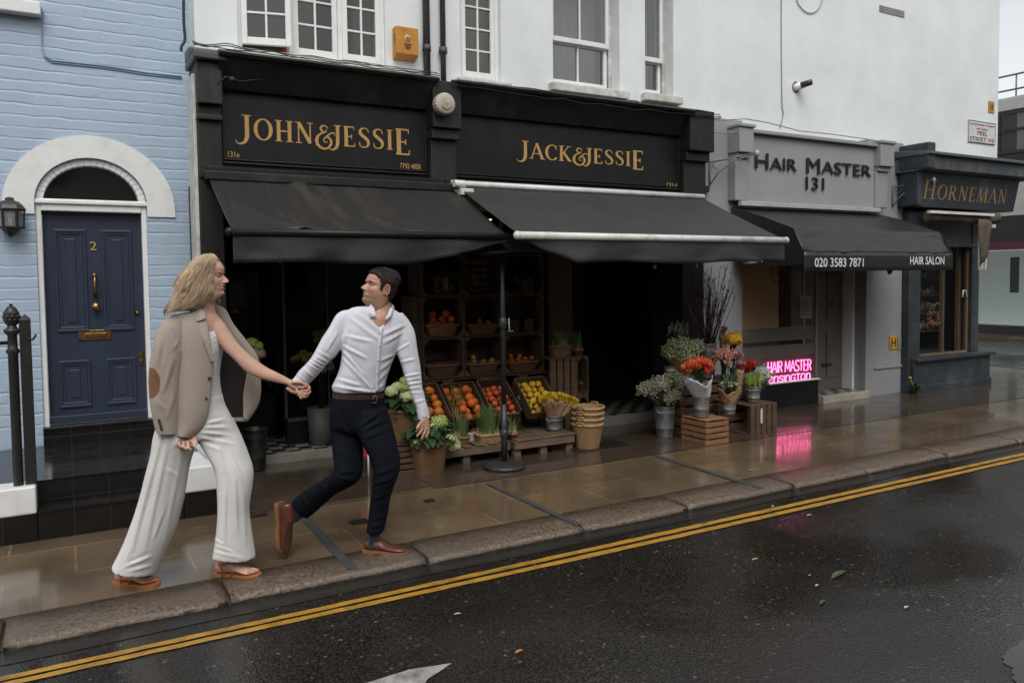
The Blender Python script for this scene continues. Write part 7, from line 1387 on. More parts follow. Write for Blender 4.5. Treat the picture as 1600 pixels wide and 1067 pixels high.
def shoe(parent, name, heel, fdir, udir, L, mats, sole_h=.02):
    f = fdir.normalized(); s = udir.cross(f).normalized(); u = f.cross(s); k = L/.29; P = lambda x, y, z: heel+(f*x+s*y+u*z)*k; sec = [(.004, .022, .05, .078), (.015, .03, .02, .086), (.045, .034, .018, .09), (.08, .035, .018, .092), (.105, .037, .018, .088), (.135, .041, .018, .073), (.17, .046, .018, .06), (.205, .048, .018, .052), (.24, .045, .018, .046), (.265, .036, .018, .041), (.281, .022, .018, .034), (.288, .008, .02, .028)]
    mb = MB(); rs = []
    for (x, w_, a, b_) in cr(sec, 3):
        ring = []
        for j in range(24):
            t = 2*math.pi*j/24; c, q = math.cos(t), math.sin(t); z = (a+b_)/2+(b_-a)/2*math.copysign(abs(q)**.75, q); y = w_*math.copysign(abs(c)**.7, c)*(1-.28*max(0, q)); cre = .0018*math.sin(x*420)*(max(0, q))*math.exp(-((x-.18)/.03)**2); ring.append(P(x, y, z+cre))
        rs.append(ring)
    mb.rings(rs, 0, True, True); o = mb.build(name, mats[0], parent)
    mb = MB(); out = [(x, w_+.005) for (x, w_, a, b_) in cr([(-.004, .018, 0, 0), (.004, .03, 0, 0)]+[(q[0], q[1], 0, 0) for q in sec[2:]]+[(.294, .01, 0, 0)], 3)]; poly = [(x, y) for x, y in out]+[(x, -y) for x, y in out[::-1]]
    for (z0, z1, x0, x1) in ((.006, .021, -1, 1), (0, .0065, -1, .082), (0, .0065, .125, 1)):
        pp = [(x, y) for x, y in poly if x0 <= x <= x1]; mb.prism([P(x, y, z0) for x, y in pp], u*(z1-z0)*k)
    mb.build('sole', mats[1], o)
    mb = MB()
    for i in range(4): x = .108+i*.014; z = .089-.012*i; mb.tube([P(x, -.017, z-.004), P(x+.002, 0, z+.004), P(x, .017, z-.004)], .0026*k, 6)
    mb.tube([P(.1, -.004, .094), P(.092, -.022, .098), P(.1, -.034, .078)], .002*k, 5); mb.tube([P(.1, .004, .094), P(.09, .024, .098), P(.104, .036, .076)], .002*k, 5); mb.build('laces', mats[2], o)
    return o
def cap_faces(mb, rows, mi=0):
    o = len(mb.v); nc = len(rows[0]); mb.v += [p for r in rows for p, k in r]
    for i in range(len(rows)-1):
        for j in range(nc-1):
            if rows[i][j][1] or rows[i+1][j][1] or rows[i][j+1][1] or rows[i+1][j+1][1]: mb.f.append([o+i*nc+j, o+i*nc+j+1, o+(i+1)*nc+j+1, o+(i+1)*nc+j]); mb.mi.append(mi); mb.sm.append(True)
# ------------------------------------------------------------------ THE MAN
YM = 4.44
man = thing('person', 'running man in a white shirt and navy trousers looking back over his shoulder', 'person', (1.5, YM, 0))
SHIRT = fab('white_oxford_cotton', (.62, .62, .66), (.57, .57, .62), 1500, .8, .1, .22, .12); NAVY = fab('navy_cotton_twill', (.0058, .0078, .013), (.004, .0055, .009), 1300, .85, .0, 0, .2); SOCK = fab('blue_grey_sock', (.035, .055, .085), (.025, .04, .065), 900, .9, .2, 0)
LEATH = pm('brown_shoe_leather', (.105, .034, .021), (.06, .02, .013), .3, .1, 14, 220, .001, .35, coat=.3); SOLE = pm('tan_rubber_sole', (.26, .115, .05), (.18, .08, .036), .6, .1, 20, 100, .002, .3); LACE = pm('dark_lace', (.05, .02, .014), None, .6); BELT = pm('dark_brown_belt', (.05, .022, .015), (.03, .014, .01), .4, .1, 20, 150, .001, .3)
# shirt
mb = MB()
con(mb, [(575, 479, 612, 481, 4.45, .06), (553, 480, 622, 488, 4.45, .085), (540, 489, 633, 499, 4.45, .1), (535, 507, 634, 516, 4.445, .115), (535, 528, 628, 532, 4.44, .125), (535, 548, 619, 552, 4.44, .125), (533.5, 567, 612.5, 566, 4.44, .122), (527, 588, 604, 590, 4.44, .12), (520, 602, 601, 603, 4.44, .122), (521.5, 611, 599, 611, 4.44, .117)], 4, 36, 2.25)
con(mb, [(541, 484, 556, 503, 4.45, .06), (527, 490.5, 548, 518, 4.44, .066), (514, 512, 536, 539, 4.42, .062), (502.5, 530, 525, 555.5, 4.41, .058), (490.5, 552.5, 511.5, 568, 4.40, .05), (480, 567, 501, 580.5, 4.40, .047), (466, 581, 489, 594, 4.41, .042), (459, 593, 482, 601, 4.42, .036)], 4, 24)
con(mb, [(612, 500, 628, 488, 4.46, .06), (615, 520, 640, 503, 4.46, .068), (618, 540, 648.5, 522, 4.45, .064), (620.5, 552, 653, 552, 4.44, .06), (628, 573, 657.8, 582, 4.43, .052), (635, 596, 659.5, 604, 4.42, .05), (642, 616, 665, 624, 4.41, .044), (650, 636, 668, 635, 4.40, .04), (654.5, 653.5, 670.5, 651.5, 4.39, .034)], 4, 24)
me = fuse(mb, .0075, 5, .5)
fd = [(537, 541, 572, 560, 2.6, .009), (538, 550, 566, 586, 2.4, .009), (536, 560, 580, 608, 2.4, .010), (541, 525, 580, 534, 3, .007), (548, 498, 590, 530, 3.2, .008), (560, 490, 597, 520, 2.8, .006), (632, 508, 598, 524, 3, .008), (628, 520, 600, 536, 2.6, .006), (617, 553, 596, 563, 2.4, .008), (614, 562, 592, 580, 2.3, .007), (608, 578, 588, 598, 2.4, .007), (527, 592, 560, 602, 2.6, .008), (522, 603, 570, 612, 2.4, .008), (540, 606, 592, 614, 2.2, .006), (600, 600, 585, 612, 2.2, .008),
      (540, 520, 533, 545, 2.2, .007), (546, 512, 540, 535, 2.0, .005), (527, 520, 510, 548, 2.5, .005), (492, 556, 512, 566, 1.5, .008), (488, 560, 508, 571, 1.4, .008), (484, 564, 505, 576, 1.4, .008), (480, 568, 501, 580, 1.4, .007), (497, 548, 516, 560, 1.6, .007), (474, 575, 490, 590, 1.6, .006), (465, 585, 478, 597, 1.6, .005), (620, 548, 640, 536, 2, .007), (626, 566, 650, 560, 2, .006), (632, 588, 658, 583, 1.6, .008), (634, 594, 659, 590, 1.5, .008), (636, 600, 660, 597, 1.5, .008), (639, 607, 661, 604, 1.5, .007), (642, 614, 662, 613, 1.5, .006), (648, 628, 666, 624, 1.8, .006), (640, 540, 652, 580, 3, .005), (630, 520, 640, 550, 2.5, .004)]
fold(me, [(a, b, c, d, w_*.85, k*1.25) for a, b, c, d, w_, k in fd], .0022, 14, (1, 1, .6), 3)
# open collar: cut the neck opening
bm = bmesh.new(); bm.from_mesh(me); kill = []
def in_v(x, y): return y < 509 and (587.2+(y-490)*.42 if y > 490 else 575+(y-476)*.9) < x < (611.5-(y-481)*.55 if y > 481 else 615)
for fc in bm.faces:
    c = fc.calc_center_median(); x, y = PX(c)
    if in_v(x, y) and (c-W(596, 495, 4.45)).dot(VH) < .03: kill.append(fc)
bmesh.ops.delete(bm, geom=kill, context='FACES'); bm.to_mesh(me); bm.free(); me.polygons.foreach_set('use_smooth', [True]*len(me.polygons)); me.materials.append(SHIRT); shirt = link('shirt', me, man, o0=OFF[man.name])
for v in me.vertices: v.co -= OFF[man.name]
def front_Y(x, y, Ymid, d): return Ymid
# collar flaps, placket, buttons, cuffs
mb = MB()
def flap(P): mb.sheet([[W(x, y, Y) for (x, y, Y) in row] for row in P], .0045)
nf = 4.435-.058*.9
flap([[(574, 474.5, 4.47), (580, 476, 4.40), (585, 481.5, 4.375)], [(572.5, 479, 4.44), (579, 482, 4.385), (587, 489, 4.36)], [(574, 485.5, 4.40), (580, 489, 4.355), (588, 494.5, 4.345)], [(577.5, 493, 4.365), (582, 495, 4.345), (587.5, 497, 4.34)]])
flap([[(614, 476, 4.47), (612.5, 479, 4.42), (609, 483, 4.385)], [(616, 482, 4.43), (612.5, 486, 4.385), (606.5, 490.5, 4.355)], [(614, 489, 4.38), (610.5, 492.5, 4.355), (603.5, 496, 4.335)], [(610.5, 497, 4.355), (607.5, 499, 4.34), (602.5, 500, 4.33)]])
flap([[(577, 474.5, 4.46), (585, 472.5, 4.5), (600, 472, 4.515), (611, 474, 4.49), (615, 477, 4.46)], [(575, 478, 4.47), (584, 478, 4.52), (600, 478, 4.535), (613, 479, 4.5), (616.5, 481, 4.46)]])
mb.build('collar', SHIRT, shirt)
def surf(x, y, me_o, off):  # nearest front point of a mesh along the view ray
    return None
dg = bpy.context.evaluated_depsgraph_get(); dg.update()
def hit(o, x, y, pad=0.0):
    inv = o.matrix_world.inverted(); a = inv @ CAM; d = (inv.to_3x3() @ ray(x, y)).normalized(); ok, loc, nn, _ = o.ray_cast(a, d)
    return (o.matrix_world @ loc)-ray(x, y).normalized()*pad if ok else None
bpy.context.view_layer.update()
mb = MB(); rows = []
for i in range(26):
    t = i/25; y = 506+(617-506)*t; x = 597+(589.5-597)*t+(-2.0*math.sin(t*3.1)); a, b_ = hit(shirt, x-3.0, y, .002), hit(shirt, x+3.0, y, .002)
    if a and b_: rows.append([a, (a+b_)/2-VH*.003, b_])
mb.sheet(rows, .002); mb.build('placket', SHIRT, shirt)
BTN = pm('shell_button', (.55, .52, .42), None, .25)
for (x, y) in ((593.5, 520), (593, 541), (591.5, 562), (590, 583), (579.5, 494.5), (610, 497.5)):
    p = hit(shirt, x, y, .006 if y > 500 else .012)
    if p: mb = MB(); mb.lathe(p, [(.001, .003), (.0055, .003), (.006, 0), (.005, -.002)], 10, ax=-VH); mb.build('button', BTN, shirt)
for (xl, yl, xr, yr, Y, d, xl2, yl2, xr2, yr2) in ((464, 585.5, 485, 597, 4.412, .042, 458, 592.5, 481, 601.5), (650.5, 638.5, 668.8, 637, 4.398, .04, 653.8, 654.5, 671, 652.5)):
    mb = MB(); con(mb, [(xl-.6, yl, xr+.6, yr, Y, d), (xl2-.6, yl2, xr2+.6, yr2, Y, d-.002)], 4, 28, cap=False); mb.build('cuff', SHIRT, shirt)
# trousers
mb = MB()
con(mb, [(521.5, 608, 599, 609, 4.44, .114), (520, 618, 599.5, 619, 4.44, .118), (517.5, 634, 602, 634, 4.445, .126), (516, 655, 607, 652, 4.45, .13), (518, 668, 608, 664, 4.45, .12), (530, 676, 600, 674, 4.45, .09)], 4, 32, 2.2)
con(mb, [(516, 640, 562, 642, 4.47, .105), (516, 662, 565, 664, 4.47, .1), (519, 690, 567, 692, 4.45, .095), (521.5, 718, 567, 724, 4.42, .085), (522.5, 732, 565, 742, 4.41, .08), (518, 740, 556, 754, 4.42, .078), (509, 746, 540, 763.5, 4.45, .075), (499, 752, 526, 770.5, 4.48, .072), (485, 761, 511, 783, 4.52, .067), (470.5, 771, 495, 797.5, 4.56, .062), (455, 783.5, 481, 809.5, 4.6, .058)], 4, 28)
con(mb, [(553, 640, 604, 638, 4.42, .108), (555, 662, 610, 657, 4.40, .105), (565, 690, 619, 690, 4.37, .098), (578, 716, 624.5, 715, 4.35, .088), (583, 735, 624.5, 732, 4.34, .082), (582.5, 752, 619, 751, 4.345, .078), (580, 775, 611, 772, 4.36, .07), (576.5, 802, 606, 800, 4.375, .064), (572.5, 832, 599.5, 830.5, 4.38, .058)], 4, 28)
me = fuse(mb, .0085, 5, .5)
fold(me, [(598, 640, 560, 668, 3, .01), (604, 655, 566, 672, 2.6, .009), (610, 668, 572, 684, 2.6, .007), (530, 660, 556, 690, 3, .006), (560, 640, 558, 672, 2.2, .006), (616, 730, 586, 742, 2.5, .007), (620, 744, 586, 756, 2.5, .007), (608, 770, 582, 780, 2.5, .005), (604, 806, 580, 812, 2, .005), (600, 820, 576, 824, 2, .005), (566, 735, 526, 738, 2.5, .007), (556, 752, 520, 742, 2.4, .006), (500, 755, 520, 775, 2.4, .005), (470, 775, 490, 800, 2, .005), (525, 700, 560, 715, 3, .005), (540, 618, 530, 660, 3, .004)], .0028, 11, (1, 1, .5), 8)
me.materials.append(NAVY); tro = link('trousers', me, man, o0=OFF[man.name])
for v in me.vertices: v.co -= OFF[man.name]
# belt
mb = MB(); con(mb, [(520.5, 611.5, 600, 612.5, 4.44, .122), (520, 619.5, 600.3, 620.5, 4.44, .1235)], 2, 40, 2.2, cap=False); be = mb.build('belt', BELT, man); bpy.context.view_layer.update()
mb = MB()
def bp(x, y, pad): return hit(be, x, y, pad) or W(x, y, 4.32)
q = [bp(x, y, .006) for x, y in ((578, 620), (588, 619.5), (588.5, 629.5), (578.5, 630.5))]; cq = sum(q, V())/4; cq2 = bp(583, 624, .008); q = [p*.15+(cq2+(RH*((k in (1, 2))*2-1)*.021+V((0, 0, 1))*((k in (0, 1))*2-1)*.02))*.85 for k, p in enumerate(q)]
mb.tube(q+[q[0]], .0048, 6); mb.tube([(q[0]+q[1])/2, (q[2]+q[3])/2], .004, 6); mb.build('buckle', pm('dark_buckle', (.12, .09, .06), None, .3, metal=1), be)
h, t_2 = G(569, 862.5, 0), G(637, 867, 0); fdir = V((t_2.x-h.x, t_2.y-h.y, 0)); ya = h.y+fdir.y*.25; print('shoe', fdir.length, ya)
mb = MB(); con(mb, [(574, 826, 598, 825, 4.385, .045), (576, 838, 594.5, 836, (4.385+ya)/2, .038), (575, 849, 591, 848, ya, .03), (576, 855, 589, 854, ya, .026)], 3, 20); mb.build('sock', SOCK, man)
mb = MB(); con(mb, [(458, 780, 480, 803, 4.6, .046), (452, 788, 472, 809, 4.61, .043), (446, 792, 464, 815, 4.62, .04), (443, 796, 458, 816, 4.62, .036)], 3, 20); mb.build('sock', SOCK, man)
shoe(man, 'shoe', V((h.x, h.y, .004)), fdir, V((0, 0, 1)), min(.31, max(.27, fdir.length)), (LEATH, SOLE, LACE))
h2, t2 = W(434.5, 785, 4.62), W(442, 866, 4.6); shoe(man, 'shoe', h2, (t2-h2), RH*.92-VH*.32+V((0, 0, .1)), (t2-h2).length, (LEATH, SOLE, LACE))
# body: head, neck, chest, hands - one mesh
body = MB(); MI = dict(zip('skin lip teeth eye iris brow stub mouth'.split(), range(8)))
neck = MB(); con(neck, [(588, 460, 606, 460, 4.45, .045), (585, 473, 610, 472, 4.445, .052), (584, 485, 612, 485, 4.435, .06), (572, 497, 620, 499, 4.43, .085), (562, 520, 620, 522, 4.43, .095), (560, 548, 610, 550, 4.43, .095)], 4, 28)
con(neck, [(462, 590, 480, 599, 4.42, .022), (457, 597, 476, 608, 4.42, .026)], 3, 16); con(neck, [(656.5, 648, 668.5, 646, 4.39, .024), (656.5, 656, 670, 655, 4.385, .024), (654.5, 663, 671.5, 664, 4.38, .022), (655, 669, 670.5, 671, 4.375, .02)], 4, 18)
for P in ([(660, 664, 4.36), (655, 668.5, 4.35), (651, 673, 4.352)], [(661, 668, 4.362), (656.5, 675, 4.35), (652, 681, 4.355)], [(665, 670, 4.367), (662, 678.5, 4.358), (659, 685, 4.362)], [(669, 669, 4.375), (668, 677, 4.37), (665.5, 682.5, 4.37)]): finger(neck, P, .0098, .0082)
finger(neck, [(659, 659, 4.365), (654.5, 664, 4.345), (652, 669, 4.338)], .0115, .009)
# his right hand, closed round hers
con(neck, [(464, 594, 481, 600, 4.415, .024), (462, 600, 483, 606, 4.41, .025), (462, 606, 481, 613, 4.405, .02)], 3, 16)
for P in ([(478, 600, 4.395), (483.5, 606, 4.385), (478, 611, 4.37), (471, 609, 4.372)], [(480, 605, 4.392), (484, 612, 4.382), (477.5, 616, 4.368), (470, 613, 4.37)], [(478, 610, 4.392), (481, 617, 4.382), (474.5, 620, 4.368), (468, 616, 4.37)], [(475, 600, 4.39), (478, 602, 4.375), (474, 605, 4.365), (468, 605, 4.37)]): finger(neck, P, .0098, .0085)
finger(neck, [(474, 608, 4.40), (465, 613.5, 4.378), (456, 611.5, 4.368), (449.5, 607, 4.372)], .0125, .0095)
neck.tube([W(590, 505, 4.44), W(556, 500, 4.445), W(518, 545, 4.41), W(492, 570, 4.40), W(474, 594, 4.41)], [.035, .03, .026, .026, .022], 12); neck.tube([W(600, 505, 4.44), W(628, 510, 4.45), W(636, 552, 4.44), W(647.5, 602, 4.41), W(657, 632, 4.395), W(663, 653, 4.387)], [.035, .03, .024, .021, .019, .02], 12)
join_me(body, fuse(neck, .0027, 3, .5), 0)
hd = -RH*math.cos(R(36))-VH*math.sin(R(36)); upm = (V((0, 0, 1))+hd*-.02+RH*.05).normalized(); hd = (hd+V((0, 0, .32))).normalized()
TM = head_mesh(body, W(584.5, 478.5, 4.435), hd, upm, .975, True, list(range(8)), 1.0, .92)
body.build('body', [SKM, LIP, TEETH, EYEW, IRIS, BROWD, STUB, MOUTH], man)
mbody = bpy.data.objects['body']; at_ = mbody.data.attributes.new('stubble', 'FLOAT', 'POINT')
for i, v in body.stub.items(): at_.data[i].value = v*.8
stub_mix(SKM)
# short dark hair: cap and tufts
HXS = [-.12, -.075, -.05, -.034, -.03, .006, .012, .024, .03, .042, .07, .1]; HZS = [.045, .05, .062, .085, .138, .138, .098, .098, .128, .158, .176, .184]
def hair_surface(TW, male=True):
    out = []
    for z in np.arange(.04, .2325, .0045):
        xf, xb, wd = (lerp_tab(ZT, q, z) for q in (XF, XB, WD))
        for t in np.linspace(-math.pi, math.pi, 110, endpoint=False):
            c, s = math.cos(t), math.sin(t); A = (xf+.012) if c > 0 else (-.012-xb); x = -.012+A*c; y = wd*math.copysign(abs(s)**.92, s)
            if z > lerp_tab(HXS, HZS, x)+.004*noise.noise((x*60, y*60, z*60)): out.append((x, y, z, c*(.6), s, (z-.12)*8))
    return out
HDK = pm('dark_brown_hair', (.022, .013, .009), (.011, .007, .005), .5, .1, 60, 0, spec=.22); mb = MB(); rh = random.Random(9)
for (x, y, z, nx, ny, nz) in hair_surface(TM):
    nn = V((nx, ny, nz)).normalized(); top = min(1, max(0, (z-.15)/.045)); th = .004+.016*top; p = V((x, y, z)); flow = V((-.8, .12*math.copysign(1, y), .1)) if top > .2 else V((-.55, 0, -.7)); Ln = (.011+.030*top)*(1 if x > -.02 else max(.35, 1+(x+.02)*9))
    for k in range(3):
        q = p+V((rh.uniform(-.002, .002), rh.uniform(-.002, .002), rh.uniform(-.002, .002)))-nn*.003; e = q+nn*th*rh.uniform(.7, 1.15)+flow*.3*Ln; g = e+flow*Ln*rh.uniform(.6, 1.1)-nn*.002; sd = nn.cross(flow).normalized()*.0015
        a, b_, c_ = TM(*(q-sd)), TM(*(q+sd)), TM(*(e+sd)); d_ = TM(*(e-sd)); mb.add([a, b_, c_, d_, TM(*g)], [(0, 1, 2, 3), (3, 2, 4)], 0, True)
# under-cap so that no scalp shows
rows = []
for z in np.arange(.045, .2325, .006):
    xf, xb, wd = (lerp_tab(ZT, q, z) for q in (XF, XB, WD)); row = []
    for t in np.linspace(-math.pi, math.pi, 72):
        c, s = math.cos(t), math.sin(t); A = (xf+.012) if c > 0 else (-.012-xb); x = -.012+A*c; y = wd*math.copysign(abs(s)**.92, s); ok = z > lerp_tab(HXS, HZS, x)+.003; top = min(1, max(0, (z-.15)/.05)); k = (.003+.009*top) if ok else -.006; row.append((TM(x+k*c*1.0, y+k*s, z+k*.5), ok))
    rows.append(row)
cap_faces(mb, rows); mb.build('hair', HDK, man)
# ------------------------------------------------------------------ THE WOMAN
YW = 4.5
wom = thing('person', 'striding woman with long blonde hair in white with a beige jacket over her shoulders', 'person', (.7, YW, 0)); WO = OFF[wom.name]
LINEN = fab('white_linen', (.70, .69, .67), (.64, .63, .61), 1100, .8, .1, .25, .2); TWEED = fab('beige_wool_tweed', (.38, .32, .275), (.32, .265, .225), 700, .9, .25, .55, .4); SUEDE = pm('tan_suede', (.19, .09, .035), (.14, .062, .025), .85, .08, 14, 300, .001, .3, sheen=.3); LINING = pm('dark_lining', (.022, .017, .015), (.014, .011, .01), .5, .1, 5, 30, .003, .3); HORN = pm('dark_horn_button', (.03, .018, .014), None, .3); TANL = pm('tan_sandal_leather', (.40, .15, .045), (.3, .1, .03), .45, .1, 14, 150, .001, .3)
def clothe(me, name, mt, parent):
    if mt: me.materials.append(mt)
    o = link(name, me, parent, o0=OFF[parent.name]); o0 = OFF[parent.name]
    for v in me.vertices: v.co -= o0
    return o
# trousers and top
mb = MB()
con(mb, [(296, 615, 345, 617, 4.5, .1), (286, 632, 349, 633, 4.5, .115), (268, 655, 360, 653, 4.5, .125), (258, 672, 368, 670, 4.5, .125), (250, 684, 372, 682, 4.5, .11)], 4, 32, 2.1)
con(mb, [(250, 660, 312, 668, 4.46, .11), (243.5, 680, 307, 690, 4.46, .108), (239, 709, 298, 712, 4.47, .104), (231, 739, 291, 740, 4.48, .102), (221, 775, 286, 776, 4.5, .104), (209, 812, 276, 815, 4.52, .108), (195, 848, 262, 852, 4.535, .11), (181, 877, 248, 883, 4.545, .108), (178, 884, 244, 894, 4.545, .108)], 4, 30, 2.3)
con(mb, [(300, 655, 362, 655, 4.53, .105), (311, 685, 376, 684, 4.5, .1), (324, 708, 387, 712, 4.48, .094), (336, 730, 394, 736, 4.46, .088), (341, 760, 392.5, 762, 4.45, .084), (342, 795, 387.5, 797, 4.45, .084), (340, 830, 391.5, 830, 4.45, .088), (336, 856, 396, 856, 4.45, .09), (333.5, 868, 398.5, 872, 4.45, .09)], 4, 30, 2.3)
me = fuse(mb, .0085, 4, .5)
fold(me, [(318, 662, 352, 655, 2.2, .009), (316, 668, 356, 667, 2.2, .009), (314, 675, 360, 680, 2.2, .009), (312, 683, 366, 694, 2.2, .008), (312, 690, 350, 706, 2.2, .006), (340, 700, 352, 740, 3, .006), (360, 712, 378, 750, 3, .006), (366, 745, 370, 830, 3, .006), (352, 760, 350, 850, 2.6, .006), (380, 770, 384, 850, 2.6, .006), (338, 852, 370, 866, 2, .007), (336, 862, 380, 872, 2, .007), (336, 842, 350, 852, 1.8, .007), (252, 680, 206, 860, 2.6, .010), (262, 690, 225, 860, 3, .007), (245, 700, 190, 885, 2.2, -.005), (285, 700, 256, 850, 3.2, .006), (258, 790, 240, 840, 2.6, .005), (196, 884, 236, 868, 2, .008), (200, 892, 238, 882, 2, .007), (255, 730, 282, 745, 2.5, .004), (290, 670, 270, 700, 3, .005)], .0028, 9, (1, 1, .35), 21)
bm = bmesh.new(); bm.from_mesh(me); bmesh.ops.delete(bm, geom=[fc for fc in bm.faces if fc.normal.z < -.72 and fc.calc_center_median().z < .16], context='FACES'); bm.to_mesh(me); bm.free(); me.polygons.foreach_set('use_smooth', [True]*len(me.polygons))
tr = clothe(me, 'trousers', LINEN, wom)
mb = MB(); con(mb, [(318, 522, 346, 513.5, 4.5, .075), (316, 532, 348, 524, 4.495, .09), (312, 550, 346, 545, 4.49, .1), (308, 570, 342, 570, 4.49, .092), (304, 592, 341, 593, 4.495, .088), (298, 612, 344, 614, 4.5, .094), (292, 626, 347.5, 628, 4.5, .105)], 4, 30, 2.1)
me = fuse(mb, .006, 4, .5); fold(me, [(326, 530, 346, 520, 1.4, .0022), (326, 537, 347, 528, 1.4, .0022), (327, 545, 346, 537, 1.4, .0022), (328, 553, 345, 547, 1.4, .0022), (330, 562, 344, 558, 1.4, .0022), (331, 572, 342, 570, 1.4, .0022), (330, 598, 340, 604, 1.4, .006), (332, 606, 338, 612, 1.4, .0022)], .0012, 16, (1, 1, .7), 5); top = clothe(me, 'top', LINEN, wom)
# body
body = MB(); nk = MB()
con(nk, [(316, 455, 336, 458, 4.5, .05), (314, 470, 335, 470, 4.5, .052), (312, 482, 335, 482, 4.5, .054), (306, 490, 337, 490, 4.5, .062), (300, 500, 345, 500, 4.5, .075), (303, 515, 348.5, 514, 4.5, .08), (308, 535, 345, 532, 4.5, .08), (305, 560, 338, 560, 4.5, .07)], 4, 28)
con(nk, [(322, 508, 342, 497, 4.50, .05), (331, 520, 348.5, 503, 4.49, .05), (340, 533, 357, 515, 4.475, .043), (349, 545.5, 367, 530, 4.46, .038), (360, 556.5, 378, 543, 4.45, .036), (372, 568, 390, 554, 4.44, .035), (385, 581, 403, 564.5, 4.43, .035), (401, 589, 418, 574.5, 4.42, .032), (421, 595.2, 432, 581.3, 4.41, .028), (436, 598.5, 446, 588.5, 4.405, .021), (448, 601, 454, 592.8, 4.4, .018), (456, 607, 464, 593.5, 4.395, .018), (464, 610, 472, 597, 4.39, .016)], 4, 22)
for P in ([(463, 606, 4.385), (466, 614, 4.372), (470.5, 622, 4.366)], [(470, 600, 4.39), (475, 606, 4.40), (474, 612, 4.41)], [(468, 604, 4.395), (472, 610, 4.405), (470, 615, 4.412)], [(460, 606, 4.40), (464, 612, 4.41), (466, 618, 4.41)]): finger(nk, P, .0085, .0068)
finger(nk, [(458, 597, 4.375), (468, 597, 4.36), (475, 600, 4.358)], .0095, .0072)
# her right hand below the jacket hem, gripping the lace
con(nk, [(282, 676, 304, 672, 4.42, .024), (279, 686, 306, 682, 4.405, .024), (280, 693, 307, 689, 4.395, .022), (283, 699, 306, 696, 4.385, .014)], 3, 18)
for P in ([(281, 688, 4.385), (279.5, 694, 4.368), (284, 698, 4.362)], [(287, 690, 4.38), (287, 698, 4.362), (291.5, 701, 4.358)], [(293, 690, 4.378), (294.5, 699, 4.36), (298, 702, 4.358)], [(300, 688, 4.378), (304, 697, 4.36), (307, 704, 4.36)]): finger(nk, P, .0092, .0075)
finger(nk, [(302, 683, 4.395), (306, 690, 4.375), (306, 697, 4.362)], .0105, .008)
# right arm under the jacket, hips and legs inside the trousers
nk.tube([W(312, 508, 4.52), W(288, 520, 4.52), W(276, 590, 4.5), W(290, 668, 4.44), W(293, 684, 4.4)], [.04, .03, .024, .022, .02], 14); nk.tube([W(322, 540, 4.5), W(318, 600, 4.5), W(316, 640, 4.5)], [.06, .055, .055], 14)
nk.tube([W(305, 640, 4.49), W(275, 700, 4.48), W(250, 770, 4.5), W(214, 862, 4.535)], [.055, .05, .042, .034], 14); nk.tube([W(322, 640, 4.5), W(348, 690, 4.49), W(366, 745, 4.46), W(366, 848, 4.45)], [.055, .05, .042, .034], 14)
# feet
def foot(heel, toe, lift=.013):
    f = V((toe.x-heel.x, toe.y-heel.y, 0)); L = f.length; f.normalize(); s = V((0, 0, 1)).cross(f); k = L/.245; P = lambda x, y, z: V((heel.x, heel.y, lift))+f*x*k+s*y*k+V((0, 0, z*k)); rs = []
    for (x, w_, z1, z0) in cr([(.004, .012, .045, .012), (.012, .024, .06, .004), (.035, .029, .085, .0), (.065, .029, .10, .002), (.095, .03, .082, .006), (.13, .034, .06, .006), (.165, .039, .042, .002), (.19, .041, .032, 0), (.205, .038, .026, .001)], 3):
        rs.append([P(x, w_*math.copysign(abs(math.cos(t))**.8, math.cos(t))*(1-.35*max(0, math.sin(t))), (z0+z1)/2+(z1-z0)/2*math.sin(t)) for t in [2*math.pi*j/18 for j in range(18)]])
    nk.rings(rs)
    tn = []
    for i, (y, L_, r) in enumerate(((.026, .242, .0115), (.008, .238, .0085), (-.006, .23, .0078), (-.019, .22, .0072), (-.031, .206, .0068))):
        nk.tube([P(.185, y*.9, .016), P(.205, y, .015), P(L_-.012, y, .011)], [r*1.1*k, r*k, r*.95*k], 9); nk.ell(P(L_-.012, y, .0105), r*k, n=9); tn.append((P(L_-.008, y, .0105+r*.85), r*.62*k))
    con(nk, [], 1) if False else None
    return P, tn, f, s, k
h, t_3 = G(181, 905.5, .013), G(243, 911, .013); PA, na, fa_, sa_, ka = foot(h, t_3); nk.tube([PA(.035, 0, .06), W(197, 884, 4.545), W(214, 860, 4.535)], [.034, .034, .036], 14)
h, t_4 = G(337, 893.5, .013), G(402.5, 897, .013); PB, nb, fb_, sb_, kb = foot(h, t_4); nk.tube([PB(.04, 0, .06), W(358, 868, 4.45), W(366, 845, 4.45)], [.035, .035, .036], 14)
join_me(body, fuse(nk, .003, 3, .5), 0)
for (p, r) in na+nb: body.ell(p, r, r, r*.45, 8, 8)
hd = (RH*math.cos(R(4))+VH*math.sin(R(4))+V((0, 0, .03))).normalized(); TWm = head_mesh(body, W(326.5, 464.5, 4.5), hd, (V((0, 0, 1))-hd*.02).normalized(), .965, False, [0, 1, 2, 3, 4, 5, 0, 7], 1.0, .88, .78)
body.build('body', [SKW, LIP, TEETH, EYEW, IRIS, BROWL, SKW, MOUTH, NAIL], wom)
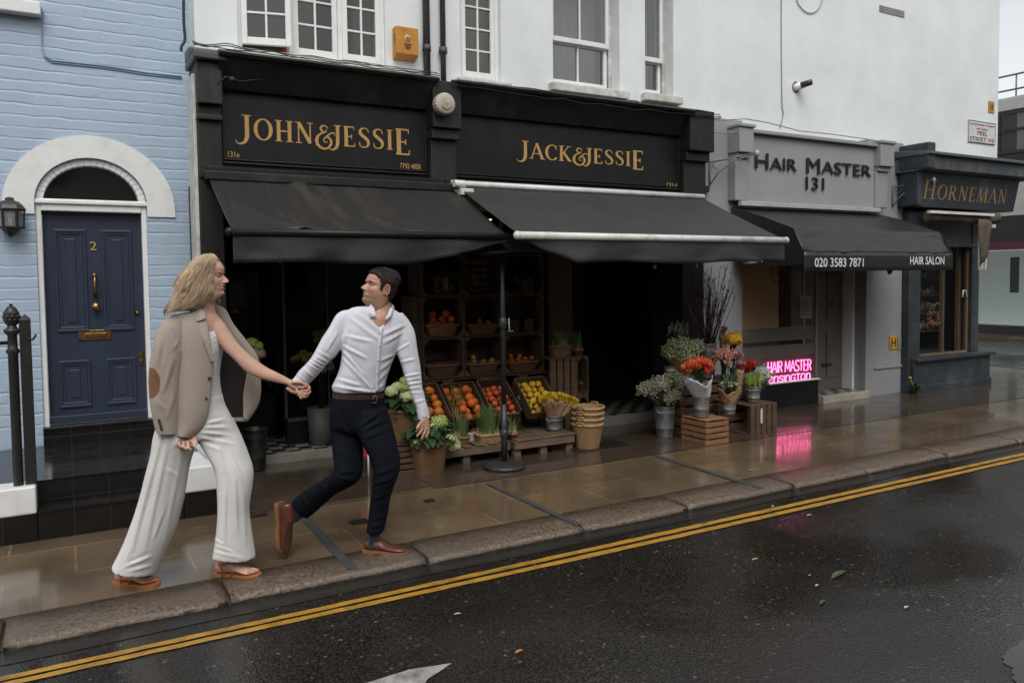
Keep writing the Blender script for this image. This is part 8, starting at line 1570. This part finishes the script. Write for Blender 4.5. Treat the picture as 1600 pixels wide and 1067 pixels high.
# sandals
for P, k in ((PA, ka), (PB, kb)):
    mb = MB(); out = [(x, w_) for (x, w_) in [tuple(q) for q in cr([(-.008, .012), (.0, .024), (.03, .032), (.08, .031), (.12, .034), (.17, .044), (.2, .046), (.235, .042), (.252, .034), (.256, .02)], 3)]]; poly = [(x, y) for x, y in out]+[(x, -y) for x, y in out[::-1]]
    mb.prism([P(x, y, -.0122) for x, y in poly], (0, 0, .0125)); mb.prism([P(x, y, -.0128) for x, y in poly if x < .07], (0, 0, -.006) if False else (0, 0, .0005)); so2 = mb.build('sandal', TANL, wom)
    mb = MB(); mb.tube([P(.2, .016, .0), P(.195, .017, .03), P(.16, .03, .036), P(.11, .036, .014), P(.105, .035, -.005)], .0032, 6); mb.tube([P(.195, .017, .03), P(.165, -.012, .046), P(.12, -.034, .02), P(.11, -.036, -.004)], .0032, 6); mb.tube([P(.06, .033, -.006), P(.055, .034, .03), P(.04, .03, .062), P(.015, 0, .064), P(.04, -.03, .062), P(.055, -.034, .03), P(.06, -.033, -.006)], .003, 6); mb.tube([P(.04, .03, .062), P(.085, .02, .098), P(.1, 0, .094), P(.085, -.022, .096), P(.04, -.03, .062)], .003, 6); mb.build('straps', TANL, so2)
# jacket: sleeve, near panel, lapels, far panel with lining
def sheet_between(Lc, Rc, k=22, n=20, bulge=.05, Yl=4.4, Yr=4.4, tilt=0.0):
    A = cr(Lc, k); B = cr(Rc, k); m_ = min(len(A), len(B)); A = [A[int(i*(len(A)-1)/(m_-1))] for i in range(m_)]; B = [B[int(i*(len(B)-1)/(m_-1))] for i in range(m_)]; rows = []
    for i in range(m_):
        row = []
        for j in range(n+1):
            u = j/n; x, y = A[i][0]*(1-u)+B[i][0]*u, A[i][1]*(1-u)+B[i][1]*u; Y = (A[i][2]*(1-u)+B[i][2]*u)-bulge*math.sin(math.pi*u)**.8; row.append(W(x, y, Y))
        rows.append(row)
    return rows
def cloth_obj(rows, th, name, mt, parent, folds, namp=.0025, seed=1, mats=None, pick=None):
    mb = MB(); mb.sheet(rows, th); o = mb.build('tmp', []); me = o.data.copy(); C.objects.unlink(o); bpy.data.objects.remove(o); fold(me, folds, namp, 10, (1, 1, .5), seed); me.polygons.foreach_set('use_smooth', [True]*len(me.polygons)); return clothe(me, name, mt, parent)
jk = MB(); rs = con(jk, [(262, 497, 291, 500, 4.43, .05), (250, 514, 290.5, 517, 4.41, .065), (242.5, 535, 289, 540, 4.395, .07), (237, 558, 286.5, 562, 4.385, .068), (234.2, 583, 282, 587, 4.38, .062), (234.6, 606, 278.5, 609, 4.375, .058), (237, 632, 277.5, 634, 4.37, .055), (242, 658, 277.5, 658, 4.37, .053), (246.5, 674, 277.5, 677, 4.37, .052)], 16, 110, 2.3)
o = jk.build('tmp', []); me = o.data.copy(); C.objects.unlink(o); bpy.data.objects.remove(o)
fold(me, [(262, 510, 285, 560, 3.5, .007), (250, 530, 245, 570, 4, .006), (270, 560, 255, 610, 4, .007), (276, 600, 262, 650, 3.5, .006), (245, 625, 256, 640, 3, .005), (280, 530, 270, 545, 3, .005)], .0025, 9, (1, 1, .5), 31)
me.materials.append(TWEED); me.materials.append(SUEDE)
for p in me.polygons:
    x, y = PX(p.center)
    if ((x-235.5)/15)**2+((y-598.5)/24)**2 < 1 and p.normal.dot(VH) < .35: p.material_index = 1
me.polygons.foreach_set('use_smooth', [True]*len(me.polygons)); sl_ = clothe(me, 'jacket', None, wom)
pan = sheet_between([(270, 492, 4.46), (266, 520, 4.43), (265, 560, 4.42), (266, 600, 4.42), (267, 640, 4.42), (269, 681, 4.42)], [(318, 487, 4.455), (325, 515, 4.42), (330, 545, 4.405), (333, 565, 4.4), (331.5, 592, 4.395), (327, 632, 4.39), (321, 655, 4.39), (312, 671, 4.39), (297, 684, 4.39)], 14, 26, .05)
cloth_obj(pan, .006, 'front_panel', TWEED, sl_, [(295, 520, 300, 580, 4, .005), (305, 590, 322, 612, 3, .005), (285, 620, 292, 670, 4, .006), (318, 640, 300, 675, 4, .004), (279, 613, 292, 611, 1.2, .004)], .0022, 41)
shp = sheet_between([(262, 503, 4.43), (266, 494, 4.47), (285, 489, 4.52), (300, 487, 4.56)], [(292, 506, 4.40), (300, 495, 4.42), (310, 488, 4.45), (318, 484, 4.48)], 8, 14, .02); cloth_obj(shp, .006, 'shoulder', TWEED, sl_, [], .001, 4)
lp = sheet_between([(301, 489, 4.432), (306, 506, 4.40), (317.5, 533, 4.375), (331, 566, 4.375)], [(320, 486, 4.425), (323.5, 508, 4.395), (328, 535, 4.375), (334, 566, 4.377)], 8, 10, .008); cloth_obj(lp, .005, 'lapel', TWEED, sl_, [], .0008, 6)
cl_ = sheet_between([(297, 487, 4.45), (302, 494, 4.42), (308, 503.5, 4.393)], [(311, 481, 4.45), (318, 487, 4.415), (322, 498, 4.39)], 6, 8, .006); cloth_obj(cl_, .006, 'collar', TWEED, sl_, [], .0005, 7)
dg = bpy.context.evaluated_depsgraph_get(); bpy.context.view_layer.update(); fp = sl_.children[0]
for (x, y) in ((327.5, 591, ), (321.5, 622.5)):
    p = hit(fp, x, y, .003) or W(x, y, 4.37); mb = MB(); mb.lathe(p, [(.001, .003), (.008, .004), (.0095, .002), (.0095, -.002)], 14, ax=-VH); mb.build('button', HORN, sl_)
for i in range(4):
    p = hit(sl_, 248.5+i*1.3, 656.5+i*4.6, .003)
    if p: mb = MB(); mb.lathe(p, [(.001, .003), (.006, .003), (.007, .001), (.007, -.002)], 10, ax=-VH); mb.build('button', HORN, sl_)
far = sheet_between([(331, 482, 4.56), (344, 500, 4.57), (366, 531, 4.585), (390, 562, 4.6), (386, 583, 4.6), (380, 618, 4.6), (382, 653, 4.6)], [(336, 478, 4.56), (351, 484, 4.57), (363, 506, 4.585), (384, 533, 4.6), (402, 560, 4.61), (406, 592, 4.62), (404, 628, 4.62), (385, 658, 4.61)], 12, 12, .012); cloth_obj(far, .008, 'far_lapel', TWEED, sl_, [(395, 580, 390, 640, 4, .005)], .002, 51)
lin = sheet_between([(330, 505, 4.64), (338, 560, 4.66), (342, 610, 4.66), (352, 657, 4.66)], [(366, 531, 4.63), (394, 565, 4.64), (388, 612, 4.64), (386, 657, 4.64)], 10, 16, .0); cloth_obj(lin, .006, 'lining', LINING, sl_, [(352, 640, 378, 610, 2.5, .01)], .004, 52)
hem = sheet_between([(354, 652, 4.63), (355, 657.5, 4.63)], [(386, 652, 4.61), (385, 658.5, 4.61)], 4, 10, .0); cloth_obj(hem, .006, 'hem', TWEED, sl_, [], .0005, 53)
# hair
HB_ = pm('blonde_hair', (.64, .48, .31), (.48, .345, .21), .42, .1, 40, 0, objvar=0); HB2 = pm('light_blonde_hair', (.74, .60, .42), (.62, .48, .32), .4, .1, 40, 0); HB3 = pm('brown_blonde_hair', (.42, .29, .175), (.31, .205, .12), .45, .1, 40, 0)
HR = [(396.5, 319, 334), (401, 308, 339.5), (409, 298, 341), (425, 285, 338.5), (444, 274, 337), (458, 272.5, 335.5), (470, 270.5, 330), (479, 266, 318), (486, 261, 300)]
hy = [a for a, _, _ in HR]; hl = [b for _, b, _ in HR]; hr_ = [c for _, _, c in HR]
def hLR(y): return np.interp(y, hy, hl), np.interp(y, hy, hr_)
def hY(x, y, off=0): l_, r_ = hLR(y); u_ = (x-(l_+r_)/2)/max(3, (r_-l_)/2); dp = .1 if y > 410 else .075+.025*(y-396)/14; return 4.495-(dp+off)*math.sqrt(max(0.02, 1-min(1, u_*u_)))
cp = MB(); rows = []
for z in np.arange(.0, .2325, .006):
    xf, xb, wd = (lerp_tab(ZT, q, z) for q in (XF, XB, WD)); xb *= 1-.22*min(1, max(0, (z-.03)/.08)); row = []
    for t in np.linspace(-math.pi, math.pi, 80):
        c, s_ = math.cos(t), math.sin(t); A = (xf+.012) if c > 0 else (-.012-xb); x = -.012+A*c; y = wd*math.copysign(abs(s_)**.92, s_); ok = z > float(np.interp(x, [-.2, .012, .022, .035, .05, .07, .1], [-.1, -.1, .12, .168, .192, .208, .225])); k = .009 if ok else -.008; row.append((TWm(x+k*c, y+k*s_, z+k*.4), ok))
    rows.append(row)
cap_faces(cp, rows, 2)
mb = MB(); con(mb, [(l_+2.5, y, r_-2.5, y, 4.5, .088 if y > 405 else .05) for (y, l_, r_) in HR], 4, 28); hv = fuse(mb, .007, 4, .5); mb = MB(); join_me(mb, hv, 2); mb.add(cp.v, cp.f, 2, True)
rw = random.Random(17)
def lock(s, y0, ye, ph, amp, off, n, wid, mi):
    """a lock: fine strands that share one wavy course and draw together towards the tip"""
    for q in range(n):
        ds, dy, do = rw.gauss(0, wid), rw.uniform(-3, 3), rw.uniform(-.008, .008); P = []; k = 15; kind = rw.choices((mi, (mi+1) % 3), (5, 2))[0]; th = rw.uniform(.0005, .0013); en = rw.uniform(-5, 3)
        for j in range(k+1):
            t = j/k; y = y0+dy*(1-t)+(ye+en-y0)*t; l_, r_ = hLR(min(y, 486)); tight = 1-.42*t*t; ss = s+ds*tight+.05*math.sin(t*3+ph)*t
            x = r_-.6-(r_-l_-1)*max(-.02, min(1.04, ss))+amp*(t**.8)*math.sin(y*.145+ph)+rw.uniform(-.12, .12)-(4*t**3*(s > .3)); P.append(W(x, y, hY(x, y, off+do*tight)+.012*math.sin(y*.145+ph+1.6)*t))
        mb.tube(P, [th*(.8+.4*math.sin(math.pi*t))*(1 if t < .8 else (1.04-t)*4) for t in [j/k for j in range(k+1)]], 4, kind, flat=.7)
for i in range(120):
    s_ = (i+rw.random())/120; s_ = s_**.85; yy = 397.5+rw.random()**1.6*17+6*s_*rw.random(); ye_ = (465+22*min(1, s_*1.05)+rw.uniform(-13, 8)) if s_ > .16 else rw.uniform(452, 489)
    lock(s_, yy, ye_, 4.2*s_+rw.uniform(-.28, .28), rw.uniform(2.2, 3.6), rw.uniform(-.010, .012), 24, .024, rw.choices((0, 1, 2), (5, 4, 2))[0])
for i in range(26): lock(rw.uniform(.05, .95), rw.uniform(398, 410), rw.uniform(448, 484), rw.uniform(0, 4.5), rw.uniform(3, 5), .014, 9, .014, rw.choice((0, 1, 1)))
for i in range(150): # flyaways
    s_ = rw.random(); lock(s_, rw.uniform(397, 440), rw.uniform(455, 494), rw.uniform(0, 6.3), rw.uniform(2.5, 7), rw.uniform(.01, .03), 1, .03, rw.choice((0, 1)))
for i in range(90):   # flying ends at the back and the curl by the collar
    y0 = rw.uniform(440, 474); l_, r_ = hLR(y0); x0 = l_+rw.uniform(2, 24); ex, ey = rw.uniform(253, 272), rw.uniform(480, 496); P = []
    for j in range(11): t = j/10; x = x0+(ex-x0)*t**1.3; y = y0+(ey-y0)*t+2.2*math.sin(t*6+i)*t; P.append(W(x, y, 4.43+.05*math.sin(i*2.3)-.02*t))
    mb.tube(P, [.0013*(1.05-.85*t) for t in [j/10 for j in range(11)]], 5, i % 3, flat=.6)
for i in range(22):
    a0 = rw.uniform(0, .6); P = [W(336+4*t+(6.2+.6*math.sin(i))*math.sin(t*4.6+a0)*.9, 466+t*5+(5+.5*math.cos(i))*(1-math.cos(t*4.6+a0))*.6, 4.53+.02*math.sin(i*3.1)) for t in [j/12 for j in range(13)]]; mb.tube(P, [.0026*(1.1-t*.8) for t in [j/12 for j in range(13)]], 5, 1 if i % 2 else 0)
mb.build('hair', [HB_, HB2, HB3], wom)
# lace held in her hand
mb = MB(); rl = []
for i in range(33):
    t = i/32; a, b_ = W(303+20.5*t, 698+20*t, 4.352), W(310+14*t, 695+20*t, 4.352); fr = .008*math.sin(i*1.9); rl.append([a+V((0, -fr, fr*.6)), a.lerp(b_, .35)-V((0, .006, 0)), a.lerp(b_, .65)-V((0, .006, 0)), b_+V((0, fr, -fr*.6))])
mb.sheet(rl, .0015); LACEW = pm('white_lace', (.68, .69, .70), (.55, .56, .58), .7, .1, 60, 120, .003, .5); tag(mb.build('lace_trim', LACEW), 'white frilly lace strip hanging from the woman\'s right hand', 'lace')
